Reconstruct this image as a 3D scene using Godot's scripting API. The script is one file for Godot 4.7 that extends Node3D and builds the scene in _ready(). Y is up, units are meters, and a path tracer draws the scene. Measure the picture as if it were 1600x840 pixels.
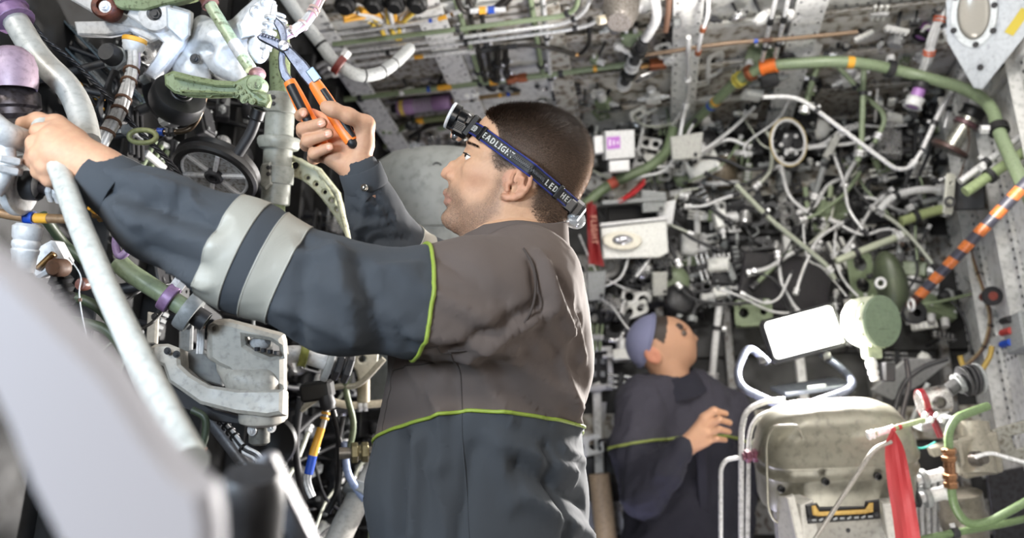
extends Node3D

# ---------------------------------------------------------------- lens and placing
const FOC := 1300.0            # focal length in pixels of the 1600 x 840 frame
const HC := 2.62               # ceiling height
const ZB := -3.0               # back bulkhead
const XR := 1.07               # right wall
const XL := -1.02              # left wall
var eye := Vector3(0, 1.08, 0)
var look := Basis.from_euler(Vector3(deg_to_rad(18.0), deg_to_rad(9.6), 0))
var rng := RandomNumberGenerator.new()
var used := {}
var mats := {}
var shapes := {}

func P(x: float, y: float, d: float) -> Vector3:
	return eye + look * Vector3((x - 800.0) / FOC * d, (420.0 - y) / FOC * d, -d)
func ray(x: float, y: float) -> Vector3:
	return look * Vector3((x - 800.0) / FOC, (420.0 - y) / FOC, -1.0)
func C(x: float, y: float, off := 0.0) -> Vector3:      # on a plane below the ceiling
	var r := ray(x, y)
	return eye + r * ((HC - off - eye.y) / r.y)
func B(x: float, y: float, off := 0.0) -> Vector3:      # on a plane before the back bulkhead
	var r := ray(x, y)
	return eye + r * ((ZB + off) / r.z)
func R(x: float, y: float, off := 0.0) -> Vector3:      # on a plane before the right wall
	var r := ray(x, y)
	return eye + r * ((XR - off) / r.x)
func L(x: float, y: float, off := 0.0) -> Vector3:
	var r := ray(x, y)
	return eye + r * ((XL + off) / r.x)
func depth_of(p: Vector3) -> float:
	return -(look.transposed() * (p - eye)).z
func V(x: float, y: float) -> Vector2:
	return Vector2(x, y)

# ---------------------------------------------------------------- mesh building
class MB:
	var v := PackedVector3Array()
	var n := PackedVector3Array()
	var c := PackedColorArray()
	func tri(a: Vector3, b: Vector3, d: Vector3, na: Vector3, nb: Vector3, nd: Vector3) -> void:
		if (b - a).cross(d - a).dot(na + nb + nd) > 0.0:
			v.append(a); v.append(d); v.append(b)
			n.append(na); n.append(nd); n.append(nb)
		else:
			v.append(a); v.append(b); v.append(d)
			n.append(na); n.append(nb); n.append(nd)
	func quad(a: Vector3, b: Vector3, d: Vector3, e: Vector3, na: Vector3, nb: Vector3, nd: Vector3, ne: Vector3) -> void:
		tri(a, b, d, na, nb, nd)
		tri(a, d, e, na, nd, ne)
	func flat(a: Vector3, b: Vector3, d: Vector3, e: Vector3, nn: Vector3) -> void:
		quad(a, b, d, e, nn, nn, nn, nn)
	func frame(axis: Vector3) -> Basis:           # y along the axis
		var y := axis.normalized()
		var x := y.cross(Vector3(0, 0, 1) if absf(y.z) < 0.8 else Vector3(0, 1, 0)).normalized()
		return Basis(x, y, x.cross(y))
	func box(at: Vector3, size: Vector3, b := Basis.IDENTITY, bev := 0.002) -> MB:
		var h := size / 2
		bev = minf(bev, minf(h.x, minf(h.y, h.z)) * 0.45)
		var i := h - Vector3.ONE * bev
		for ax in 3:
			for s in [-1.0, 1.0]:
				var u := (ax + 1) % 3
				var w := (ax + 2) % 3
				var q := []
				for k in [[-1, -1], [1, -1], [1, 1], [-1, 1]]:
					var p := Vector3()
					p[ax] = h[ax] * s; p[u] = i[u] * k[0]; p[w] = i[w] * k[1]
					q.append(at + b * p)
				var nn := Vector3(); nn[ax] = s
				flat(q[0], q[1], q[2], q[3], b * nn)
		for ax in 3:                                 # edges along ax
			var u := (ax + 1) % 3
			var w := (ax + 2) % 3
			for su in [-1.0, 1.0]:
				for sw in [-1.0, 1.0]:
					var q := []
					for k in [[-1, 0], [1, 0], [1, 1], [-1, 1]]:
						var p := Vector3()
						p[ax] = i[ax] * k[0]
						p[u] = (h[u] if k[1] == 0 else i[u]) * su
						p[w] = (i[w] if k[1] == 0 else h[w]) * sw
						q.append(at + b * p)
					var nn := Vector3(); nn[u] = su; nn[w] = sw
					flat(q[0], q[1], q[2], q[3], b * nn.normalized())
		for sx in [-1.0, 1.0]:
			for sy in [-1.0, 1.0]:
				for sz in [-1.0, 1.0]:
					var s := Vector3(sx, sy, sz)
					var nn := b * s.normalized()
					tri(at + b * (s * Vector3(h.x, i.y, i.z)), at + b * (s * Vector3(i.x, h.y, i.z)), at + b * (s * Vector3(i.x, i.y, h.z)), nn, nn, nn)
		return self
	func lathe(at: Vector3, axis: Vector3, prof: Array, seg := 20, sc := Vector2.ONE) -> MB:   # prof: Vector2(radius, along)
		var f := frame(axis)
		var m := prof.size()
		var sn := []
		for i in m - 1:
			var e: Vector2 = prof[i + 1] - prof[i]
			sn.append(Vector2(e.y, -e.x).normalized())
		for i in m - 1:
			var n0: Vector2 = sn[i]
			var n1: Vector2 = sn[i]
			if i > 0 and sn[i - 1].dot(sn[i]) > 0.75: n0 = (sn[i - 1] + sn[i]).normalized()
			if i < m - 2 and sn[i + 1].dot(sn[i]) > 0.75: n1 = (sn[i + 1] + sn[i]).normalized()
			var p0: Vector2 = prof[i]
			var p1: Vector2 = prof[i + 1]
			for k in seg:
				var a0 := TAU * k / seg
				var a1 := TAU * (k + 1) / seg
				var d0 := f.x * cos(a0) * sc.x + f.z * sin(a0) * sc.y
				var d1 := f.x * cos(a1) * sc.x + f.z * sin(a1) * sc.y
				var q0 := at + d0 * p0.x + f.y * p0.y
				var q1 := at + d1 * p0.x + f.y * p0.y
				var q2 := at + d1 * p1.x + f.y * p1.y
				var q3 := at + d0 * p1.x + f.y * p1.y
				if p0.x > 1e-6: tri(q0, q1, q2, d0 * n0.x + f.y * n0.y, d1 * n0.x + f.y * n0.y, d1 * n1.x + f.y * n1.y)
				if p1.x > 1e-6: tri(q0, q2, q3, d0 * n0.x + f.y * n0.y, d1 * n1.x + f.y * n1.y, d0 * n1.x + f.y * n1.y)
		return self
	func cyl(a: Vector3, b: Vector3, r0: float, r1 := -1.0, seg := 16, ch := 0.0015) -> MB:
		if r1 < 0: r1 = r0
		var l := a.distance_to(b)
		ch = minf(ch, minf(minf(r0, r1), l) * 0.3)
		return lathe(a, b - a, [Vector2(0, 0), Vector2(r0 - ch, 0), Vector2(r0, ch), Vector2(r1, l - ch), Vector2(r1 - ch, l), Vector2(0, l)], seg)
	func ring(a: Vector3, b: Vector3, ro: float, ri: float, seg := 20, ch := 0.0015) -> MB:
		var l := a.distance_to(b)
		return lathe(a, b - a, [Vector2(ri, 0), Vector2(ro - ch, 0), Vector2(ro, ch), Vector2(ro, l - ch), Vector2(ro - ch, l), Vector2(ri, l), Vector2(ri, 0)], seg)
	func hex(a: Vector3, b: Vector3, r: float) -> MB:
		var l := a.distance_to(b)
		var f := frame(b - a)
		var ch := minf(r * 0.12, l * 0.2)
		for k in 6:
			var a0 := TAU * k / 6
			var a1 := TAU * (k + 1) / 6
			var d0 := f.x * cos(a0) + f.z * sin(a0)
			var d1 := f.x * cos(a1) + f.z * sin(a1)
			var nn := (d0 + d1).normalized()
			flat(a + d0 * r + f.y * ch, a + d1 * r + f.y * ch, a + d1 * r + f.y * (l - ch), a + d0 * r + f.y * (l - ch), nn)
			for e in [[ch, 0.0, -1.0], [l - ch, l, 1.0]]:
				var n2: Vector3 = (nn + f.y * e[2]).normalized()
				flat(a + d0 * r + f.y * e[0], a + d1 * r + f.y * e[0], a + d1 * (r - ch) + f.y * e[1], a + d0 * (r - ch) + f.y * e[1], n2)
				var n3: Vector3 = f.y * e[2]
				tri(a + d0 * (r - ch) + f.y * e[1], a + d1 * (r - ch) + f.y * e[1], a + f.y * e[1], n3, n3, n3)
		return self
	func ball(at: Vector3, r: Vector3, b := Basis.IDENTITY, seg := 16) -> MB:
		var rows := seg / 2
		for i in rows:
			for k in seg:
				var q := []
				var nq := []
				for e in [[i, k], [i, k + 1], [i + 1, k + 1], [i + 1, k]]:
					var th: float = PI * e[0] / rows
					var ph: float = TAU * e[1] / seg
					var d := Vector3(sin(th) * cos(ph), cos(th), sin(th) * sin(ph))
					q.append(at + b * (d * r))
					nq.append((b * (d / r)).normalized())
				if i > 0: tri(q[0], q[1], q[2], nq[0], nq[1], nq[2])
				if i < rows - 1: tri(q[0], q[2], q[3], nq[0], nq[2], nq[3])
		return self
	func sweep(path: PackedVector3Array, r: Variant, seg := 10, sc := Vector2.ONE, up := Vector3.ZERO, closed := false) -> MB:   # r: a number, or one per point
		var m := path.size()
		if m < 2: return self
		var t := (path[1] - path[0]).normalized()
		var x := t.cross(Vector3(0, 0, 1) if absf(t.z) < 0.8 else Vector3(0, 1, 0)).normalized()
		if up != Vector3.ZERO: x = (up - t * up.dot(t)).normalized()
		var rows := []
		var nrm := []
		for i in m:
			var tt := t
			if i < m - 1: tt = (path[i + 1] - path[i]).normalized()
			var tm := (t + tt).normalized() if i > 0 else tt
			if closed and (i == 0 or i == m - 1): tm = ((path[1] - path[0]).normalized() + (path[m - 1] - path[m - 2]).normalized()).normalized()
			if up != Vector3.ZERO: x = up
			x = (x - tm * x.dot(tm)).normalized()
			var z := x.cross(tm)
			var rr: float = r[i] if r is Array or r is PackedFloat32Array else r
			var row := PackedVector3Array()
			var nr := PackedVector3Array()
			for k in seg:
				var a := TAU * k / seg
				row.append(path[i] + (x * cos(a) * sc.x + z * sin(a) * sc.y) * rr)
				nr.append((x * cos(a) * sc.y + z * sin(a) * sc.x).normalized())
			rows.append(row); nrm.append(nr)
			t = tt
		for i in m - 1:
			for k in seg:
				var k2 := (k + 1) % seg
				quad(rows[i][k], rows[i][k2], rows[i + 1][k2], rows[i + 1][k], nrm[i][k], nrm[i][k2], nrm[i + 1][k2], nrm[i + 1][k])
		if not closed:
			for e in [0, m - 1]:
				var nn := (path[0] - path[1]).normalized() if e == 0 else (path[m - 1] - path[m - 2]).normalized()
				for k in range(1, seg - 1):
					tri(rows[e][0], rows[e][k], rows[e][k + 1], nn, nn, nn)
		return self
	func torus(at: Vector3, axis: Vector3, R: float, r: float, seg := 28, s2 := 10, sc := Vector2.ONE) -> MB:
		var f := frame(axis)
		var p := PackedVector3Array()
		for k in seg + 1:
			var a := TAU * k / seg
			p.append(at + f.x * cos(a) * R * sc.x + f.z * sin(a) * R * sc.y)
		return sweep(p, r, s2, Vector2.ONE, axis.normalized(), true)
	func plate(poly: PackedVector2Array, at: Vector3, b: Basis, th: float, bev := 0.0015, holes := []) -> MB:  # outline in b.x, b.y; thick along b.z
		var out := poly
		if Geometry2D.is_polygon_clockwise(out):
			out = out.duplicate(); out.reverse()
		var rings := [out]
		for hh in holes:
			var q: PackedVector2Array = hh
			if not Geometry2D.is_polygon_clockwise(q):
				q = q.duplicate(); q.reverse()
			rings.append(q)
		var inner := []
		for rg in rings:
			var q := PackedVector2Array()
			var m: int = rg.size()
			for i in m:
				var e0: Vector2 = (rg[i] - rg[(i + m - 1) % m]).normalized()
				var e1: Vector2 = (rg[(i + 1) % m] - rg[i]).normalized()
				var nn := (Vector2(-e0.y, e0.x) + Vector2(-e1.y, e1.x))
				nn = nn / maxf(nn.length_squared() / 2.0, 0.6) 
				q.append(rg[i] + nn * bev)
			inner.append(q)
		var cuts := [-1e3]                           # strips cut through the holes, so that no piece has a hole left
		for hi in range(1, inner.size()):
			var cx := 0.0
			for q in inner[hi]: cx += q.x / inner[hi].size()
			cuts.append(cx)
		cuts.append(1e3)
		cuts.sort()
		for ci in cuts.size() - 1:
			if cuts[ci + 1] - cuts[ci] < 1e-6: continue
			var pieces := [inner[0]]
			if inner.size() > 1: pieces = Geometry2D.intersect_polygons(inner[0], PackedVector2Array([Vector2(cuts[ci], -1e3), Vector2(cuts[ci + 1], -1e3), Vector2(cuts[ci + 1], 1e3), Vector2(cuts[ci], 1e3)]))
			for hi in range(1, inner.size()):
				var left := []
				for q in pieces: left.append_array(Geometry2D.clip_polygons(q, inner[hi]))
				pieces = left
			for q in pieces:
				var idx := Geometry2D.triangulate_polygon(q)
				for s in [-1.0, 1.0]:
					var z: Vector3 = b.z * th / 2 * s
					var nn: Vector3 = b.z * s
					for k in range(0, idx.size(), 3):
						var q0: Vector2 = q[idx[k]]; var q1: Vector2 = q[idx[k + 1]]; var q2: Vector2 = q[idx[k + 2]]
						tri(at + b.x * q0.x + b.y * q0.y + z, at + b.x * q1.x + b.y * q1.y + z, at + b.x * q2.x + b.y * q2.y + z, nn, nn, nn)
		for ri in rings.size():
			var rg: PackedVector2Array = rings[ri]
			var ir: PackedVector2Array = inner[ri]
			var m := rg.size()
			var en := []
			for i in m:
				var e := (rg[(i + 1) % m] - rg[i]).normalized()
				en.append(Vector2(e.y, -e.x))
			for i in m:
				var j := (i + 1) % m
				var n0: Vector2 = en[i]
				var n1: Vector2 = en[i]
				if en[(i + m - 1) % m].dot(en[i]) > 0.8: n0 = (en[(i + m - 1) % m] + en[i]).normalized()
				if en[j].dot(en[i]) > 0.8: n1 = (en[j] + en[i]).normalized()
				var m0 := b.x * n0.x + b.y * n0.y
				var m1 := b.x * n1.x + b.y * n1.y
				var zz := th / 2 - bev
				var A := at + b.x * rg[i].x + b.y * rg[i].y
				var D := at + b.x * rg[j].x + b.y * rg[j].y
				quad(A - b.z * zz, D - b.z * zz, D + b.z * zz, A + b.z * zz, m0, m1, m1, m0)
				var A2 := at + b.x * ir[i].x + b.y * ir[i].y
				var D2 := at + b.x * ir[j].x + b.y * ir[j].y
				for s in [-1.0, 1.0]:
					var c0: Vector3 = (m0 + b.z * s).normalized()
					var c1: Vector3 = (m1 + b.z * s).normalized()
					quad(A + b.z * zz * s, D + b.z * zz * s, D2 + b.z * th / 2 * s, A2 + b.z * th / 2 * s, c0, c1, c1, c0)
		return self

func round_path(pts: Array, bend: float, steps := 5) -> PackedVector3Array:     # a polyline with rounded corners
	var out := PackedVector3Array()
	var m := pts.size()
	for i in m:
		if i == 0 or i == m - 1 or bend <= 0.0:
			out.append(pts[i]); continue
		var a: Vector3 = pts[i - 1]; var p: Vector3 = pts[i]; var b: Vector3 = pts[i + 1]
		var k := minf(bend, minf(a.distance_to(p), p.distance_to(b)) * 0.48)
		var s := p + (a - p).normalized() * k
		var e := p + (b - p).normalized() * k
		for j in steps + 1:
			var t := float(j) / steps
			out.append(s.lerp(p, t).lerp(p.lerp(e, t), t))
	return out
func spline(pts: Array, steps := 6) -> PackedVector3Array:                      # a smooth curve through the points
	var out := PackedVector3Array()
	var m := pts.size()
	for i in m - 1:
		var p0: Vector3 = pts[maxi(i - 1, 0)]; var p1: Vector3 = pts[i]
		var p2: Vector3 = pts[i + 1]; var p3: Vector3 = pts[mini(i + 2, m - 1)]
		for j in steps:
			out.append(p1.cubic_interpolate(p2, p0, p3, float(j) / steps))
	out.append(pts[m - 1])
	return out
func along(path: PackedVector3Array, t: float) -> Array:                        # point and direction at a fraction of the length
	var total := 0.0
	for i in path.size() - 1: total += path[i].distance_to(path[i + 1])
	var w := t * total
	for i in path.size() - 1:
		var l := path[i].distance_to(path[i + 1])
		if w <= l or i == path.size() - 2:
			return [path[i].lerp(path[i + 1], clampf(w / maxf(l, 1e-6), 0, 1)), (path[i + 1] - path[i]).normalized()]
		w -= l
	return [path[0], Vector3.UP]
func circle(c: Vector2, r: float, seg := 16, sc := Vector2.ONE) -> PackedVector2Array:
	var q := PackedVector2Array()
	for k in seg: q.append(c + Vector2(cos(TAU * k / seg), sin(TAU * k / seg)) * r * sc)
	return q
func rect2(c: Vector2, s: Vector2, r := 0.0, seg := 4) -> PackedVector2Array:   # a rectangle with rounded corners
	var q := PackedVector2Array()
	var h := s / 2
	r = clampf(r, 0.0, minf(h.x, h.y))
	if r <= 0.0: return PackedVector2Array([c + Vector2(-h.x, -h.y), c + Vector2(h.x, -h.y), c + Vector2(h.x, h.y), c + Vector2(-h.x, h.y)])
	for k in 4:
		var s0 := Vector2([1, -1, -1, 1][k], [1, 1, -1, -1][k])
		for j in seg + 1:
			var a := PI / 2 * (k + float(j) / seg)
			q.append(c + s0 * (h - Vector2(r, r)) + Vector2(cos(a), sin(a)) * r)
	return q

# ---------------------------------------------------------------- objects
func numbered(called: String) -> String:
	if not used.has(called):
		used[called] = 0
		return called
	used[called] += 1
	return "%s_%03d" % [called, used[called]]
func tag(o: Node, label: String, category: String, group := "") -> Node:
	o.set_meta("label", label); o.set_meta("category", category)
	if group: o.set_meta("group", group)
	return o
func thing(called: String, label: String, category: String, group := "") -> Node3D:
	var o := Node3D.new()
	o.name = numbered(called)
	add_child(o, true)
	tag(o, label, category, group)
	return o
func make(mb: MB, shift := Vector3.ZERO) -> ArrayMesh:
	var a := []
	a.resize(Mesh.ARRAY_MAX)
	if shift != Vector3.ZERO:
		var w := PackedVector3Array()
		w.resize(mb.v.size())
		for i in mb.v.size(): w[i] = mb.v[i] - shift
		a[Mesh.ARRAY_VERTEX] = w
	else:
		a[Mesh.ARRAY_VERTEX] = mb.v
	a[Mesh.ARRAY_NORMAL] = mb.n
	if mb.c.size(): a[Mesh.ARRAY_COLOR] = mb.c
	var m := ArrayMesh.new()
	m.add_surface_from_arrays(Mesh.PRIMITIVE_TRIANGLES, a)
	return m
func obj(called: String, mb: MB, m: Material, parent: Node = null) -> MeshInstance3D:
	var o := MeshInstance3D.new()
	if parent == null:                            # a thing of one mesh: its origin at its own base
		var lo := Vector3.ONE * 1e9
		var hi := -lo
		for q in mb.v: lo = lo.min(q); hi = hi.max(q)
		var base := Vector3((lo.x + hi.x) / 2, lo.y, (lo.z + hi.z) / 2)
		o.mesh = make(mb, base)
		o.position = base
		o.name = numbered(called)
		add_child(o, true)
	else:
		o.mesh = make(mb)
		o.name = called
		parent.add_child(o, true)
	o.material_override = m
	return o
func share(called: String, mesh: Mesh, m: Material, parent: Node, tr: Transform3D) -> MeshInstance3D:
	var o := MeshInstance3D.new()
	o.mesh = mesh; o.transform = tr; o.material_override = m
	o.name = called
	parent.add_child(o, true)
	return o
func settle(root: Node3D) -> Node3D:              # moves a thing's origin to its own base
	var lo := Vector3.ONE * 1e9
	var hi := -lo
	for ch in root.get_children():
		if ch is MeshInstance3D:
			var bb: AABB = ch.transform * ch.mesh.get_aabb()
			lo = lo.min(bb.position); hi = hi.max(bb.end)
	var base := Vector3((lo.x + hi.x) / 2, lo.y, (lo.z + hi.z) / 2)
	root.position = base
	for ch in root.get_children(): ch.position -= base
	return root
func stru(o: Node) -> Node:
	o.set_meta("kind", "structure")
	return o

# ---------------------------------------------------------------- materials
func noise_tex(freq: float, ramp: Array, seed_: int, size := 512, octaves := 4, cell := false, normal := false, bump := 4.0) -> NoiseTexture2D:
	var n := FastNoiseLite.new()
	n.seed = seed_; n.frequency = freq; n.fractal_octaves = octaves
	n.noise_type = FastNoiseLite.TYPE_CELLULAR if cell else FastNoiseLite.TYPE_SIMPLEX_SMOOTH
	var t := NoiseTexture2D.new()
	t.width = size; t.height = size; t.seamless = true; t.noise = n
	if normal:
		t.as_normal_map = true; t.bump_strength = bump
	else:
		var g := Gradient.new()
		g.offsets = PackedFloat32Array(ramp.map(func(e): return e[0]))
		g.colors = PackedColorArray(ramp.map(func(e): return e[1]))
		t.color_ramp = g
	return t
func gray(v: float) -> Color:
	return Color(v, v, v)
func M(color: Color, rough := 0.5, metal := 0.0, dirt := "grime", scale := 6.0) -> StandardMaterial3D:
	var key := "%s %.2f %.2f %s %.2f" % [color.to_html(), rough, metal, dirt, scale]
	if mats.has(key): return mats[key]
	var m := StandardMaterial3D.new()
	m.albedo_color = color; m.roughness = rough; m.metallic = metal
	if dirt and shapes.has(dirt):
		m.albedo_texture = shapes[dirt]
		m.uv1_triplanar = true; m.uv1_world_triplanar = true
		m.uv1_scale = Vector3.ONE * scale
		if dirt != "weave":
			m.roughness_texture = shapes["rough"]
			m.roughness = minf(1.0, rough * 1.35)
	mats[key] = m
	return m

# ---------------------------------------------------------------- smooth bodies: distance fields meshed with surface nets
class Field:
	var ty := PackedInt32Array()
	var A := PackedVector3Array()
	var BA := PackedVector3Array()
	var inv := PackedFloat32Array()
	var ra := PackedFloat32Array()
	var dr := PackedFloat32Array()
	var kk := PackedFloat32Array()
	var op := PackedInt32Array()
	var X: Array[Basis] = []
	var ir := PackedVector3Array()
	var all := PackedInt32Array()
	func put(t: int, a: Vector3, ba: Vector3, r0: float, d_: float, k: float, o: int, x: Basis, i: Vector3) -> void:
		all.append(ty.size())
		ty.append(t); A.append(a); BA.append(ba); inv.append(1.0 / maxf(ba.length_squared(), 1e-9))
		ra.append(r0); dr.append(d_); kk.append(k); op.append(o); X.append(x); ir.append(i)
	func cap(a: Vector3, b: Vector3, r0: float, r1 := -1.0, k := 0.02, o := 0) -> void:
		if r1 < 0: r1 = r0
		put(0, a, b - a, r0, r1 - r0, k, o, Basis.IDENTITY, Vector3.ONE)
	func ell(c: Vector3, r: Vector3, b: Basis, k := 0.02, o := 0) -> void:
		put(1, c, Vector3.ZERO, minf(r.x, minf(r.y, r.z)), 0.0, k, o, Basis.from_scale(Vector3.ONE / r) * b.transposed(), Vector3.ONE / r)
	func chain(pts: Array, k := 0.02, o := 0) -> void:     # pts: [point, radius]
		for i in pts.size() - 1: cap(pts[i][0], pts[i + 1][0], pts[i][1], pts[i + 1][1], k, o)
	func wide(a: Vector3, b: Vector3, r0: float, r1: float, side: Vector3, f: float, k := 0.03) -> void:   # a capsule f times as wide along side
		var s := side.normalized()
		var t := s.cross(Vector3(0.123, 0.9, 0.31)).normalized()
		var bb := Basis(s, t, s.cross(t))
		var x := bb * Basis.from_scale(Vector3(1.0 / f, 1, 1)) * bb.transposed()
		put(2, x * a, x * (b - a), r0, r1 - r0, k, 0, x, Vector3.ONE)
	func one(i: int, p: Vector3) -> float:
		var t := ty[i]
		if t == 0:
			var pa := p - A[i]
			var u := clampf(pa.dot(BA[i]) * inv[i], 0.0, 1.0)
			return (pa - BA[i] * u).length() - (ra[i] + dr[i] * u)
		if t == 1:
			var q := X[i] * (p - A[i])
			var k0 := q.length()
			var k1 := (q * ir[i]).length()
			return k0 * (k0 - 1.0) / k1 if k1 > 1e-6 else -ra[i]
		var pb := X[i] * p - A[i]
		var w := clampf(pb.dot(BA[i]) * inv[i], 0.0, 1.0)
		return (pb - BA[i] * w).length() - (ra[i] + dr[i] * w)
	func ev(p: Vector3, ids: PackedInt32Array) -> float:
		var r := 1e3
		for i in ids:
			var e := one(i, p)
			var k := kk[i]
			if op[i] == 0:
				var h := maxf(k - absf(r - e), 0.0) / k
				r = minf(r, e) - h * h * k * 0.25
			else:
				var h := maxf(k - absf(r + e), 0.0) / k
				r = maxf(r, -e) + h * h * k * 0.25
		return r
	func near(p: Vector3, reach: float, among: PackedInt32Array) -> PackedInt32Array:
		var ids := PackedInt32Array()
		for i in among:
			if one(i, p) < reach + kk[i]: ids.append(i)
		return ids
	func net(lo: Vector3, hi: Vector3, h: float) -> Dictionary:
		var nx := int((hi.x - lo.x) / h / 4) * 4 + 5
		var ny := int((hi.y - lo.y) / h / 4) * 4 + 5
		var nz := int((hi.z - lo.z) / h / 4) * 4 + 5
		var val := PackedFloat32Array(); val.resize(nx * ny * nz); val.fill(1e9)
		var id := PackedInt32Array(); id.resize(nx * ny * nz); id.fill(-1)
		var vs := PackedVector3Array()
		var cells := PackedInt32Array()
		var sy := nx
		var sz := nx * ny
		var off := PackedInt32Array([0, 1, sy, sy + 1, sz, sz + 1, sz + sy, sz + sy + 1])
		var ed := PackedInt32Array([0, 1, 2, 3, 4, 5, 6, 7, 0, 2, 1, 3, 4, 6, 5, 7, 0, 4, 1, 5, 2, 6, 3, 7])
		var cr := [Vector3(0, 0, 0), Vector3(1, 0, 0), Vector3(0, 1, 0), Vector3(1, 1, 0), Vector3(0, 0, 1), Vector3(1, 0, 1), Vector3(0, 1, 1), Vector3(1, 1, 1)]
		var reach := h * 4 * 0.9 + h
		var blocks := []                             # coarse blocks that the surface may cross, with the shapes near each
		var far := h * 16 * 0.9 + h
		for cz in range(0, nz - 1, 16):
			for cy in range(0, ny - 1, 16):
				for cx in range(0, nx - 1, 16):
					var cm := lo + Vector3(cx + 8, cy + 8, cz + 8) * h
					var cn := near(cm, far, all)
					if cn.is_empty() or absf(ev(cm, cn)) > far * 1.5: continue
					for bz in range(cz, mini(cz + 16, nz - 1), 4):
						for by in range(cy, mini(cy + 16, ny - 1), 4):
							for bx in range(cx, mini(cx + 16, nx - 1), 4):
								blocks.append([bx, by, bz, cn])
		for blk in blocks:
					var bx: int = blk[0]
					var by: int = blk[1]
					var bz: int = blk[2]
					var mid := lo + Vector3(bx + 2, by + 2, bz + 2) * h
					var ids := near(mid, reach, blk[3])
					if ids.is_empty(): continue
					if absf(ev(mid, ids)) > reach * 1.5: continue
					for z in range(bz, bz + 4):
						for y in range(by, by + 4):
							for x in range(bx, bx + 4):
								var i0 := x + y * sy + z * sz
								var neg := 0
								for c in 8:
									var ii := i0 + off[c]
									if val[ii] > 1e8: val[ii] = ev(lo + (Vector3(x, y, z) + cr[c]) * h, ids)
									if val[ii] < 0.0: neg += 1
								if neg == 0 or neg == 8: continue
								var s := Vector3()
								var m := 0
								for e in range(0, 24, 2):
									var va := val[i0 + off[ed[e]]]
									var vb := val[i0 + off[ed[e + 1]]]
									if (va < 0.0) != (vb < 0.0):
										s += cr[ed[e]].lerp(cr[ed[e + 1]], va / (va - vb)); m += 1
								id[i0] = vs.size()
								vs.append(lo + (Vector3(x, y, z) + s / m) * h)
								cells.append(i0)
		var t := PackedInt32Array()
		for i0 in cells:
			for ax in 3:
				var s0: int = [1, sy, sz][ax]
				var s1: int = [sy, sz, 1][ax]
				var s2: int = [sz, 1, sy][ax]
				var a := val[i0]
				var b := val[i0 + s0]
				if (a < 0.0) == (b < 0.0) or i0 - s1 - s2 < 0: continue
				var q0 := id[i0]; var q1 := id[i0 - s1]; var q2 := id[i0 - s1 - s2]; var q3 := id[i0 - s2]
				if q0 < 0 or q1 < 0 or q2 < 0 or q3 < 0: continue
				if a < 0.0: t.append_array(PackedInt32Array([q0, q2, q1, q0, q3, q2]))
				else: t.append_array(PackedInt32Array([q0, q1, q2, q0, q2, q3]))
		return {"v": vs, "t": t}

func normals(m: Dictionary) -> void:
	var v: PackedVector3Array = m.v
	var t: PackedInt32Array = m.t
	var n := PackedVector3Array(); n.resize(v.size())
	for k in range(0, t.size(), 3):
		var f := (v[t[k + 2]] - v[t[k]]).cross(v[t[k + 1]] - v[t[k]])
		n[t[k]] += f; n[t[k + 1]] += f; n[t[k + 2]] += f
	for i in n.size(): n[i] = n[i].normalized()
	m.n = n
func displace(m: Dictionary, f: Callable) -> void:
	var v: PackedVector3Array = m.v
	for i in v.size(): v[i] += m.n[i] * float(f.call(v[i], m.n[i]))
	m.v = v
	normals(m)
func tint(m: Dictionary, f: Callable) -> void:
	var c := PackedColorArray(); c.resize(m.v.size())
	for i in m.v.size(): c[i] = f.call(m.v[i], m.n[i])
	m.c = c
func split(m: Dictionary, f: Callable) -> Array:      # [where f < 0, where f >= 0, seam segments]
	var v: PackedVector3Array = m.v.duplicate()
	var n: PackedVector3Array = m.n.duplicate()
	var t: PackedInt32Array = m.t
	var g := PackedFloat32Array(); g.resize(v.size())
	for i in v.size(): g[i] = f.call(v[i])
	var cut := {}
	var lo := PackedInt32Array()
	var hi := PackedInt32Array()
	var seam := []
	for k in range(0, t.size(), 3):
		var below := [] ; var above := [] ; var ends := []
		for e in 3:
			var a := t[k + e]
			var b := t[k + (e + 1) % 3]
			if g[a] < 0.0: below.append(a)
			else: above.append(a)
			if (g[a] < 0.0) != (g[b] < 0.0):
				var key := mini(a, b) * 4194304 + maxi(a, b)
				if not cut.has(key):
					var w := g[a] / (g[a] - g[b])
					cut[key] = v.size()
					v.append(v[a].lerp(v[b], w)); n.append(n[a].lerp(n[b], w).normalized())
				below.append(cut[key]); above.append(cut[key]); ends.append(cut[key])
		for i in range(1, below.size() - 1): lo.append_array(PackedInt32Array([below[0], below[i], below[i + 1]]))
		for i in range(1, above.size() - 1): hi.append_array(PackedInt32Array([above[0], above[i], above[i + 1]]))
		if ends.size() == 2: seam.append([v[ends[0]], v[ends[1]], n[ends[0]], n[ends[1]]])
	return [{"v": v, "n": n, "t": lo}, {"v": v, "n": n, "t": hi}, seam]
func soup(ms: Array, grow := 0.0) -> MB:              # indexed meshes to one shape
	var mb := MB.new()
	for m in ms:
		for i in m.t:
			mb.v.append(m.v[i] + m.n[i] * grow); mb.n.append(m.n[i])
			if m.has("c"): mb.c.append(m.c[i])
	return mb
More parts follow.
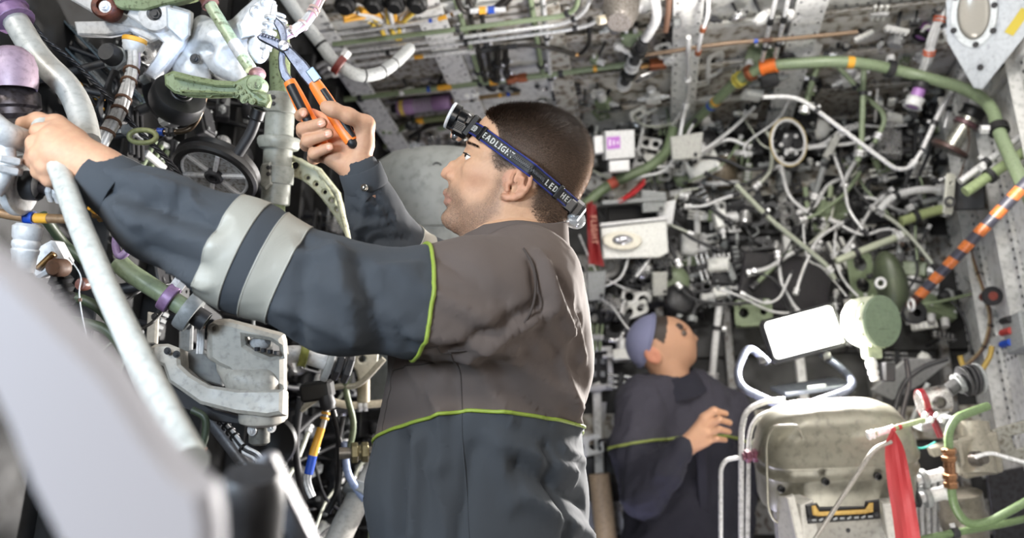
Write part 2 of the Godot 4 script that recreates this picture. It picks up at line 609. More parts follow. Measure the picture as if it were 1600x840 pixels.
func bead(seam: Array, r: float, lift: float) -> MB:  # a thin cord laid along a seam
	var mb := MB.new()
	for s in seam:
		var a: Vector3 = s[0] + s[2] * lift
		var b: Vector3 = s[1] + s[3] * lift
		var d := b - a
		if d.length() < 1e-5: continue
		var u: Vector3 = s[2].cross(d).normalized()
		var e := d.normalized() * r * 0.4
		var q := []
		for p in [[a - e, s[2]], [b + e, s[3]]]:
			for k in 6:
				var an := TAU * k / 6
				q.append([p[0] + (u * cos(an) + p[1] * sin(an)) * r, u * cos(an) + p[1] * sin(an)])
		for k in 6:
			var k2 := (k + 1) % 6
			mb.quad(q[k][0], q[k2][0], q[6 + k2][0], q[6 + k][0], q[k][1], q[k2][1], q[6 + k2][1], q[6 + k][1])
	return mb
func crease_field(list: Array) -> Callable:          # list: [a, b, width, height, fold]
	return func(p: Vector3) -> float:
		var s := 0.0
		var best := 0.0
		var fold := -1
		for e in list:
			var pa: Vector3 = p - e[0]
			if pa.length_squared() > 0.03: continue
			var ba: Vector3 = e[1] - e[0]
			var u: float = clampf(pa.dot(ba) / ba.length_squared(), 0, 1)
			var d2: float = (pa - ba * u).length_squared() / (e[2] * e[2])
			if d2 > 6.0: continue
			if fold != e[4]:
				s += best; best = 0.0; fold = e[4]
			var w: float = e[3] * exp(-d2)
			if absf(w) > absf(best): best = w
		return s + best

# ---------------------------------------------------------------- the mechanic in front
const HD := 1.22                                   # depth of the middle of his head
var hyaw := Basis.IDENTITY
func h(x: float, y: float, lat := 0.0) -> Vector3: # a point by its place on the middle plane of his head, lat metres to his left
	var k := (HD - absf(lat)) / HD               # what lies nearer shows larger
	x = 800.0 + (x - 800.0) * k; y = 420.0 + (y - 420.0) * k
	var l := Vector3((x - 805.0), (262.0 - y), 0.0) * (HD / FOC) + Vector3(0, 0, lat)
	return P(805, 262, HD) + look * (hyaw * l)
func hp(p: Vector3) -> Vector3:                    # the reverse: x, y as above, z = lat
	var l := hyaw.transposed() * (look.transposed() * (p - P(805, 262, HD)))
	var k := HD / (HD - absf(l.z))
	return Vector3(800.0 + (5.0 + l.x * FOC / HD) * k, 420.0 - (158.0 + l.y * FOC / HD) * k, l.z)
func in_poly(q: PackedVector2Array, p: Vector2) -> float:    # signed distance, negative inside
	var d := 1e9
	var inside := false
	var m := q.size()
	for i in m:
		var a := q[i]; var b := q[(i + 1) % m]
		var c := Geometry2D.get_closest_point_to_segment(p, a, b)
		d = minf(d, c.distance_to(p))
		if (a.y > p.y) != (b.y > p.y) and p.x < (b.x - a.x) * (p.y - a.y) / (b.y - a.y) + a.x: inside = not inside
	return -d if inside else d

func hand_field(f: Field, palm: Array, fingers: Array, thumb: Array, wrist: Array) -> void:
	f.chain(wrist, 0.012)
	for q in palm: f.cap(q[0], q[1], q[2], q[3], 0.012)
	for fg in fingers:
		f.chain(fg, 0.004)
	f.chain(thumb, 0.009)

func nail(at: Vector3, out: Vector3, tip: Vector3, w: float, l: float) -> MB:
	var y := tip.normalized()
	var z := (out - y * out.dot(y)).normalized()
	var x := y.cross(z)
	var mb := MB.new()
	var rows := []
	for i in 6:
		var row := []
		for k in 7:
			var a := (k / 6.0 - 0.5) * 2.0
			var b := i / 5.0
			var ww := w * (1.0 - 0.5 * pow(absf(b * 2 - 1), 4.0))
			row.append(at + x * a * ww / 2 + y * (b - 0.5) * l + z * (0.0011 - a * a * w * 0.14 - pow(absf(b * 2 - 1), 3.0) * 0.0006))
		rows.append(row)
	for i in 5:
		for k in 6:
			mb.flat(rows[i][k], rows[i][k + 1], rows[i + 1][k + 1], rows[i + 1][k], (rows[i][k + 1] - rows[i][k]).cross(rows[i + 1][k] - rows[i][k]).normalized())
	return mb

func skin_mat(s := 0.12) -> StandardMaterial3D:
	var m := StandardMaterial3D.new()
	m.vertex_color_use_as_albedo = true
	m.roughness = 0.5
	m.metallic_specular = 0.4
	m.subsurf_scatter_enabled = true
	m.subsurf_scatter_strength = s * 0.3
	m.heightmap_enabled = true
	m.heightmap_texture = shapes["pores"]; m.heightmap_scale = 0.03
	m.uv1_triplanar = true; m.uv1_world_triplanar = true; m.uv1_scale = Vector3.ONE * 28.0
	return m

func skin_at(f: Field, x: float, y: float, s: float) -> float:      # how far out the side of the head lies there
	var z := 0.12
	for i in 60:
		var e := f.ev(h(x, y, s * z), f.all)
		if e < 0.0003: break
		z -= maxf(e * 0.7, 0.0002)
		if z < 0.0: return 0.0
	return z
func head_field() -> Field:
	var f := Field.new()
	var fr := look * (hyaw * Vector3(-0.956, 0.292, 0))
	var up := look * (hyaw * Vector3(0.292, 0.956, 0))
	var lt := look * (hyaw * Vector3(0, 0, 1))
	var b := Basis(fr, up, lt)
	var lo := Basis(look * (hyaw * Vector3(-0.93, 0.37, 0)).normalized(), look * (hyaw * Vector3(0.37, 0.93, 0)).normalized(), lt)
	f.ell(h(836, 243), Vector3(0.080, 0.0695, 0.0725), lo, 0.01)             # cranium
	f.ell(h(853, 258), Vector3(0.062, 0.066, 0.066), b, 0.015)
	f.ell(h(789, 224), Vector3(0.0475, 0.050, 0.060), b, 0.015)               # forehead
	f.ell(h(790, 272), Vector3(0.060, 0.056, 0.0575), b, 0.018)               # middle of the face
	for s: float in [-1.0, 1.0]:
		f.cap(h(789, 322, s * 0.045), h(720, 344, s * 0.012), 0.011, 0.013, 0.016)   # jaw
		f.cap(h(789, 322, s * 0.045), h(799, 284, s * 0.054), 0.011, 0.011, 0.016)
		f.ell(h(750, 268, s * 0.040), Vector3(0.022, 0.015, 0.012), b, 0.022)  # cheekbone
		f.ell(h(741, 298, s * 0.028), Vector3(0.022, 0.022, 0.015), b, 0.016)  # cheek
		f.cap(h(739, 224, s * 0.008), h(744, 227, s * 0.034), 0.0075, 0.0085, 0.010) # brow
		f.cap(h(744, 227, s * 0.034), h(764, 240, s * 0.051), 0.0080, 0.0075, 0.012)
	f.cap(h(708, 341, -0.008), h(708, 341, 0.008), 0.0165, 0.0165, 0.012)     # chin
	f.ell(h(752, 322), Vector3(0.046, 0.034, 0.040), b, 0.014)
	f.ell(h(725, 299), Vector3(0.0235, 0.026, 0.026), b, 0.012)               # round the mouth
	f.ell(h(737, 268), Vector3(0.027, 0.026, 0.029), b, 0.016)
	for s: float in [-1.0, 1.0]:
		f.ell(h(729, 243, s * 0.029), Vector3(0.0120, 0.0085, 0.0125), b, 0.012, 1)  # eye socket
	f.cap(h(733, 240), h(697.5, 268), 0.0070, 0.0088, 0.008)               # nose
	f.cap(h(699, 270), h(706, 280), 0.0070, 0.0062, 0.006)
	f.ell(h(717, 264), Vector3(0.017, 0.010, 0.0125), b, 0.010)
	for s: float in [-1.0, 1.0]:
		f.ell(h(706.5, 275, s * 0.0125), Vector3(0.0095, 0.0070, 0.0058), b, 0.004)
		f.ell(h(698.5, 277.5, s * 0.0085), Vector3(0.0052, 0.0030, 0.0036), b, 0.002, 1)
		f.cap(h(698.5, 302.5, 0.0), h(704, 305.5, s * 0.013), 0.0060, 0.0052, 0.004)
		f.cap(h(704, 305.5, s * 0.013), h(711, 311.5, s * 0.0215), 0.0052, 0.0028, 0.004)
		f.cap(h(699, 315.5, 0.0), h(705, 315.5, s * 0.013), 0.0062, 0.0054, 0.004)
		f.cap(h(705, 315.5, s * 0.013), h(712, 312.5, s * 0.021), 0.0054, 0.0028, 0.004)
		f.cap(h(690, 308.5, s * 0.003), h(700, 310, s * 0.017), 0.0013, 0.0011, 0.0025, 1)
		f.cap(h(700, 310, s * 0.017), h(709.5, 313, s * 0.0245), 0.0011, 0.0010, 0.0025, 1)
	f.cap(h(690, 325, -0.012), h(690, 325, 0.012), 0.0040, 0.0040, 0.010, 1)
	for s: float in [-1.0, 1.0]:                                                     # eyelids
		f.ell(h(741, 244.5, s * 0.0285), Vector3.ONE * 0.0131, b, 0.005)
		f.ell(h(731.5, 244.6, s * 0.0325), Vector3(0.0118, 0.0044, 0.0108), Basis(fr, up, lt).rotated(lt, 0.12), 0.0012, 1)
		f.cap(h(735, 234.5, s * 0.020), h(744, 240, s * 0.040), 0.0030, 0.0028, 0.005)
	f.chain([[h(824, 300), 0.055], [h(806, 345), 0.0535], [h(800, 400), 0.056]], 0.03)   # neck
	f.cap(h(838, 312), h(818, 400), 0.044, 0.053, 0.03)
	f.cap(h(774, 350), h(776, 395), 0.031, 0.034, 0.05)
	for s: float in [-1.0, 1.0]:                                                     # ears, lifting off the head towards the back
		var base := skin_at(f, 806, 288, s)
		var q := []
		for e in [[806, 287, 0.000, 0.0026], [807.5, 279, 0.0025, 0.0030], [811, 271.5, 0.006, 0.0031], [818, 267, 0.011, 0.0031], [827, 266.6, 0.0155, 0.0031], [834.5, 271, 0.0185, 0.0031], [837.5, 280, 0.0195, 0.0031], [835.5, 290, 0.018, 0.0031], [830, 299, 0.014, 0.0032], [822, 307, 0.0095, 0.0036], [811, 311, 0.005, 0.0044], [800, 310.5, 0.002, 0.0048], [793, 308.5, 0.0002, 0.0042]]:
			q.append([h(e[0], e[1], s * (base + e[2])), e[3]])
		f.chain(q, 0.002)
		f.ell(h(822, 287, s * (base + 0.008)), Vector3(0.0135, 0.0185, 0.0042), Basis(fr, up, lt).rotated(up, s * 0.62), 0.004)
		f.cap(h(817, 276, s * (base + 0.0115)), h(826, 281, s * (base + 0.0165)), 0.0021, 0.0024, 0.003)
		f.cap(h(826, 281, s * (base + 0.0165)), h(824, 297, s * (base + 0.0135)), 0.0024, 0.0022, 0.003)
		f.cap(h(824, 297, s * (base + 0.0135)), h(808, 304, s * (base + 0.0055)), 0.0022, 0.0026, 0.003)
		f.ell(h(808, 293, s * (base + 0.0085)), Vector3(0.0080, 0.0085, 0.0080), b, 0.003, 1)
		f.ell(h(802, 295, s * (base - 0.001)), Vector3(0.0035, 0.0045, 0.008), b, 0.002, 1)
		f.cap(h(799, 290, s * (base + 0.000)), h(799.5, 298, s * (base + 0.0005)), 0.0032, 0.0034, 0.004)
	return f
func profile() -> Array:                              # the outline of the face on its middle plane
	return [V(740, 201.4), V(732, 210), V(726, 218), V(722.9, 224.3), V(724, 231), V(724.2, 237), V(720.7, 242.9), V(711.4, 249.3), V(698.6, 258.6), V(689.3, 265.7), V(686.9, 270.7), V(691, 277.0), V(698.8, 283), V(698.6, 287), V(694.5, 292), V(691.5, 297), V(690.7, 301.4), V(692.6, 305), V(692.6, 312.2), V(692, 315.7), V(695, 320.3), V(697, 325), V(693.5, 330), V(689.6, 335.5), V(688.6, 340), V(691.0, 348.0), V(698.6, 355.7), V(704.3, 358.2), V(715.7, 364.3), V(725.7, 371.4), V(730, 377.9), V(731, 384)]
func fit_profile(f: Field, m: Dictionary) -> void:    # eases the modelled face onto that outline
	var q := profile()
	var nn := []
	var err := []
	for i in q.size():
		var p := h(q[i].x, q[i].y)
		var g := Vector3()
		for a in 3:
			var e := Vector3(); e[a] = 0.0008
			g[a] = f.ev(p + e, f.all) - f.ev(p - e, f.all)
		nn.append(g.normalized())
		err.append(f.ev(p, f.all))
	var c := err.duplicate()
	for it in 12:
		for i in q.size():
			var s := 0.0
			for j in q.size(): s += c[j] * exp(-q[i].distance_squared_to(q[j]) / 30.0)
			c[i] += (err[i] - s) * 0.5
	var v: PackedVector3Array = m.v
	for i in v.size():
		var p := hp(v[i])
		if p.x > 752 or absf(p.z) > 0.04: continue
		var w := exp(-p.z * p.z / 0.00022)
		var mv := Vector3()
		for j in q.size():
			var d2: float = V(p.x, p.y).distance_squared_to(q[j])
			if d2 < 180.0: mv += nn[j] * c[j] * exp(-d2 / 30.0)
		v[i] += mv * w
	m.v = v
	normals(m)

func hair_poly() -> PackedVector2Array:
	return PackedVector2Array([V(757, 150), V(763, 178), V(772, 187), V(781, 196), V(786, 212), V(783, 224), V(776, 236), V(775, 252), V(780, 262), V(790, 267), V(799, 264), V(808, 262), V(820, 254), V(836, 258), V(846, 270), V(846, 292), V(838, 312), V(836, 328), V(846, 345), V(858, 351), V(885, 350), V(960, 320), V(960, 100), V(757, 100)])

func skin_tone(p: Vector3, mottled: FastNoiseLite) -> Color:
	var w := mottled.get_noise_3dv(p * 260.0) * 0.06 + mottled.get_noise_3dv(p * 60.0) * 0.05
	return Color(0.53 * (1 + w), 0.315 * (1 + w * 1.2), 0.195 * (1 + w * 1.3))

func build_man() -> void:
	hyaw = Basis(Vector3(0.25, 0.96, 0).normalized(), deg_to_rad(-5.0))
	var mott := FastNoiseLite.new()
	mott.seed = 5; mott.frequency = 1.0; mott.fractal_octaves = 2
	var man := thing("person", "man in slate and taupe coveralls in profile, both arms raised, pliers in one hand", "person")
	# -- skin: head and neck, both hands, and the body under the clothes
	var hf := head_field()
	var hm := hf.net(P(805, 262, HD) - Vector3(0.17, 0.2, 0.17), P(805, 262, HD) + Vector3(0.17, 0.16, 0.17), 0.0023)
	normals(hm)
	fit_profile(hf, hm)
	var hair := hair_poly()
	var beard := PackedVector2Array([V(690, 287), V(703, 286), V(716, 291), V(724, 302), V(736, 318), V(760, 312), V(776, 290), V(784, 268), V(796, 268), V(797, 285), V(792, 310), V(786, 334), V(752, 366), V(720, 374), V(680, 350)])
	var lips := PackedVector2Array([V(686, 298), V(693, 297), V(700, 302), V(708, 312), V(703, 316), V(698, 320), V(688, 321)])
	tint(hm, func(p, _n):
		var q := hp(p)
		var c := skin_tone(p, mott)
		var s := V(q.x, q.y)
		var d := in_poly(beard, s)
		var t := clampf(0.5 - d / 16.0, 0, 1) * (0.75 + 0.35 * mott.get_noise_3dv(p * 900.0))
		c = c.lerp(Color(0.135, 0.092, 0.075), clampf(t * 0.66, 0, 1))
		var red := exp(-(pow((q.x - 698) / 16.0, 2) + pow((q.y - 270) / 14.0, 2))) * 0.25 + exp(-(pow((q.x - 745) / 26.0, 2) + pow((q.y - 282) / 20.0, 2))) * 0.22
		if absf(q.z) > 0.066 and q.x > 790 and q.x < 845 and q.y > 260 and q.y < 318: red += 0.35
		c = c.lerp(Color(0.52, 0.20, 0.13), red)
		if absf(q.z) < 0.026:
			c = c.lerp(Color(0.36, 0.165, 0.125), clampf(0.6 - in_poly(lips, s) / 3.0, 0, 1) * 0.6)
		var hd := in_poly(hair, s) + mott.get_noise_3dv(p * 400.0) * 5.0
		if absf(q.z) < 0.069 or q.x < 796 or q.y < 258 or q.x > 846:
			c = c.lerp(Color(0.060, 0.040, 0.029).lerp(Color(0.20, 0.13, 0.09), clampf((q.y - 215 - (q.x - 830) * 0.3) / 50.0, 0.0, 0.8)), clampf(0.5 - hd / (14.0 if q.y > 235 else 6.0), 0, 1) * (1.0 if q.y < 300 else clampf(1.0 - (q.y - 300) / 70.0, 0.4, 1.0)))
		return c)
	# right hand: closed round the plier handles, palm side to the camera
	var rh := Field.new()
	var D := 1.235
	hand_field(rh, [
		[P(560, 262, D + 0.012), P(528, 196, D + 0.014), 0.017, 0.013], [P(560, 262, D + 0.012), P(516, 208, D + 0.016), 0.017, 0.013],
		[P(558, 264, D + 0.012), P(508, 224, D + 0.016), 0.017, 0.0125], [P(556, 266, D + 0.010), P(506, 240, D + 0.014), 0.017, 0.0125],
		[P(553, 262, D - 0.004), P(520, 246, D - 0.002), 0.015, 0.012], [P(562, 246, D - 0.004), P(566, 214, D - 0.006), 0.016, 0.0135]],
		[
			[[P(528, 194, D + 0.016), 0.0105], [P(488, 180, D + 0.012), 0.0092], [P(470, 180, D - 0.006), 0.0085], [P(474, 176, D - 0.024), 0.0075]],
			[[P(514, 208, D + 0.018), 0.0107], [P(474, 206, D + 0.008), 0.0098], [P(473, 201, D - 0.022), 0.0090], [P(503, 192, D - 0.034), 0.0080]],
			[[P(508, 226, D + 0.018), 0.0102], [P(479, 226, D + 0.006), 0.0096], [P(480, 220, D - 0.024), 0.0088], [P(513, 209, D - 0.030), 0.0078]],
			[[P(506, 242, D + 0.014), 0.0095], [P(490, 247, D + 0.002), 0.0088], [P(490, 240, D - 0.022), 0.0080], [P(515, 230, D - 0.026), 0.0070]]],
		[[P(570, 226, D - 0.002), 0.0145], [P(571, 194, D - 0.012), 0.0125], [P(545, 181, D - 0.034), 0.0105], [P(520, 171, D - 0.044), 0.0098], [P(509, 167, D - 0.046), 0.0085]],
		[[P(560, 258, D + 0.006), 0.019], [P(563, 270, D + 0.004), 0.0225], [P(572, 300, D + 0.012), 0.0235]])
	var rc := P(525, 225, D)
	var rm := rh.net(rc - Vector3.ONE * 0.11, rc + Vector3.ONE * 0.11, 0.0021)
	normals(rm)
	# left hand: closed round the big tube, back of the hand up
	var lh := Field.new()
	var E := 0.955
	hand_field(lh, [
		[P(160, 262, E + 0.005), P(96, 203, E + 0.012), 0.019, 0.0135], [P(160, 264, E + 0.002), P(83, 214, E - 0.002), 0.019, 0.0135],
		[P(158, 268, E), P(76, 228, E - 0.008), 0.018, 0.013], [P(156, 272, E + 0.002), P(79, 243, E - 0.008), 0.018, 0.012]],
		[
			[[P(94, 202, E + 0.012), 0.0120], [P(62, 206, E + 0.016), 0.0102], [P(52, 230, E + 0.026), 0.0092], [P(62, 246, E + 0.040), 0.0080]],
			[[P(82, 213, E - 0.002), 0.0122], [P(56, 224, E - 0.002), 0.0105], [P(52, 250, E + 0.008), 0.0095], [P(62, 266, E + 0.026), 0.0082]],
			[[P(76, 228, E - 0.008), 0.0115], [P(60, 244, E - 0.008), 0.0100], [P(62, 268, E + 0.002), 0.0090], [P(74, 280, E + 0.020), 0.0080]],
			[[P(79, 243, E - 0.008), 0.0105], [P(70, 260, E - 0.008), 0.0090], [P(76, 280, E + 0.000), 0.0082], [P(88, 288, E + 0.016), 0.0072]]],
		[[P(120, 222, E + 0.022), 0.0150], [P(88, 196, E + 0.034), 0.0118], [P(60, 190, E + 0.044), 0.0100], [P(36, 193, E + 0.050), 0.0085]],
		[[P(150, 258, E + 0.002), 0.021], [P(168, 272, E + 0.004), 0.024], [P(200, 296, E + 0.008), 0.020]])
	var lc := P(105, 240, E)
	var lm := lh.net(lc - Vector3.ONE * 0.13, lc + Vector3.ONE * 0.13, 0.0026)
	normals(lm)
	for m in [rm, lm]:
		tint(m, func(p, _n): return skin_tone(p, mott).lerp(Color(0.46, 0.22, 0.15), 0.25 + 0.3 * mott.get_noise_3dv(p * 120.0)))
	# the body under the clothes, one continuous figure down to the feet
	var side := -look.z                              # from his left to his right
	side.y = 0; side = side.normalized()
	var body := Field.new()
	body.wide(P(775, 500, 1.21), P(752, 800, 1.2), 0.11, 0.115, side, 1.3, 0.05)
	var hipc := P(752, 880, 1.2)
	body.wide(P(752, 800, 1.2), hipc, 0.115, 0.12, side, 1.25, 0.05)
	body.chain([[h(805, 345), 0.052], [P(808, 410, 1.2), 0.058], [P(775, 480, 1.2), 0.09]], 0.05)
	body.chain([[P(790, 470, 1.09), 0.06], [P(650, 472, 1.01), 0.047], [P(470, 440, .985), 0.036], [P(250, 338, .965), 0.025], [P(158, 268, E), 0.022]], 0.03)
	body.chain([[P(780, 460, 1.33), 0.06], [P(680, 440, 1.36), 0.042], [P(610, 390, 1.31), 0.030], [P(566, 280, D + 0.006), 0.024]], 0.03)
	var foot_y := 0.0
	for s: float in [-1.0, 1.0]:
		var hip: Vector3 = hipc + side * 0.085 * s
		var kn := Vector3(hip.x + 0.02, 0.50, hip.z) + side * 0.02 * s
		var an := Vector3(hip.x + 0.05, 0.10, hip.z) + side * 0.03 * s
		body.chain([[hip, 0.085], [kn, 0.055], [an, 0.038]], 0.04)
		body.cap(an - Vector3(0, 0.045, 0), an + Vector3(-0.15, -0.065, 0), 0.04, 0.03, 0.03)
	var bm := body.net(Vector3(-0.75, 0.0, -1.6), Vector3(0.25, 1.75, -0.75), 0.014)
	normals(bm)
	tint(bm, func(p, _n): return skin_tone(p, mott))
	obj("body", soup([bm, hm, rm, lm]), skin_mat(), man)
	# -- eyes
	for s: float in [-1.0, 1.0]:
		var c := h(741, 244.5, s * 0.0285)
		var gaze := (look * (hyaw * Vector3(-0.86, 0.36, 0.34 * s))).normalized()
		var eyeb := obj("eye", MB.new().ball(c, Vector3.ONE * 0.0117, Basis.IDENTITY, 24), M(Color(0.86, 0.83, 0.80), 0.15, 0, ""), man)
		obj("iris", MB.new().lathe(c, gaze, [Vector2(0, 0.0123), Vector2(0.003, 0.0121), Vector2(0.0054, 0.0109), Vector2(0.0056, 0.0095)], 20), M(Color(0.16, 0.10, 0.06), 0.1, 0, ""), eyeb)
		obj("lashes", MB.new().sweep(spline([h(726.5, 238.0, s * 0.0245), h(727.0, 238.2, s * 0.0315), h(733, 241.0, s * 0.0378), h(742.5, 246.5, s * 0.0412)], 5), [0.0006, 0.0008, 0.0010, 0.0011, 0.0011, 0.0011, 0.0011, 0.0011, 0.0010, 0.0010, 0.0009, 0.0008, 0.0007, 0.0006, 0.0005, 0.0004], 6), M(Color(0.06, 0.045, 0.04), 0.7, 0, ""), eyeb)
	var brow := MB.new()
	rng.seed = 31
	for i in 900:
		var s := -1.0 if i % 2 else 1.0
		var t := rng.randf()
		var a := h(725 + t * 27 + rng.randf_range(-1, 1), 222.5 + 11 * t * t - 4 * t + rng.randf_range(-2.6, 2.6) * (1.1 - t * 0.6), s * (0.010 + t * 0.042))
		var nn := (a - h(790, 240, 0)).normalized()
		for k in 10:                                    # out to the skin
			var e := hf.ev(a, hf.all)
			a -= nn * e * 0.8
		var dir := (h(760, 226 + 10 * t, s * 0.05) - h(738, 224, s * 0.012)).normalized() + nn * 0.35
		brow.tri(a - dir.cross(nn) * 0.0005, a + dir.cross(nn) * 0.0005, a + dir.normalized() * 0.007, nn, nn, nn)
	var bo := obj("eyebrows", brow, M(Color(0.20, 0.14, 0.10), 0.7, 0, ""), man)
	bo.set_meta("kind", "stuff")
	# -- hair: short strands growing back over the skull
	var hs := MB.new()
	var hv: PackedVector3Array = hm.v
	var hn: PackedVector3Array = hm.n
	var ht: PackedInt32Array = hm.t
	var back := look * (hyaw * Vector3(0.75, -0.66, 0))
	for k in range(0, ht.size(), 3):
		var c0 := hv[ht[k]]
		var q := hp(c0)
		if q.x < 745 or q.y > 362: continue
		if absf(q.z) > 0.070 and q.x > 794 and q.x < 848 and q.y > 259 and q.y < 320: continue
		var d := in_poly(hair, V(q.x, q.y))
		if d > 1.5: continue
		var top := clampf((235.0 - q.y + (q.x - 830) * 0.3) / 60.0, 0.0, 1.0)
		var cnt := 5 if rng.randf() < 0.5 else 4
		var fade := clampf(-d / (16.0 if q.y > 235 else 6.0) + 0.25, 0.15, 1.0)
		if q.y > 310: fade *= 0.6
		for j in cnt:
			if rng.randf() > fade: continue
			var u := rng.randf(); var w := rng.randf() * (1 - u)
			var p := hv[ht[k]].lerp(hv[ht[k + 1]], u).lerp(hv[ht[k + 2]], w)
			var nn := hn[ht[k]]
			var jit := Vector3(rng.randf_range(-1, 1), rng.randf_range(-1, 1), rng.randf_range(-1, 1)) * 0.35
			var dir := (nn * (0.75 + 0.25 * top) + back * 0.75 + jit).normalized()
			var ln := lerpf(0.0035, 0.0105, top) * rng.randf_range(0.7, 1.2)
			var sd := dir.cross(nn + jit * 0.3).normalized() * 0.00042
			var sn := (nn + jit * 0.5).normalized()
			hs.tri(p - sd - nn * 0.0006, p + sd - nn * 0.0006, p + dir * ln, sn, sn, sn)
			var sh := Color(0.055, 0.034, 0.023).lerp(Color(0.15, 0.098, 0.068), (1.0 - top) * 0.8) * rng.randf_range(0.55, 1.6)
			for i in 3: hs.c.append(sh)
	var hmat := StandardMaterial3D.new()
	hmat.vertex_color_use_as_albedo = true; hmat.roughness = 0.5; hmat.metallic_specular = 0.35
	var ho := obj("hair", hs, hmat, man)
	ho.set_meta("kind", "stuff")
	var sb := MB.new()
	for k in range(0, ht.size(), 3):
		var q := hp(hv[ht[k]])
		if q.x > 800 or q.z < -0.02: continue
		var d := in_poly(beard, V(q.x, q.y))
		if d > 2.0 or in_poly(lips, V(q.x, q.y)) < -1.0 and absf(q.z) < 0.026: continue
		for j in 3:
			if rng.randf() > clampf(0.12 - d / 40.0, 0.06, 0.5): continue
			var u := rng.randf(); var w := rng.randf() * (1 - u)
			var p := hv[ht[k]].lerp(hv[ht[k + 1]], u).lerp(hv[ht[k + 2]], w)
			var nn := hn[ht[k]]
			var dir := (nn * 0.8 - look.y * 0.5 + Vector3(rng.randf_range(-1, 1), rng.randf_range(-1, 1), rng.randf_range(-1, 1)) * 0.3).normalized()
			var sd := dir.cross(nn).normalized() * 0.00022
			sb.tri(p - sd, p + sd, p + dir * 0.0011, nn, nn, nn)
	obj("stubble", sb, M(Color(0.24, 0.18, 0.15), 0.6, 0, ""), man).set_meta("kind", "stuff")
	# -- nails of the hand in focus
	var nm := M(Color(0.82, 0.60, 0.50), 0.3, 0, "")
	var to := look * Vector3(0, 0, 1)
	for e in [[502, 192.5, -0.0415, 0.011, 0.012, 22.0, -8.0], [512.5, 209, -0.0375, 0.0105, 0.0115, 24.0, -8.0], [514.5, 230, -0.0325, 0.0092, 0.010, 22.0, -8.0], [474, 177, -0.0310, 0.0092, 0.010, 8.0, -14.0]]:
		var at := P(e[0], e[1], D + e[2])
		obj("fingernail", nail(at, to, look * Vector3(e[5], -e[6], 0), e[3], e[4]), nm, man)
	# -- coveralls: one surface, cut along its seams
	var jk := Field.new()
	jk.wide(P(770, 520, 1.2), P(754, 790, 1.2), 0.128, 0.143, side, 1.28, 0.04)
	jk.wide(P(754, 790, 1.2), P(752, 900, 1.2), 0.143, 0.140, side, 1.24, 0.04)
	jk.cap(P(838, 438, 1.13), P(836, 560, 1.13), 0.060, 0.076, 0.05)
	jk.cap(P(842, 436, 1.27), P(836, 560, 1.27), 0.060, 0.076, 0.05)
	jk.cap(P(822, 424, 1.11), P(812, 402, 1.17), 0.052, 0.046, 0.04)
	jk.cap(P(806, 424, 1.30), P(808, 402, 1.24), 0.052, 0.046, 0.04)
	jk.cap(P(700, 600, 1.14), P(680, 760, 1.14), 0.07, 0.085, 0.06)
	jk.chain([[P(800, 468, 1.065), 0.083], [P(735, 468, 1.035), 0.071], [P(650, 473, 1.01), 0.0590], [P(530, 464, .99), 0.0615], [P(380, 398, .975), 0.0595], [P(250, 338, .965), 0.0465], [P(162, 280, .962), 0.0285]], 0.035)
	jk.chain([[P(775, 455, 1.36), 0.080], [P(680, 440, 1.36), 0.060], [P(608, 385, 1.31), 0.0500], [P(584, 328, 1.275), 0.0360], [P(566, 278, 1.243), 0.0300]], 0.03)
	jk.cap(P(568, 283, 1.245), P(563, 266, 1.240), 0.0275, 0.029, 0.004)
	for s: float in [-1.0, 1.0]:
		var hip: Vector3 = hipc + side * 0.09 * s
		var kn := Vector3(hip.x + 0.02, 0.50, hip.z) + side * 0.02 * s
		var an := Vector3(hip.x + 0.05, 0.13, hip.z) + side * 0.03 * s
		jk.chain([[hip, 0.115], [kn, 0.085], [an, 0.075]], 0.05)
	var jm := jk.net(Vector3(-0.75, 0.08, -1.65), Vector3(0.27, 1.75, -0.72), 0.0075)
	normals(jm)
	var cz := FastNoiseLite.new()
	cz.seed = 8; cz.frequency = 1.0; cz.fractal_octaves = 3
	var cr := []
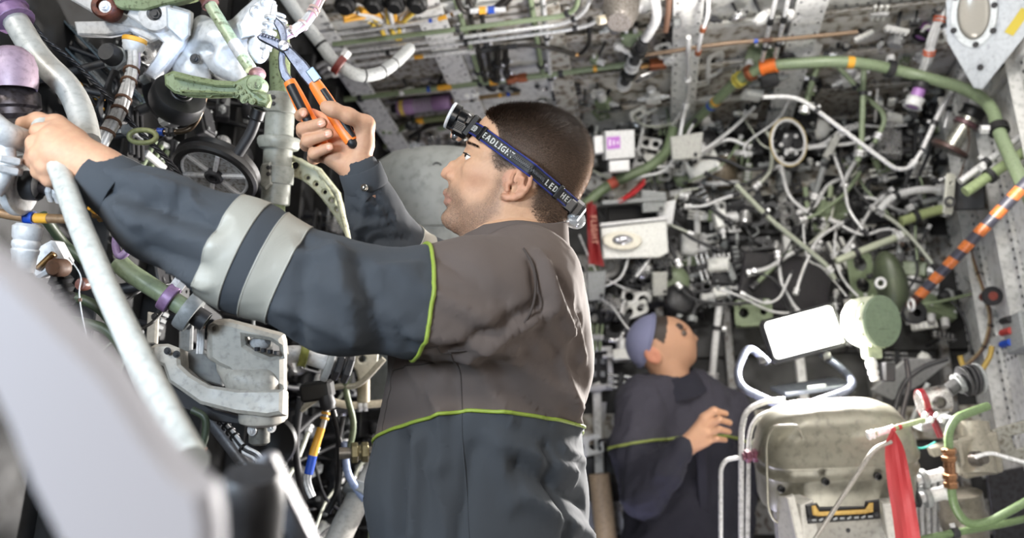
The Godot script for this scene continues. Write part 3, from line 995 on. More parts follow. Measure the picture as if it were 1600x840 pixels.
	var folds := [ # picture places of the two ends, width and height in millimetres
		[625, 425, 770, 505, 12, 7], [640, 520, 800, 545, 11, 8], [690, 400, 790, 470, 12, -6], [700, 545, 845, 475, 9, -7], [720, 560, 860, 490, 8, 6], [660, 440, 760, 470, 9, -4], [668, 500, 740, 530, 8, 4],
		[842, 395, 866, 480, 8, 7], [852, 415, 892, 520, 8, 8], [872, 430, 908, 500, 8, -7], [832, 410, 850, 500, 7, -6], [895, 470, 912, 560, 8, 6], [800, 560, 905, 630, 12, 8], [760, 570, 860, 655, 11, -6], [840, 520, 915, 590, 9, -5],
		[700, 570, 720, 640, 9, -7], [735, 560, 800, 660, 9, 6], [640, 570, 690, 645, 10, 7], [880, 560, 905, 670, 9, 7], [660, 560, 668, 640, 7, -5],
		[628, 690, 622, 840, 14, -16], [652, 690, 645, 840, 12, 12], [690, 650, 690, 730, 9, 7], [790, 690, 895, 740, 13, 10], [810, 725, 912, 785, 11, -10], [820, 775, 918, 838, 13, 12], [770, 680, 800, 790, 11, 7], [740, 700, 715, 845, 11, -8], [850, 700, 885, 838, 9, -8], [680, 730, 700, 845, 10, 7], [880, 700, 912, 720, 8, 6],
		[480, 375, 468, 535, 11, -6], [520, 385, 556, 535, 12, 8], [560, 400, 598, 540, 11, -7], [440, 480, 545, 525, 10, 7], [470, 395, 560, 398, 9, 7], [590, 420, 650, 415, 8, 5], [500, 440, 620, 500, 12, 6], [590, 470, 640, 540, 8, -5],
		[146, 288, 240, 318, 10, -8], [230, 315, 338, 352, 11, -9], [170, 268, 290, 300, 10, 8], [190, 330, 330, 385, 12, 7], [220, 285, 250, 315, 7, -6], [285, 300, 270, 335, 7, -6], [300, 320, 330, 340, 7, 6], [230, 390, 320, 420, 10, -6], [262, 420, 322, 448, 8, 6], [180, 310, 210, 350, 8, 6],
		[558, 300, 600, 330, 5, 5], [550, 330, 612, 352, 6, -6], [552, 352, 615, 345, 5, 6], [558, 378, 640, 372, 7, -6], [572, 310, 560, 370, 6, 8], [585, 305, 610, 340, 5, -5], [548, 345, 590, 388, 5, 5]]
	var k0 := 0
	for e in folds:
		k0 += 1
		var last := Vector3.INF
		for j in 4:                                    # laid on the cloth in three pieces
			var r := ray(lerpf(e[0], e[2], j / 3.0), lerpf(e[1], e[3], j / 3.0))
			var d := 0.75
			for i in 60:
				var ee := jk.ev(eye + r * d, jk.all)
				if ee < 0.001 or d > 1.6: break
				d += ee * 0.8
			if d > 1.55: last = Vector3.INF; continue
			var q := eye + r * d
			if last != Vector3.INF and last.distance_to(q) < 0.12: cr.append([last, q, e[4] * 0.00085, e[5] * 0.0012, k0])
			last = q
	var creases := crease_field(cr)
	displace(jm, func(p, _n):
		return creases.call(p) + 0.0012 * cz.get_noise_3dv(p * Vector3(16, 9, 16)) + 0.0009 * cz.get_noise_3dv(p * 38.0))
	# where it is cut
	var ax := (P(500, 455, .99) - P(650, 473, 1.01)).normalized()
	var el := (P(655, 478, 1.01)) 
	var el_ax := (P(520, 452, 0.98) - P(690, 473, 1.02)).normalized()
	var fax := (P(530, 464, .99) - P(250, 338, .965)).normalized()
	var near_arm := func(p: Vector3) -> bool: return depth_of(p) < 1.12 and p.x < P(700, 470, 1.02).x
	var rax := (P(584, 328, 1.275) - P(680, 440, 1.36)).normalized()
	var relb := P(655, 425, 1.35)
	var seam_of := func(pts: Array) -> Callable:      # height of the waist seam round the trunk
		return func(p: Vector3) -> float:
			var w := P(728, 640, 1.03)
			var x := p.x - w.x
			return p.y - (w.y + (x * 0.16 if x < 0 else -x * 0.055))
	var low: Callable = seam_of.call([])
	var near_line := [P(700, 472, 1.02), P(530, 464, .99), P(380, 398, .975), P(250, 338, .965), P(140, 268, .96)]
	var sleeve := func(p: Vector3) -> float:           # negative on either sleeve below its seam
		var dn := 1.0
		for i in 4: dn = minf(dn, p.distance_to(Geometry3D.get_closest_point_to_segment(p, near_line[i], near_line[i + 1])))
		var a := -(p - el).dot(el_ax) if dn < 0.098 else 1.0
		var b := -(p - relb).dot(rax) if p.distance_to(Geometry3D.get_closest_point_to_segment(p, P(690, 440, 1.36), P(600, 378, 1.305))) < 0.08 or p.distance_to(Geometry3D.get_closest_point_to_segment(p, P(600, 378, 1.305), P(563, 262, 1.24))) < 0.09 else 1.0
		return minf(a, b)
	var k1 := split(jm, sleeve)
	var sl: Dictionary = k1[0]
	var k2 := split(k1[1], low)
	var lower: Dictionary = k2[0]
	var upper: Dictionary = k2[1]
	var slate := cloth(Color(0.265, 0.278, 0.295))
	var taupe := cloth(Color(0.385, 0.345, 0.325))
	# reflective bands round the sleeves
	var bands := [[P(428, 432, .98), fax, 0.0155], [P(362, 400, .975), fax, 0.0155], [P(628, 396, 1.325), rax, 0.013]]
	var rest := sl
	var refl := reflective()
	for bd in bands:
		var bf := func(p: Vector3) -> float:
			if p.distance_to(bd[0]) > 0.12: return 1.0
			return absf((p - bd[0]).dot(bd[1])) - bd[2]
		var k := split(rest, bf)
		obj("reflective_band", soup([k[0]], 0.0012), refl, man)
		obj("band_hem", bead(k[2], 0.0011, 0.0006), refl, man)
		rest = k[1]
	var so := obj("sleeves", soup([rest]), slate, man)
	so.set_meta("label", "dark slate sleeves of the coveralls")
	obj("yoke", soup([upper]), taupe, man).set_meta("label", "taupe chest, back and shoulders of the coveralls")
	obj("coverall_trunk", soup([lower]), slate, man).set_meta("label", "dark slate lower part of the coveralls")
	var lime := M(Color(0.52, 0.59, 0.22), 0.6, 0, "")
	obj("piping", bead(k1[2], 0.0026, 0.0008), lime, man).set_meta("label", "lime green piping round the sleeves")
	obj("piping", bead(k2[2], 0.0026, 0.0008), lime, man).set_meta("label", "lime green piping round the waist")
	# sewn seams: armhole and side
	var thread := cloth(Color(0.30, 0.27, 0.255))
	var side_seam := split({"v": upper.v, "n": upper.n, "t": upper.t}, func(p: Vector3) -> float: return p.x - (P(733, 600, 1.03).x + 0.012 * sin(p.y * 9.0)) if depth_of(p) < 1.1 and p.y < P(700, 560, 1.03).y else 1.0)
	obj("side_seam", bead(side_seam[2], 0.0009, 0.0002), thread, man)
	var side_low := split(lower, func(p: Vector3) -> float: return p.x - (P(733, 600, 1.03).x + 0.012 * sin(p.y * 9.0)) if depth_of(p) < 1.12 else 1.0)
	obj("side_seam", bead(side_low[2], 0.0009, 0.0002), slate, man)
	var hole := []
	for e in [[818, 388], [832, 412], [837, 440], [834, 472], [822, 500], [800, 522], [770, 538], [735, 546], [700, 549]]:
		var r := ray(e[0], e[1])
		var d := 0.75
		for i in 60:
			var ee := jk.ev(eye + r * d, jk.all)
			if ee < 0.0008: break
			d += ee * 0.8
		hole.append(eye + r * d)
	obj("armhole_seam", MB.new().sweep(spline(hole, 6), 0.0016, 6), thread, man)
	# collar, turned up round the neck
	var cb := MB.new()
	var cc := P(803, 381, 1.205)
	var cu := (look * Vector3(0.10, 0.99, 0.0)).normalized()
	var cx := (look * Vector3(0.99, -0.10, 0)).normalized()
	var czv := cx.cross(cu)
	var rows := []
	for i in 7:
		var prof: Array = [[-0.016, 0.010], [0.004, 0.003], [0.024, -0.001], [0.0285, 0.0015], [0.027, 0.0045], [0.004, 0.0085], [-0.018, 0.017]][i]
		var row := []
		for k in 49:
			var a := TAU * k / 48
			var rr: float = 0.0660 + prof[1]
			var dip := 0.0 if cos(a) > -0.6 else -0.018 * (-(cos(a) + 0.6) / 0.4)
			var q: Vector3 = cc + cx * cos(a) * rr * 1.07 + czv * sin(a) * rr * 1.04 + cu * (prof[0] * (1.0 + 0.15 * cos(a)) + dip + 0.002 * sin(a * 5.0) + cos(a) * 0.004)
			row.append(q)
		rows.append(row)
	for i in 6:
		for k in 48:
			var nq := []
			for e in [[i, k], [i, k + 1], [i + 1, k + 1], [i + 1, k]]:
				var kk: int = e[1] % 48
				var du: Vector3 = rows[e[0]][(kk + 1) % 48] - rows[e[0]][(kk + 47) % 48]
				var dv: Vector3 = rows[mini(e[0] + 1, 6)][kk] - rows[maxi(e[0] - 1, 0)][kk]
				nq.append(dv.cross(du).normalized())
			cb.quad(rows[i][k], rows[i][k + 1], rows[i + 1][k + 1], rows[i + 1][k], nq[0], nq[1], nq[2], nq[3])
	obj("collar", cb, taupe, man)
	# cuff of the raised arm with its press stud
	var cf := MB.new()
	var ca := P(562, 263, 1.239)
	var cax := (P(572, 290, 1.25) - ca).normalized()
	cf.lathe(ca, cax, [Vector2(0.0265, 0.002), Vector2(0.0300, -0.001), Vector2(0.0318, 0.001), Vector2(0.0335, 0.028), Vector2(0.0328, 0.031), Vector2(0.0310, 0.031)], 28, Vector2(1.02, 0.98))
	var co := obj("cuff", cf, slate, man)
	var st := P(569, 293, 1.207)
	var sto := (look * Vector3(0.1, 0.05, 1)).normalized()
	obj("press_stud", MB.new().lathe(st, sto, [Vector2(0.0052, -0.003), Vector2(0.0052, 0.0012), Vector2(0.0040, 0.0022), Vector2(0.0026, 0.0015), Vector2(0.0014, 0.0024), Vector2(0, 0.0026)], 18), M(Color(0.72, 0.70, 0.66), 0.28, 1.0, ""), co)
	var cl := MB.new()
	var la := P(160, 278, .962)
	var lax := (P(250, 338, .965) - la).normalized()
	cl.lathe(la, lax, [Vector2(0.026, 0.000), Vector2(0.0310, -0.014), Vector2(0.0330, -0.012), Vector2(0.0385, 0.026), Vector2(0.0375, 0.029), Vector2(0.033, 0.029)], 28)
	obj("cuff", cl, slate, man)
	# chest pocket with clear pen sleeve at the front edge, and boots
	var pk := MB.new()
	pk.box(P(624, 590, 1.13), Vector3(0.026, 0.085, 0.05), look, 0.004)
	obj("pen_pocket", pk, M(Color(0.36, 0.34, 0.33), 0.2, 0, ""), man)
	var bt := Field.new()
	for s: float in [-1.0, 1.0]:
		var hip: Vector3 = hipc + side * 0.09 * s
		var an := Vector3(hip.x + 0.05, 0.10, hip.z) + side * 0.03 * s
		bt.cap(an + Vector3(0, 0.06, 0), an - Vector3(0, 0.04, 0), 0.058, 0.056, 0.03)
		bt.cap(an - Vector3(0, 0.045, 0), an + Vector3(-0.17, -0.058, 0), 0.054, 0.042, 0.03)
	var btm := bt.net(Vector3(hipc.x - 0.35, -0.02, hipc.z - 0.3), Vector3(hipc.x + 0.3, 0.3, hipc.z + 0.3), 0.014)
	for i in btm.v.size(): btm.v[i].y = maxf(btm.v[i].y, 0.001)
	normals(btm)
	obj("boots", soup([btm]), M(Color(0.05, 0.05, 0.055), 0.5), man)
	settle(man)
	build_headlamp(hf)
	build_pliers(D)

func cloth(c: Color) -> StandardMaterial3D:
	var m := M(c, 0.92, 0, "weave", 60.0)
	m.rim_enabled = true; m.rim = 0.18; m.rim_tint = 0.5
	m.metallic_specular = 0.25
	m.heightmap_enabled = true; m.heightmap_texture = shapes["weave"]; m.heightmap_scale = 0.03
	return m
func reflective() -> StandardMaterial3D:
	var m := M(Color(0.62, 0.61, 0.57), 0.50, 0.0, "weave", 50.0)
	return m

func build_headlamp(hf: Field) -> void:
	var lamp := thing("headlamp", "black headlamp with printed elastic strap worn round the head of the man in front", "headlamp")
	var black := M(Color(0.045, 0.045, 0.05), 0.55, 0, "")
	var blue := M(Color(0.06, 0.12, 0.42), 0.6, 0, "")
	var plas := M(Color(0.06, 0.06, 0.065), 0.25, 0, "")
	var clear := StandardMaterial3D.new()
	clear.transparency = BaseMaterial3D.TRANSPARENCY_ALPHA; clear.albedo_color = Color(0.9, 0.93, 0.95, 0.25); clear.roughness = 0.08
	var silver := M(Color(0.85, 0.86, 0.88), 0.18, 1.0, "")
	# the band lies in a plane through the forehead and the nape: march out to the skin
	var mid := h(822, 262)
	var f1 := (h(733, 196) - h(900, 326)).normalized()
	var lt := look * (hyaw * Vector3(0, 0, 1))
	var nn := f1.cross(lt).normalized()
	if nn.y < 0: nn = -nn
	lt = (lt - nn * 0.02).normalized(); nn = f1.cross(lt).normalized()
	if nn.y < 0: nn = -nn
	var org := h(733, 196).lerp(h(900, 326), 0.5)
	var path := PackedVector3Array()
	var steps := 72
	for k in steps + 1:
		var a := TAU * k / steps
		var d := f1 * cos(a) + lt * sin(a)
		var r := 0.03
		for j in 40:
			var e := hf.ev(org + d * r, hf.all) - 0.0045
			if absf(e) < 0.0003: break
			r += -e * 0.8 if false else (-(e) if e > 0 else -e) * 0.8
		path.append(org + d * r)
	# a taut band bridges hollows: take the convex outline
	var flat2 := PackedVector2Array()
	for p in path: flat2.append(V((p - org).dot(f1), (p - org).dot(lt)))
	var hull := Geometry2D.convex_hull(flat2)
	var ring := PackedVector3Array()
	var per := 0.0
	for i in hull.size() - 1: per += hull[i].distance_to(hull[i + 1])
	var seg := 120
	var acc := 0.0
	var at := 0
	for k in seg + 1:
		var w := per * k / seg
		while at < hull.size() - 2 and acc + hull[at].distance_to(hull[at + 1]) < w:
			acc += hull[at].distance_to(hull[at + 1]); at += 1
		var q := hull[at].lerp(hull[at + 1], clampf((w - acc) / maxf(hull[at].distance_to(hull[at + 1]), 1e-6), 0, 1))
		ring.append(org + f1 * q.x + lt * q.y)
	var strap := MB.new().sweep(ring, 1.0, 12, Vector2(0.0082, 0.0011), nn, true)
	var so := obj("strap", strap, black, lamp)
	for s: float in [-1.0, 1.0]:
		var e := PackedVector3Array()
		for p in ring: e.append(p + nn * 0.0084 * s)
		obj("strap_edge", MB.new().sweep(e, 1.0, 8, Vector2(0.0014, 0.0015), nn, true), blue, so)
	# print along the near side
	var near := []
	for i in ring.size():
		var q := hp(ring[i])
		if q.z > 0.012: near.append([q.x, ring[i]])
	near.sort_custom(func(a, b): return a[0] < b[0])
	var line := PackedVector3Array()
	for e in near: line.append(e[1])
	var grey := M(Color(0.72, 0.72, 0.70), 0.5, 0, "")
	var font := SystemFont.new()
	font.font_names = PackedStringArray(["Droid Sans"])
	font.font_weight = 700
	var put_text := func(text: String, t0: float, size: float) -> void:
		var total := 0.0
		for i in line.size() - 1: total += line[i].distance_to(line[i + 1])
		var t := t0
		for ch in text:
			t += size * (0.20 if ch == "I" else 0.36) / total
			if ch != " ":
				var pd := along(line, t)
				var tm := TextMesh.new()
				tm.text = ch; tm.font = font; tm.font_size = 32; tm.pixel_size = size / 32.0; tm.depth = 0.0006; tm.curve_step = 2.0
				var x: Vector3 = pd[1]
				var z := x.cross(nn).normalized()
				if z.dot(lt) < 0: z = -z
				var y := z.cross(x)
				share("letter", tm, grey, so, Transform3D(Basis(x, y, z), pd[0] + z * 0.0014))
			t += size * (0.20 if ch == "I" else 0.36) / total
	put_text.call("LED HEADLIGHT", 0.03, 0.0118)
	put_text.call("LED HEAD", 0.68, 0.0118)
	var zig := PackedVector3Array()
	var last := 0
	for i in 47:
		var pd := along(line, 0.40 + 0.27 * i / 46.0)
		var x: Vector3 = pd[1]
		var z := x.cross(nn).normalized()
		if z.dot(lt) < 0: z = -z
		zig.append(pd[0] + z * 0.0019 + nn * (0.0038 if i % 2 else -0.0034))
	obj("zigzag_cord", MB.new().sweep(round_path(Array(zig), 0.002, 2), 0.0009, 6), M(Color(0.25, 0.25, 0.26), 0.4, 0, ""), so)
	for t in [0.19, 0.79]:
		var pd := along(line, t)
		var x: Vector3 = pd[1]
		var z := x.cross(nn).normalized()
		if z.dot(lt) < 0: z = -z
		obj("slider", MB.new().box(pd[0] + z * 0.001, Vector3(0.0085, 0.022, 0.0065), Basis(x, z.cross(x), z), 0.0015), plas, so)
	# lamp housing on the forehead, tilted up along the gaze
	var c := h(722, 188)
	var ldir := (look * (hyaw * Vector3(-0.88, 0.44, 0.12))).normalized()
	var lu := (look * (hyaw * Vector3(0.44, 0.88, 0))).normalized()
	var ls := ldir.cross(lu)
	var house := MB.new()
	house.lathe(c - ldir * 0.014, ldir, [Vector2(0, 0), Vector2(0.013, 0.0), Vector2(0.0165, 0.003), Vector2(0.0175, 0.010), Vector2(0.0175, 0.021), Vector2(0.0200, 0.023), Vector2(0.0200, 0.033), Vector2(0.0185, 0.0345), Vector2(0.0165, 0.032), Vector2(0.0100, 0.024), Vector2(0.0, 0.022)], 28)
	house.box(c - lu * 0.011 - ldir * 0.004, Vector3(0.03, 0.026, 0.034), Basis(ldir, lu, ls), 0.005)
	house.box(c + lu * 0.002 - ldir * 0.012 + ls * 0.0, Vector3(0.016, 0.014, 0.05), Basis(ldir, lu, ls), 0.004)
	house.box(h(739, 200), Vector3(0.012, 0.036, 0.052), Basis(f1, nn, lt), 0.004)
	var hob := obj("lamp_housing", house, plas, lamp)
	obj("bezel", MB.new().torus(c + ldir * 0.0195, ldir, 0.0180, 0.0030, 28, 8), M(Color(0.86, 0.87, 0.88), 0.3, 0.3, ""), hob)
	var sw := MB.new()
	for k in 5: sw.box(c - lu * (0.006 + 0.0022 * k) + lt * 0.0172 - ldir * 0.001, Vector3(0.015, 0.0011, 0.0016), Basis(ldir, lu, ls), 0.0003)
	obj("grip_ridges", sw, black, hob)
	obj("side_lens", MB.new().lathe(c - lu * 0.020 - ldir * 0.001, -lu, [Vector2(0.0, -0.004), Vector2(0.011, -0.004), Vector2(0.011, 0.004), Vector2(0.008, 0.0095), Vector2(0, 0.0115)], 20), silver, hob)
	var glow := StandardMaterial3D.new()
	glow.albedo_color = Color(0.95, 0.97, 1.0); glow.emission_enabled = true; glow.emission = Color(0.85, 0.92, 1.0); glow.emission_energy_multiplier = 3.0
	obj("lamp_lens", MB.new().lathe(c + ldir * 0.0185, ldir, [Vector2(0, 0.0035), Vector2(0.008, 0.003), Vector2(0.0155, 0.0), Vector2(0.0, -0.001)], 24), glow, hob)
	var sp := SpotLight3D.new()
	sp.name = "headlamp_beam"
	add_child(sp)
	sp.position = c + ldir * 0.028
	sp.look_at(P(400, 60, 1.3), Vector3.UP)
	sp.light_energy = 0.9; sp.light_color = Color(0.74, 0.84, 1.0); sp.spot_angle = 15.0; sp.spot_angle_attenuation = 0.7
	sp.spot_range = 6.0; sp.spot_attenuation = 2.0; sp.light_size = 0.02; sp.shadow_enabled = true
	# battery pack at the nape
	var bc := h(898, 334)
	var bk := MB.new()
	bk.box(h(900, 330), Vector3(0.020, 0.030, 0.050), Basis(f1, nn, lt), 0.006)
	bk.box(h(889, 318, 0.035), Vector3(0.026, 0.019, 0.008), Basis(f1, nn, lt), 0.003)
	var bo := obj("battery_pack", bk, plas, lamp)
	var dome := MB.new().ball(h(896, 341), Vector3(0.019, 0.015, 0.026), Basis(f1, nn, lt), 20)
	obj("clear_cover", dome, clear, bo)
	var inn := MB.new()
	for k in 4: inn.ball(h(886 + 6 * k, 345 - 3 * k, 0.012), Vector3.ONE * 0.0036, Basis.IDENTITY, 10)
	obj("reflector", inn, silver, bo)
	settle(lamp)

func build_pliers(D: float) -> void:
	var t := thing("pliers", "long slip-joint pliers with orange and grey handles in the raised right hand", "pliers")
	var steel := M(Color(0.50, 0.52, 0.58), 0.32, 1.0, "grime", 20.0)
	var orange := M(Color(0.93, 0.49, 0.19), 0.38, 0, "")
	var dark := M(Color(0.10, 0.105, 0.12), 0.5, 0, "")
	var z := look.z
	var dd := D - 0.012
	# main limb from the jaw to the far handle, flat bar with rounded edges
	var pl := func(pts: Array, d: float) -> PackedVector2Array:
		var q := PackedVector2Array()
		for p in pts: q.append(V(p[0], -p[1]) * d / FOC)
		return q
	var bb := look
	var o := P(0, 0, dd) - look * Vector3(-800 / FOC * dd, 420 / FOC * dd, 0) + look * Vector3(-800.0 / FOC * dd, 420.0 / FOC * dd, 0)
	var lim := MB.new().plate(pl.call([[402, 58], [410, 52], [424, 56], [437, 62], [448, 68], [462, 80], [478, 96], [490, 112], [499, 125], [497, 131], [487, 138], [484, 137], [470, 121], [452, 96], [444, 84], [432, 77], [418, 70], [405, 63]], dd), P(0, 0, dd), bb, 0.009, 0.0022)
	obj("upper_limb", lim, steel, t)
	var low := MB.new().plate(pl.call([[432, 27], [440, 34], [446, 42], [449, 56], [447, 72], [445, 84], [445, 98], [449, 112], [459, 125], [457, 129], [449, 133], [440, 122], [436, 108], [435, 92], [437, 76], [438, 60], [434, 48], [428, 38]], dd + 0.010), P(0, 0, dd + 0.010), bb, 0.008, 0.002)
	obj("lower_limb", low, steel, t)
	var jw := MB.new()
	for k in 6:
		jw.box(P(409 + 5 * k, 55 + 1.6 * k, dd - 0.004), Vector3(0.003, 0.004, 0.008), look.rotated(look.z, -0.4), 0.0006)
	obj("jaw_teeth", jw, steel, t)
	obj("pivot_bolt", MB.new().lathe(P(444, 72, dd - 0.003), z, [Vector2(0.0085, -0.012), Vector2(0.0085, 0.003), Vector2(0.0070, 0.0050), Vector2(0, 0.0058)], 18), M(Color(0.62, 0.63, 0.66), 0.25, 1.0, ""), t)
	obj("push_button", MB.new().box(P(490, 117, dd - 0.006), Vector3(0.021, 0.013, 0.005), look.rotated(look.z, deg_to_rad(-54)), 0.0015), M(Color(0.62, 0.72, 0.82), 0.3, 1.0, ""), t)
	# handles
	var hs := spline([P(490, 128, dd), P(502, 146, dd), P(520, 174, dd - 0.004), P(537, 202, dd - 0.006), P(549, 221, dd - 0.006)], 8)
	var rr := []
	for i in hs.size(): rr.append(0.0095 + 0.0022 * sin(PI * i / (hs.size() - 1.0)))
	var h1 := obj("handle", MB.new().sweep(hs, rr, 16, Vector2(1.0, 0.75), look.x), orange, t)
	obj("handle_inlay", MB.new().sweep(spline([P(504, 141, dd - 0.003), P(524, 171, dd - 0.008), P(541, 199, dd - 0.009), P(551, 215, dd - 0.007)], 8), 0.0062, 12, Vector2(0.9, 0.9), look.x), dark, h1)
	obj("handle_end", MB.new().ball(P(550, 223, dd - 0.006), Vector3(0.0092, 0.0075, 0.0085), look.rotated(look.z, deg_to_rad(-55)), 16), dark, h1)
	var ls := spline([P(452, 127, dd + 0.010), P(462, 146, dd + 0.008), P(475, 172, dd + 0.004), P(489, 198, dd + 0.002), P(500, 220, dd + 0.002), P(508, 236, dd + 0.002)], 8)
	var r2 := []
	for i in ls.size(): r2.append(0.0090 + 0.0022 * sin(PI * i / (ls.size() - 1.0)))
	var h2 := obj("handle", MB.new().sweep(ls, r2, 16, Vector2(1.0, 0.75), look.x), orange, t)
	obj("handle_inlay", MB.new().sweep(spline([P(454, 134, dd + 0.004), P(463, 152, dd + 0.001), P(475, 176, dd - 0.003), P(484, 194, dd - 0.003)], 8), 0.0070, 12, Vector2(1.0, 0.9), look.x), dark, h2)
	settle(t)

# ---------------------------------------------------------------- the bay: skin, frames and bulkheads
const FL := 37.142857
func rivets(pts: Array, n: Vector3, r: float, m: Material, parent: Node) -> void:
	var mm := MultiMesh.new()
	mm.transform_format = MultiMesh.TRANSFORM_3D
	if not shapes.has("rivet"):
		shapes["rivet"] = make(MB.new().lathe(Vector3.ZERO, Vector3.UP, [Vector2(1, -0.1), Vector2(0.92, 0.25), Vector2(0.6, 0.5), Vector2(0, 0.6)], 8))
	mm.mesh = shapes["rivet"]
	mm.instance_count = pts.size()
	var f := MB.new().frame(n)
	for i in pts.size(): mm.set_instance_transform(i, Transform3D(f.scaled(Vector3.ONE * r) if false else Basis(f.x * r, f.y * r, f.z * r), pts[i]))
	var o := MultiMeshInstance3D.new()
	o.multimesh = mm; o.material_override = m; o.name = "rivets"
	o.set_meta("kind", "stuff")
	parent.add_child(o, true)
func row(a: Vector3, b: Vector3, step: float) -> Array:
	var q := []
	var n := int(a.distance_to(b) / step)
	for i in n + 1: q.append(a.lerp(b, float(i) / maxi(n, 1)))
	return q
func shell(called: String, lo: Vector3, hi: Vector3, m: Material) -> Node3D:
	var o := obj(called, MB.new().box(Vector3.ZERO, hi - lo, Basis.IDENTITY, 0.001), m, self)
	o.position = (lo + hi) / 2
	o.name = called
	stru(o)
	return o
func build_setting() -> void:
	var z1 := -0.55                                      # the bay is open from here towards the camera
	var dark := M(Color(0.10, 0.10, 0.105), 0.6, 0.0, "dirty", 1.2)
	var skin := M(Color(0.66, 0.65, 0.62), 0.55, 0.0, "dirty", 1.6)
	var pale := M(Color(0.84, 0.84, 0.83), 0.45, 0.0, "grime", 3.0)
	var grey := M(Color(0.46, 0.46, 0.46), 0.5, 0.0, "dirty", 2.0)
	var fast := M(Color(0.34, 0.34, 0.35), 0.4, 0.6, "")
	shell("floor", Vector3(XL - 0.6, -0.08, ZB - 0.1), Vector3(XR + 0.6, 0.0, 2.2), M(Color(0.30, 0.30, 0.31), 0.7, 0.0, "dirty", 1.0))
	var cl := shell("ceiling", Vector3(XL - 0.1, HC, ZB - 0.1), Vector3(XR + 0.1, HC + 0.06, z1), grey)
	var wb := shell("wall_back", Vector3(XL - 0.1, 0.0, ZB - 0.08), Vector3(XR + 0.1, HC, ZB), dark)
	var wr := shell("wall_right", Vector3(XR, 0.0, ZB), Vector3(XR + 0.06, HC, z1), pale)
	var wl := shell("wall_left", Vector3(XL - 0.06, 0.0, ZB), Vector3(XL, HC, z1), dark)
	# ceiling: skin panels between frames, long frames, cross stringers
	var xs := [C(508, 30).x, C(703, 70).x, C(888, 150).x, C(1070, 60).x, C(1252, 30).x]
	var cm := cl.position
	var edges := [XL] + xs + [XR]
	var zs := []
	var zz := ZB
	while zz < z1 - 0.1:
		zs.append(zz); zz += 0.235
	rng.seed = 71
	var panel_m := [M(Color(0.78, 0.77, 0.75), 0.5, 0.0, "dirty", 1.3), M(Color(0.72, 0.70, 0.67), 0.55, 0.0, "dirty", 2.1), M(Color(0.82, 0.82, 0.80), 0.5, 0.0, "grime", 1.7), M(Color(0.60, 0.59, 0.57), 0.6, 0.0, "dirty", 2.6)]
	var rv := []
	for i in edges.size() - 1:
		for j in zs.size():
			var x0: float = edges[i] + 0.006
			var x1: float = edges[i + 1] - 0.006
			var a: float = zs[j] + 0.004
			var b: float = minf(zs[j] + 0.231, z1)
			if a > -1.6: continue
			var mb := MB.new().box(Vector3((x0 + x1) / 2, HC - 0.004, (a + b) / 2) - cm, Vector3(x1 - x0, 0.008, b - a), Basis.IDENTITY, 0.0015)
			obj("skin_panel", mb, panel_m[rng.randi() % 4], cl)
			rv.append_array(row(Vector3(x0 + 0.02, HC - 0.009, a + 0.012) - cm, Vector3(x1 - 0.02, HC - 0.009, a + 0.012) - cm, 0.03))
	for i in xs.size():
		var wd: float = [0.085, 0.088, 0.075, 0.088, 0.092][i]
		var mb := MB.new()
		mb.box(Vector3(xs[i], HC - 0.030, (ZB + z1) / 2) - cm, Vector3(0.008, 0.045, z1 - ZB), Basis.IDENTITY, 0.001)
		mb.box(Vector3(xs[i], HC - 0.054, (ZB + z1) / 2) - cm, Vector3(wd, 0.007, z1 - ZB), Basis.IDENTITY, 0.0015)
		obj("frame", mb, pale if i != 2 else skin, cl)
		for s: float in [-1.0, 1.0]:
			rv.append_array(row(Vector3(xs[i] + s * wd * 0.36, HC - 0.058, ZB + 0.05) - cm, Vector3(xs[i] + s * wd * 0.36, HC - 0.058, -1.5) - cm, 0.055))
	for j in zs.size():
		if zs[j] > -1.6: continue
		for i in edges.size() - 1:
			var x0: float = edges[i] + 0.01
			var x1: float = edges[i + 1] - 0.01
			var mb := MB.new()
			mb.box(Vector3((x0 + x1) / 2, HC - 0.020, zs[j]) - cm, Vector3(x1 - x0, 0.024, 0.006), Basis.IDENTITY, 0.001)
			mb.box(Vector3((x0 + x1) / 2, HC - 0.033, zs[j] + 0.012) - cm, Vector3(x1 - x0, 0.005, 0.030), Basis.IDENTITY, 0.001)
			obj("stringer", mb, panel_m[(i + j * 2) % 4], cl)
	rivets(rv, Vector3.DOWN, 0.0042, fast, cl)
	# right wall: overlapping plates, upright frames, rivet rows
	var wm := wr.position
	var rr := []
	var plates := [[-2.99, -2.74, 1.30, 2.58, 0], [-2.73, -2.50, 1.62, 2.58, 1], [-2.73, -2.50, 1.02, 1.61, 2], [-2.49, -2.23, 1.80, 2.58, 0], [-2.49, -2.23, 1.22, 1.79, 1], [-2.22, -1.93, 1.66, 2.58, 2], [-2.22, -1.93, 0.9, 1.65, 0], [-1.92, -1.5, 0.9, 2.58, 1], [-2.99, -2.74, 0.7, 1.29, 1], [-2.49, -2.23, 0.6, 1.21, 2]]
	var wpm := [M(Color(0.84, 0.84, 0.83), 0.4, 0.0, "grime", 2.0), M(Color(0.80, 0.80, 0.79), 0.42, 0.0, "grime", 1.1), M(Color(0.86, 0.86, 0.85), 0.38, 0.0, "grime", 3.0)]
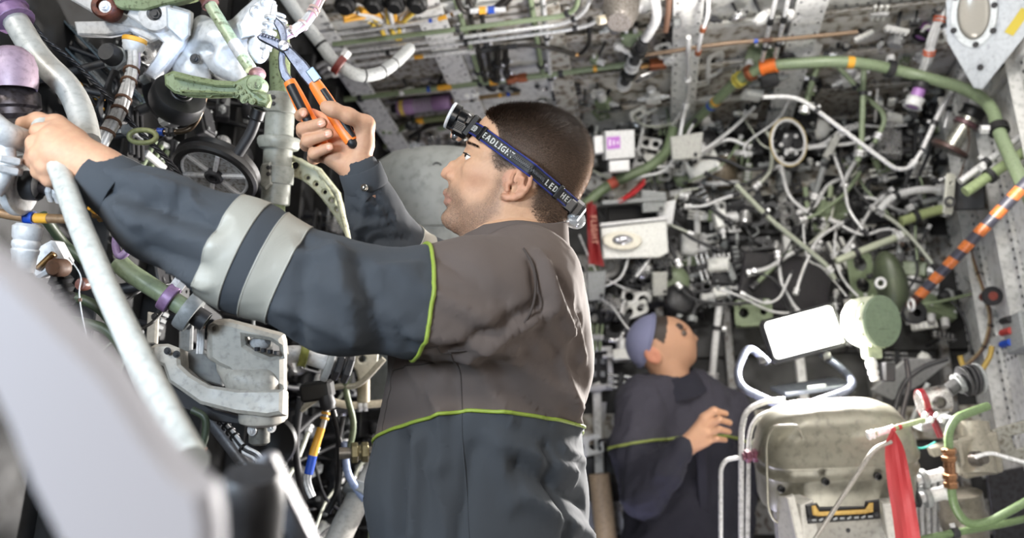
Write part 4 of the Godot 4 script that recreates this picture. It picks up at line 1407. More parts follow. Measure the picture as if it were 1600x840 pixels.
	for e in plates:
		var c := Vector3(XR - 0.003, (e[2] + e[3]) / 2, (e[0] + e[1]) / 2)
		obj("skin_panel", MB.new().plate(rect2(V(0, 0), V(e[1] - e[0], e[3] - e[2]), 0.02), c - wm, Basis(Vector3(0, 0, 1), Vector3.UP, Vector3(1, 0, 0)), 0.006, 0.001), wpm[e[4]], wr)
		for y in [e[2] + 0.014, e[3] - 0.014]: rr.append_array(row(Vector3(XR - 0.006, y, e[0] + 0.015) - wm, Vector3(XR - 0.006, y, e[1] - 0.015) - wm, 0.026))
		for z in [e[0] + 0.014, e[1] - 0.014]: rr.append_array(row(Vector3(XR - 0.006, e[2] + 0.03, z) - wm, Vector3(XR - 0.006, e[3] - 0.03, z) - wm, 0.034))
	for z in [-2.735, -2.495, -2.225, -1.925]:
		var mb := MB.new()
		mb.box(Vector3(XR - 0.012, 1.65, z) - wm, Vector3(0.012, 1.85, 0.045), Basis.IDENTITY, 0.002)
		mb.box(Vector3(XR - 0.030, 1.6, z - 0.014) - wm, Vector3(0.04, 1.85, 0.005), Basis.IDENTITY, 0.001)
		obj("frame", mb, M(Color(0.76, 0.76, 0.75), 0.45, 0.0, "grime", 3.2), wr)
		rr.append_array(row(Vector3(XR - 0.018, 0.75, z + 0.012) - wm, Vector3(XR - 0.018, 2.5, z + 0.012) - wm, 0.028))
	for y in [1.28, 1.66, 2.02, 2.36]:                   # long stringers
		var mb := MB.new().box(Vector3(XR - 0.016, y, -2.4) - wm, Vector3(0.020, 0.028, 1.6), Basis.IDENTITY, 0.004)
		obj("stringer", mb, wpm[1], wr)
	rivets(rr, Vector3(-1, 0, 0), 0.0058, M(Color(0.20, 0.20, 0.20), 0.5, 0.2, ""), wr)
	# left wall: dark, with upright stiffeners
	for k in 9:
		var z := -2.9 + 0.2 * k
		obj("stiffener", MB.new().box(Vector3(XL + 0.025, 1.5, z) - wl.position, Vector3(0.05, 2.0, 0.022), Basis.IDENTITY, 0.003), dark, wl)
	# back bulkhead: web plates and stiffeners
	for k in 9:
		var x := XL + 0.12 + 0.235 * k
		obj("stiffener", MB.new().box(Vector3(x, 1.55, ZB + 0.022) - wb.position, Vector3(0.03, 1.95, 0.044), Basis.IDENTITY, 0.004), grey if k % 3 else pale, wb)
	for k in 5:
		var y := 1.15 + 0.3 * k
		obj("web_plate", MB.new().box(Vector3(0.05, y, ZB + 0.012) - wb.position, Vector3(2.1, 0.11, 0.012), Basis.IDENTITY, 0.002), [grey, skin, dark, grey, skin][k], wb)

# ---------------------------------------------------------------- kit: pipes, bundles, fittings
func steel() -> Material: return M(Color(0.82, 0.82, 0.82), 0.28, 0.25, "grime", 9.0)
func pale_metal() -> Material: return M(Color(0.80, 0.80, 0.80), 0.42, 0.25, "grime", 8.0)
func white_paint() -> Material: return M(Color(0.82, 0.82, 0.82), 0.42, 0.0, "grime", 7.0)
func grey_paint() -> Material: return M(Color(0.52, 0.53, 0.53), 0.45, 0.0, "grime", 7.0)
func green_paint() -> Material: return M(Color(0.47, 0.52, 0.41), 0.45, 0.0, "grime", 8.0)
func worn_green() -> Material: return M(Color(0.50, 0.54, 0.41), 0.5, 0.1, "chipped", 9.0)
func black() -> Material: return M(Color(0.055, 0.055, 0.06), 0.45, 0.0, "")
func charcoal() -> Material: return M(Color(0.15, 0.15, 0.16), 0.5, 0.0, "grime", 9.0)
func brass() -> Material: return M(Color(0.74, 0.58, 0.38), 0.32, 1.0, "grime", 12.0)
func copper() -> Material: return M(Color(0.66, 0.40, 0.28), 0.38, 0.8, "grime", 12.0)
func purple() -> Material: return M(Color(0.52, 0.41, 0.55), 0.45, 0.2, "grime", 9.0)
func amber() -> Material: return M(Color(0.82, 0.60, 0.18), 0.5, 0.0, "")
func blue() -> Material: return M(Color(0.10, 0.26, 0.62), 0.45, 0.0, "")
func orange() -> Material: return M(Color(0.88, 0.45, 0.16), 0.45, 0.0, "grime", 12.0)
func red() -> Material: return M(Color(0.62, 0.10, 0.11), 0.55, 0.0, "")
func brown() -> Material: return M(Color(0.36, 0.25, 0.18), 0.6, 0.0, "grime", 12.0)
func sized(px: float, p: Vector3) -> float: return px * depth_of(p) / FOC

# a pipe along points; marks: [where 0..1, kind, length m] with kind one of clamp nut sleeve band flange
func pipe(called: String, label: String, pts: Array, px: float, m: Material, marks := [], bend := 0.05, group := "", category := "pipe") -> Node3D:
	var r := sized(px, pts[pts.size() / 2])
	var path := round_path(pts, bend, 6)
	var mb := MB.new().sweep(path, r, 12)
	if marks.is_empty():
		var o := obj(called, mb, m)
		tag(o, label, category, group)
		return o
	var t := thing(called, label, category, group)
	obj("tube", mb, m, t)
	for e in marks:
		fit(t, path, r, e)
	return settle(t)
func fit(t: Node3D, path: PackedVector3Array, r: float, e: Array) -> void:
	var pd := along(path, e[0])
	var d: Vector3 = pd[1]
	var l: float = e[2] if e.size() > 2 else r * 2.4
	var a: Vector3 = pd[0] - d * l / 2
	var b: Vector3 = pd[0] + d * l / 2
	var m: Material = e[3] if e.size() > 3 else null
	match e[1]:
		"clamp":
			var c := obj("clamp", MB.new().ring(a, b, r * 1.55, r * 0.98, 16), m if m else charcoal(), t)
			var f := MB.new().frame(d)
			var out: Vector3 = f.x
			if (f.x + f.z).y < 0: out = -f.x
			obj("clamp_bolt", MB.new().hex(pd[0] + out * r * 1.3, pd[0] + out * r * 2.6, r * 0.75), steel(), c)
		"nut":
			var mb := MB.new().hex(a, a + d * l * 0.42, r * 1.75)
			mb.hex(b - d * l * 0.42, b, r * 1.75)
			mb.cyl(a + d * l * 0.4, b - d * l * 0.4, r * 1.3)
			obj("fitting", mb, m if m else steel(), t)
		"sleeve":
			var mb := MB.new()
			mb.lathe(a, d, [Vector2(r, 0), Vector2(r * 1.45, 0.0), Vector2(r * 1.5, l * 0.06), Vector2(r * 1.3, l * 0.1), Vector2(r * 1.3, l * 0.9), Vector2(r * 1.5, l * 0.94), Vector2(r * 1.45, l), Vector2(r, l)], 16)
			obj("sleeve", mb, m if m else charcoal(), t)
		"band":
			obj("tape_band", MB.new().ring(a, b, r * 1.06, r * 0.95, 14, 0.0004), m if m else amber(), t)
		"flange":
			obj("flange", MB.new().lathe(a, d, [Vector2(r, 0), Vector2(r * 2.1, 0), Vector2(r * 2.2, l * 0.2), Vector2(r * 2.2, l * 0.8), Vector2(r * 2.1, l), Vector2(r, l)], 24), m if m else grey_paint(), t)
# a bundle of wires with ties
func bundle(called: String, label: String, pts: Array, px: float, cols: Array, ties: Array, tie_m: Material = null, group := "", fan := 0.0) -> Node3D:
	var R := sized(px, pts[pts.size() / 2])
	var t := thing(called, label, "cable", group)
	var n := cols.size()
	var core := spline(pts, 7)
	for k in n:
		var ph := TAU * k / n + 0.4
		var rad := R * (0.62 if n > 2 else 0.4) * (1.0 if k else 0.2)
		var q := PackedVector3Array()
		for i in core.size():
			var d := (core[mini(i + 1, core.size() - 1)] - core[maxi(i - 1, 0)]).normalized()
			var f := MB.new().frame(d)
			var u := float(i) / (core.size() - 1)
			var sp := rad * (1.0 + fan * pow(u, 3.0) * 4.0)
			q.append(core[i] + (f.x * cos(ph + u * 2.0) + f.z * sin(ph + u * 2.0)) * sp)
		obj("wire", MB.new().sweep(q, R * 0.42, 7), cols[k], t)
	for u in ties:
		var pd := along(core, u)
		var d: Vector3 = pd[1]
		obj("tie", MB.new().ring(pd[0] - d * 0.0022, pd[0] + d * 0.0022, R * 1.18, R * 0.9, 14, 0.0005), tie_m if tie_m else brown(), t)
	return settle(t)
func px_poly(pts: Array, d: float, o: Vector2) -> PackedVector2Array:       # an outline measured about o, at the size it has at depth d
	var q := PackedVector2Array()
	for p in pts: q.append(V(p[0] - o.x, o.y - p[1]) * d / FOC)
	return q
func bolt(at: Vector3, n: Vector3, r: float, m: Material, parent: Node, washer := true) -> void:
	var mb := MB.new()
	if washer: mb.cyl(at, at + n * r * 0.3, r * 1.5, -1, 14, 0.0004)
	mb.hex(at + n * r * 0.25, at + n * r * 0.95, r)
	mb.cyl(at + n * r * 0.9, at + n * r * 1.3, r * 0.5, -1, 8, 0.0003)
	obj("bolt", mb, m, parent)
# a slab cut to an outline, facing the camera side, turned by yaw and pitch about its middle
func slab(called: String, pts: Array, d: float, th: float, m: Material, parent: Node, turn := Vector3.ZERO, holes := [], bev := 0.003) -> MeshInstance3D:
	var o := Vector2()
	for p in pts: o += V(p[0], p[1]) / pts.size()
	var hs := []
	for hh in holes:
		if hh is Array and hh[0] is Array: hs.append(px_poly(hh, d, o))
		else: hs.append(circle(V(hh[0] - o.x, o.y - hh[1]) * d / FOC, hh[2] * d / FOC, 14))
	return obj(called, MB.new().plate(px_poly(pts, d, o), P(o.x, o.y, d), look * Basis.from_euler(turn), th, bev, hs), m, parent)
const WORK := 15.0
func build_rest() -> void:
	build_worklight()
	build_left()
	build_ceiling()
	build_right()
	build_second_man()
	build_fittings()
	# unseen lamp bodies out of view above and below, placed to light the bay
	unseen_lamp("unseen_ceiling_lamp", "unseen black lamp under the ceiling, out of view, placed to light the back bulkhead", Vector3(0.45, 2.50, -1.05), Vector3(0.40, 1.5, -3.0), Vector2(0.5, 0.25))
	unseen_lamp("unseen_floor_lamp", "unseen black floor lamp, out of view, placed to light the ceiling from below", Vector3(0.35, 0.50, -1.75), Vector3(0.25, 2.6, -2.05), Vector2(0.4, 0.4))
	unseen_lamp("unseen_floor_lamp", "small unseen floor lamp, out of view, placed to light the second man", Vector3(-0.10, 0.55, -2.55), Vector3(0.45, 1.35, -2.50), Vector2(0.3, 0.3))
func unseen_lamp(called: String, label: String, at: Vector3, to: Vector3, size: Vector2) -> void:  # body for a lamp that stays out of view
	var t := thing(called, label, "lamp")
	var n := (to - at).normalized()
	var x := n.cross(Vector3.UP).normalized()
	var b := Basis(x, n.cross(x), n)
	var g := StandardMaterial3D.new()
	g.albedo_color = Color(1, 1, 1); g.emission_enabled = true; g.emission = Color(1, 1, 1); g.emission_energy_multiplier = 1.2
	obj("housing", MB.new().box(at - n * 0.035, Vector3(size.x + 0.04, size.y + 0.04, 0.04), b, 0.006), black(), t)
	obj("light_panel", MB.new().plate(rect2(V(0, 0), size, 0.01), at - n * 0.011, b, 0.006, 0.001), g, t)
	var hi := at.y > 1.8
	var p := at - n * 0.05
	obj("pole", MB.new().cyl(p, Vector3(p.x, HC if hi else 0.0, p.z), 0.012), charcoal(), t)
	settle(t)

# ---------------------------------------------------------------- the machinery on the left
func build_left() -> void:
	var zc := look.z
	# white machined bracket at the top with its bolt boss
	var t := thing("support_bracket", "white machined bracket with three arms and a bolted boss, top left", "bracket")
	slab("arm", [[92, -12], [132, -12], [212, 30], [236, 44], [214, 56], [170, 34], [120, 6]], 1.44, 0.030, white_paint(), t, Vector3(0.1, 0.15, 0))
	slab("arm", [[124, 38], [170, 36], [206, 42], [240, 50], [252, 60], [238, 66], [205, 50], [172, 58], [128, 58]], 1.43, 0.026, white_paint(), t, Vector3(0.1, 0.1, 0))
	slab("node_plate", [[206, 28], [216, 8], [246, 2], [272, 10], [299, 18], [298, 52], [288, 70], [262, 104], [243, 124], [226, 116], [244, 92], [258, 68], [240, 52]], 1.42, 0.032, white_paint(), t, Vector3(0.12, 0.12, 0))
	slab("web", [[262, 12], [298, 20], [296, 54], [284, 64], [262, 44]], 1.395, 0.012, M(Color(0.78, 0.80, 0.82), 0.35, 0.1, "grime", 6.0), t, Vector3(0.3, 0.25, 0))
	obj("boss", MB.new().lathe(P(246, 24, 1.40), zc, [Vector2(0.030, -0.01), Vector2(0.028, 0.010), Vector2(0.022, 0.013), Vector2(0.013, 0.013), Vector2(0.012, 0.008), Vector2(0, 0.008)], 24), white_paint(), t)
	bolt(P(246, 24, 1.392), zc, 0.0095, charcoal(), t)
	settle(t)
	t = thing("brace_beam", "dark glossy diagonal beam behind the white bracket at top left", "beam")
	var beam := M(Color(0.12, 0.13, 0.14), 0.25, 0.3, "grime", 5.0)
	obj("web", MB.new().box(P(122, 76, 1.56), Vector3(0.30, 0.022, 0.05), look.rotated(look.z, deg_to_rad(-46)), 0.003), beam, t)
	for k in 2: obj("flange", MB.new().box(P(114 + 22 * k, 84 - 17 * k, 1.53), Vector3(0.31, 0.004, 0.035), look.rotated(look.z, deg_to_rad(-46)), 0.001), M(Color(0.40, 0.46, 0.50), 0.25, 0.6, "grime", 9.0), t)  # pale edge strips put light reflected by the beam into the colour
	settle(t)
	# green weathered spar at the very top with its brown bushing
	t = thing("green_spar", "chipped pale green spar with brown bushing along the top edge", "beam")
	slab("spar", [[180, -14], [340, -16], [300, 2], [262, 10], [232, 18], [196, 16], [182, 8]], 1.40, 0.04, worn_green(), t, Vector3(0.2, 0, 0))
	obj("bushing", MB.new().lathe(P(165, 11, 1.39), zc, [Vector2(0, -0.02), Vector2(0.021, -0.02), Vector2(0.021, 0.008), Vector2(0.018, 0.012), Vector2(0.010, 0.012), Vector2(0.009, 0.006), Vector2(0, 0.006)], 24), M(Color(0.40, 0.20, 0.13), 0.5, 0.2, "dirty", 8.0), t)
	bolt(P(165, 11, 1.38), zc, 0.007, steel(), t)
	settle(t)
	# big worn tube above the hand
	pipe("hydraulic_tube", "thick worn grey tube curving down to the gripping hand, purple collar at its top", [P(-4, -16, 1.14), P(30, 42, 1.13), P(60, 92, 1.11), P(112, 140, 1.10), P(130, 186, 1.08), P(136, 222, 1.06)], 20, M(Color(0.75, 0.75, 0.73), 0.38, 0.3, "grime", 5.0), [[0.16, "sleeve", 0.02, purple()]], 0.05)
	pipe("coolant_cylinder", "green and cream cylinder end in the top left corner", [P(-30, -4, 1.22), P(14, 24, 1.22)], 26, M(Color(0.66, 0.66, 0.42), 0.45, 0.1, "dirty", 8.0), [[0.85, "band", 0.012, purple()]])
	t = thing("dome_cap", "blurred mauve dome cap over a grey metal housing at far left", "cap")
	obj("dome", MB.new().lathe(P(22, 140, 1.04), (P(18, 70, 1.04) - P(22, 140, 1.04)).normalized(), [Vector2(0.026, 0), Vector2(0.028, 0.01), Vector2(0.028, 0.028), Vector2(0.024, 0.043), Vector2(0.014, 0.052), Vector2(0, 0.055)], 24), M(Color(0.60, 0.52, 0.58), 0.45, 0.1, "grime", 9.0), t)
	obj("housing", MB.new().lathe(P(26, 190, 1.06), (P(22, 140, 1.06) - P(26, 190, 1.06)).normalized(), [Vector2(0, 0), Vector2(0.020, 0), Vector2(0.026, 0.006), Vector2(0.026, 0.014), Vector2(0.030, 0.017), Vector2(0.030, 0.034), Vector2(0.025, 0.040), Vector2(0, 0.041)], 24), M(Color(0.30, 0.27, 0.28), 0.4, 0.6, "dirty", 8.0), t)
	settle(t)
	# the tube he grips, running towards the camera
	pipe("grip_tube", "thick pale green and grey tube gripped by the left hand, running down blurred", [P(66, 196, .985), P(92, 262, .945), P(122, 345, .89), P(168, 455, .81), P(218, 560, .72), P(272, 668, .62), P(300, 722, .57)], 19.5, M(Color(0.77, 0.77, 0.74), 0.38, 0.2, "grime", 5.0), [], 0.03)
	# silver fittings beside the hand
	pipe("elbow_pipe", "blurred silver elbow pipe entering at the left edge under the mauve dome", [P(-30, 178, .93), P(4, 208, .93), P(50, 224, 1.0)], 20, pale_metal(), [], 0.03)
	pipe("drop_pipe", "silver vertical pipe below the elbow pipe at the left edge", [P(8, 225, .95), P(10, 262, .95), P(-12, 300, .95)], 15, pale_metal(), [[0.4, "nut", 0.02, pale_metal()]], 0.02)
	pipe("actuator", "silver actuator with dark ring pointing right at the gripped tube", [P(-20, 286, 1.0), P(50, 290, 1.0)], 22, pale_metal(), [[0.70, "flange", 0.01, pale_metal()], [1.0, "band", 0.016, charcoal()]])
	pipe("actuator_rod", "grey piston rod end beside the silver actuator", [P(50, 290, 1.02), P(104, 300, 1.02)], 12, M(Color(0.50, 0.49, 0.52), 0.35, 0.7, "grime", 9.0), [[0.75, "nut", 0.016]])
	pipe("tagged_rod", "brown rod with bright blue collar and yellow tape left of the gripped tube", [P(-14, 330, 1.02), P(36, 340, 1.02), P(106, 342, 1.02)], 7.5, M(Color(0.56, 0.44, 0.32), 0.45, 0.3, "grime", 9.0), [[0.51, "sleeve", 0.011, blue()], [0.66, "band", 0.016, amber()]], 0.02)
	t = thing("ribbed_connector", "ribbed silver connector standing below the blue collared rod", "connector")
	obj("shell", MB.new().lathe(P(36, 424, 1.0), (P(44, 350, 1.0) - P(36, 424, 1.0)).normalized(), [Vector2(0, 0), Vector2(0.012, 0), Vector2(0.014, 0.02), Vector2(0.015, 0.022), Vector2(0.0155, 0.026), Vector2(0.014, 0.028), Vector2(0.0155, 0.031), Vector2(0.0155, 0.036), Vector2(0.014, 0.038), Vector2(0.016, 0.041), Vector2(0.0165, 0.054), Vector2(0.012, 0.058), Vector2(0, 0.058)], 24), pale_metal(), t)
	settle(t)
	t = thing("valve_block", "white valve block with brown cap among the wires under the sleeve cuff", "valve")
	obj("block", MB.new().box(P(78, 405, 1.1), Vector3(0.045, 0.036, 0.03), look.rotated(look.z, 0.5), 0.004), white_paint(), t)
	obj("cap", MB.new().lathe(P(92, 418, 1.08), zc, [Vector2(0.012, -0.01), Vector2(0.012, 0.010), Vector2(0.009, 0.014), Vector2(0, 0.014)], 18), brown(), t)
	obj("stem", MB.new().cyl(P(58, 420, 1.08), P(84, 395, 1.08), 0.004), brass(), t)
	settle(t)
	t = thing("bellows_boot", "black rubber boot under the white valve block", "boot")
	obj("boot", MB.new().lathe(P(104, 478, 1.1), (P(92, 424, 1.1) - P(104, 478, 1.1)).normalized(), [Vector2(0.008, 0), Vector2(0.013, 0.004), Vector2(0.010, 0.009), Vector2(0.014, 0.013), Vector2(0.011, 0.018), Vector2(0.015, 0.023), Vector2(0.012, 0.029), Vector2(0.016, 0.034), Vector2(0.010, 0.044), Vector2(0, 0.044)], 20), black(), t)
	obj("knob", MB.new().lathe(P(128, 444, 1.08), zc, [Vector2(0.008, -0.012), Vector2(0.009, 0), Vector2(0.007, 0.005), Vector2(0, 0.006)], 14), M(Color(0.42, 0.25, 0.20), 0.4, 0.0, "grime", 9.0), t)
	settle(t)
	bundle("sheathed_wire", "thin white wire hanging past the black rubber boot", [P(108, 402, 1.08), P(126, 430, 1.07), P(124, 455, 1.07), P(128, 490, 1.07), P(140, 545, 1.07)], 2.6, [white_paint()], [0.5])
	for e in [[[[66, 335, 1.16], [100, 380, 1.2], [126, 402, 1.2], [150, 428, 1.2]], 8, "dark olive hose under the brown rod"], [[[98, 462, 1.2], [130, 468, 1.2], [160, 486, 1.2], [186, 520, 1.2]], 8, "olive hose below the black rubber boot"], [[[100, 500, 1.22], [140, 506, 1.22], [172, 520, 1.22], [200, 560, 1.22]], 8, "lowest olive hose beside the gripped tube"]]:
		var q := []
		for p in e[0]: q.append(P(p[0], p[1], p[2]))
		var o := obj("hose", MB.new().sweep(spline(q, 6), sized(e[1], q[0]), 12), M(Color(0.24, 0.28, 0.20), 0.5, 0.0, "grime", 9.0))
		tag(o, e[2], "hose")
	# green tube with its clamps under the sleeve
	pipe("green_tube", "green tube with purple clamp running under the raised sleeve", [P(184, 408, 1.26), P(200, 424, 1.26), P(262, 464, 1.27), P(318, 500, 1.28)], 15, green_paint(), [[0.60, "clamp", 0.016, purple()], [0.84, "flange", 0.02, grey_paint()], [0.97, "band", 0.02, charcoal()]], 0.02)
	pipe("mauve_hose", "short mauve hose loop beside the cuff of the reaching sleeve", [P(184, 352, 1.2), P(180, 385, 1.2), P(186, 402, 1.2), P(199, 394, 1.2), P(196, 362, 1.22)], 6, M(Color(0.55, 0.46, 0.60), 0.4, 0.0, "grime", 9.0), [], 0.02)
	pipe("amber_pipe", "amber coated fitting just under the cuff of the reaching sleeve", [P(142, 322, 1.12), P(164, 338, 1.14)], 7, amber(), [[0.7, "nut", 0.016, brass()]])
	# wire bundle from the yellow-ringed connector
	t = thing("plug_connector", "white plug with yellow ring hanging from the white bracket", "connector")
	var ax := (P(208, 76, 1.38) - P(211, 58, 1.38)).normalized()
	obj("shell", MB.new().lathe(P(211, 58, 1.38), ax, [Vector2(0, 0), Vector2(0.013, 0), Vector2(0.0185, 0.003), Vector2(0.0185, 0.012), Vector2(0.017, 0.014), Vector2(0.017, 0.019), Vector2(0.0125, 0.025), Vector2(0, 0.026)], 22), white_paint(), t)
	obj("ring", MB.new().ring(P(211, 59, 1.38), P(209.5, 67, 1.38), 0.0196, 0.018, 22), amber(), t)
	settle(t)
	bundle("wire_bundle", "white wire bundle with brown ties dropping from the yellow-ringed plug", [P(208, 78, 1.38), P(206, 108, 1.36), P(196, 146, 1.33), P(184, 178, 1.31), P(168, 206, 1.29), P(152, 236, 1.28)], 11, [white_paint(), pale_metal(), white_paint(), M(Color(0.78, 0.76, 0.84), 0.4, 0, ""), white_paint(), pale_metal()], [0.22, 0.34, 0.52, 0.62, 0.74, 0.84])
	# braided cable and its chain link
	var cb := PackedVector3Array()
	var core := spline([P(26, -14, 1.33), P(60, 50, 1.33), P(118, 100, 1.33), P(170, 152, 1.33), P(214, 202, 1.32), P(262, 250, 1.32), P(300, 300, 1.32)], 14)
	t = thing("steel_rope", "dark braided steel rope running diagonally behind the gripping hand", "cable")
	for s in 3:
		cb = PackedVector3Array()
		for i in core.size():
			var d := (core[mini(i + 1, core.size() - 1)] - core[maxi(i - 1, 0)]).normalized()
			var f := MB.new().frame(d)
			var a := i * 0.9 + TAU * s / 3
			cb.append(core[i] + (f.x * cos(a) + f.z * sin(a)) * 0.0024)
		obj("strand", MB.new().sweep(cb, 0.0024, 7), M(Color(0.20, 0.20, 0.21), 0.35, 0.7, ""), t)
	settle(t)
	t = thing("chain_link", "pale green oval link around the braided steel rope", "link")
	var lk := PackedVector3Array()
	for k in 29:
		var a := TAU * k / 28
		lk.append(P(223, 213, 1.315) + look.x * (0.0155 * cos(a) + 0.006 * signf(cos(a)) * pow(absf(cos(a)), 0.4)) + look.y * 0.0100 * sin(a))
	obj("link", MB.new().sweep(lk, 0.0042, 10, Vector2.ONE, look.z, true), M(Color(0.56, 0.58, 0.40), 0.45, 0.1, "grime", 9.0), t)
	settle(t)
	pipe("bent_tube", "dark bronze tube with blue nut curving under the black roller", [P(240, 205, 1.36), P(262, 207, 1.36), P(296, 204, 1.36), P(312, 182, 1.36), P(320, 152, 1.36)], 4.5, M(Color(0.42, 0.36, 0.30), 0.3, 0.9, "grime", 9.0), [[0.10, "sleeve", 0.010, blue()], [0.24, "nut", 0.014, charcoal()]], 0.03)
	# black roller
	t = thing("rubber_roller", "black rubber roller bolted under the green lever arm", "roller")
	var ra := (P(268, 176, 1.36) - P(284, 146, 1.33)).normalized()
	obj("tyre", MB.new().lathe(P(284, 143, 1.32), ra, [Vector2(0, 0), Vector2(0.030, 0), Vector2(0.040, 0.004), Vector2(0.0425, 0.010), Vector2(0.0425, 0.030), Vector2(0.040, 0.036), Vector2(0.030, 0.038), Vector2(0, 0.038)], 32), M(Color(0.035, 0.035, 0.04), 0.5, 0, ""), t)
	obj("washer", MB.new().cyl(P(283, 146, 1.318), P(285, 142, 1.312), 0.018, -1, 20), black(), t)
	bolt(P(284, 145, 1.312), -ra, 0.007, charcoal(), t)
	settle(t)
	t = thing("cable_bundle", "coiled black and yellow cables in the gap beside the gripping hand", "cable")
	for k in 7:
		var q := []
		for j in 7: q.append(P(118 + 7 * j + 3 * sin(k * 2.0 + j), 126 + 5 * j + 4 * k + 4 * cos(k * 1.7 + j * 1.3), 1.5 - 0.004 * k))
		obj("wire", MB.new().sweep(spline(q, 5), 0.0028, 7), amber() if k % 3 == 1 else black(), t)
	settle(t)
	# green lever arm with a fork end
	t = thing("lever_arm", "weathered green lever arm with bolted fork end in front of the white casting", "lever")
	slab("arm", [[262, 118], [276, 112], [300, 118], [340, 126], [372, 128], [392, 118], [408, 120], [416, 132], [412, 142], [402, 143], [410, 150], [420, 147], [422, 158], [418, 168], [404, 165], [386, 160], [366, 152], [330, 153], [300, 152], [276, 146], [262, 134]], 1.30, 0.026, worn_green(), t, Vector3(0.15, 0.0, 0), [], 0.004)
	slab("rib", [[272, 117], [300, 122], [340, 130], [368, 131], [366, 136], [338, 136], [298, 129], [274, 124]], 1.278, 0.010, worn_green(), t, Vector3(0.15, 0, 0))
	slab("rib", [[282, 140], [330, 142], [366, 144], [366, 149], [330, 149], [284, 148]], 1.278, 0.010, worn_green(), t, Vector3(0.15, 0, 0))
	slab("fork_cheek", [[392, 144], [404, 142], [421, 148], [423, 158], [418, 166], [404, 160], [412, 156], [404, 150]], 1.275, 0.012, worn_green(), t)
	obj("boss", MB.new().lathe(P(402, 133, 1.29), zc, [Vector2(0.0135, -0.015), Vector2(0.0135, 0.012), Vector2(0.011, 0.015), Vector2(0, 0.015)], 20), worn_green(), t)
	for p in [[402, 133, 0.0055], [379, 145, 0.0038], [386, 152, 0.0038], [381, 156, 0.0038], [368, 148, 0.0036], [326, 146, 0.0042], [372, 138, 0.0036], [394, 158, 0.0036]]:
		bolt(P(p[0], p[1], 1.276 if p[2] > 0.005 else 1.284), zc, p[2], worn_green(), t)
	settle(t)
	pipe("push_rod", "dark push rod hanging below the fork of the green lever arm", [P(404, 172, 1.31), P(394, 205, 1.32), P(372, 240, 1.33)], 8.5, charcoal(), [[0.08, "sleeve", 0.018, black()]], 0.02)
	pipe("strut_rod", "pale green strut running down from the top edge to the green lever arm", [P(318, -14, 1.36), P(332, 14, 1.35), P(362, 62, 1.34), P(392, 108, 1.33)], 9.5, M(Color(0.66, 0.69, 0.58), 0.42, 0.1, "chipped", 7.0), [[0.12, "sleeve", 0.022, M(Color(0.40, 0.25, 0.22), 0.5, 0.0, "grime", 9.0)], [0.75, "band", 0.03, pale_metal()]], 0.01)
	t = thing("ball_joint", "small reddish ball joint at the foot of the pale green strut", "joint")
	obj("ball", MB.new().ball(P(402, 116, 1.318), Vector3(0.0135, 0.0115, 0.0135), look, 18), M(Color(0.55, 0.40, 0.38), 0.4, 0.3, "grime", 9.0), t)
	settle(t)
	# white castings lit by the headlamp
	var cast := M(Color(0.80, 0.81, 0.82), 0.35, 0.15, "grime", 5.0)
	var f := Field.new()
	f.chain([[P(318, 40, 1.45), 0.018], [P(340, 66, 1.44), 0.030], [P(352, 96, 1.44), 0.024], [P(372, 118, 1.44), 0.016]], 0.02)
	f.chain([[P(340, 60, 1.44), 0.024], [P(300, 72, 1.45), 0.016], [P(278, 96, 1.46), 0.014]], 0.02)
	f.chain([[P(282, 92, 1.46), 0.022], [P(300, 110, 1.46), 0.022], [P(316, 124, 1.46), 0.014]], 0.02)
	f.chain([[P(345, 80, 1.44), 0.02], [P(372, 60, 1.43), 0.02], [P(396, 40, 1.42), 0.024], [P(412, 14, 1.42), 0.022]], 0.025)
	f.ell(P(356, 92, 1.40), Vector3(0.018, 0.015, 0.02), look, 0.01, 1)
	f.ell(P(322, 78, 1.42), Vector3(0.020, 0.012, 0.016), look, 0.01, 1)
	var c := f.net(P(350, 70, 1.44) - Vector3.ONE * 0.15, P(350, 70, 1.44) + Vector3.ONE * 0.15, 0.004)
	normals(c)
	t = thing("knuckle_casting", "smooth white cast knuckle lit bluish by the headlamp, left of the plier jaws", "casting")
	obj("casting", soup([c]), cast, t)
	bolt(P(398, 66, 1.375), zc, 0.008, steel(), t)
	bolt(P(305, 92, 1.425), zc, 0.006, charcoal(), t)
	settle(t)
	t = thing("hinge_block", "bluish lit hinge block with rounded ends above the plier jaws", "hinge")
	slab("block", [[372, 40], [388, 12], [412, -8], [430, 2], [430, 16], [412, 34], [394, 56], [378, 62]], 1.36, 0.035, cast, t, Vector3(0.2, 0.2, 0), [], 0.006)
	for p in [[418, 6], [401, 20]]: obj("pin", MB.new().lathe(P(p[0], p[1], 1.345), zc, [Vector2(0, 0), Vector2(0.010, 0), Vector2(0.0105, 0.006), Vector2(0.007, 0.010), Vector2(0.006, 0.006), Vector2(0, 0.006)], 18), pale_metal(), t)
	obj("lug", MB.new().ball(P(404, 78, 1.36), Vector3(0.017, 0.022, 0.02), look, 18), cast, t)
	settle(t)
	# the fittings held in the jaws
	t = thing("terminal_stud", "stack of silver nuts and rings held in the plier jaws", "fastener")
	var sa := (P(426, 14, 1.25) - P(414, 74, 1.25)).normalized()
	var sp := P(418, 62, 1.252)
	for k in 4: obj("ring", MB.new().torus(sp + sa * 0.011 * k, sa, 0.0095 - 0.001 * (k % 2), 0.0034, 22, 8), steel(), t)
	obj("nut", MB.new().hex(sp - sa * 0.016, sp - sa * 0.004, 0.010), steel(), t)
	obj("stud", MB.new().cyl(sp - sa * 0.03, sp + sa * 0.055, 0.0042), steel(), t)
	for k in 3: obj("ring", MB.new().torus(P(436 + 3 * k, 24 + 9 * k, 1.26), sa, 0.008, 0.0026, 18, 8), steel(), t)
	settle(t)
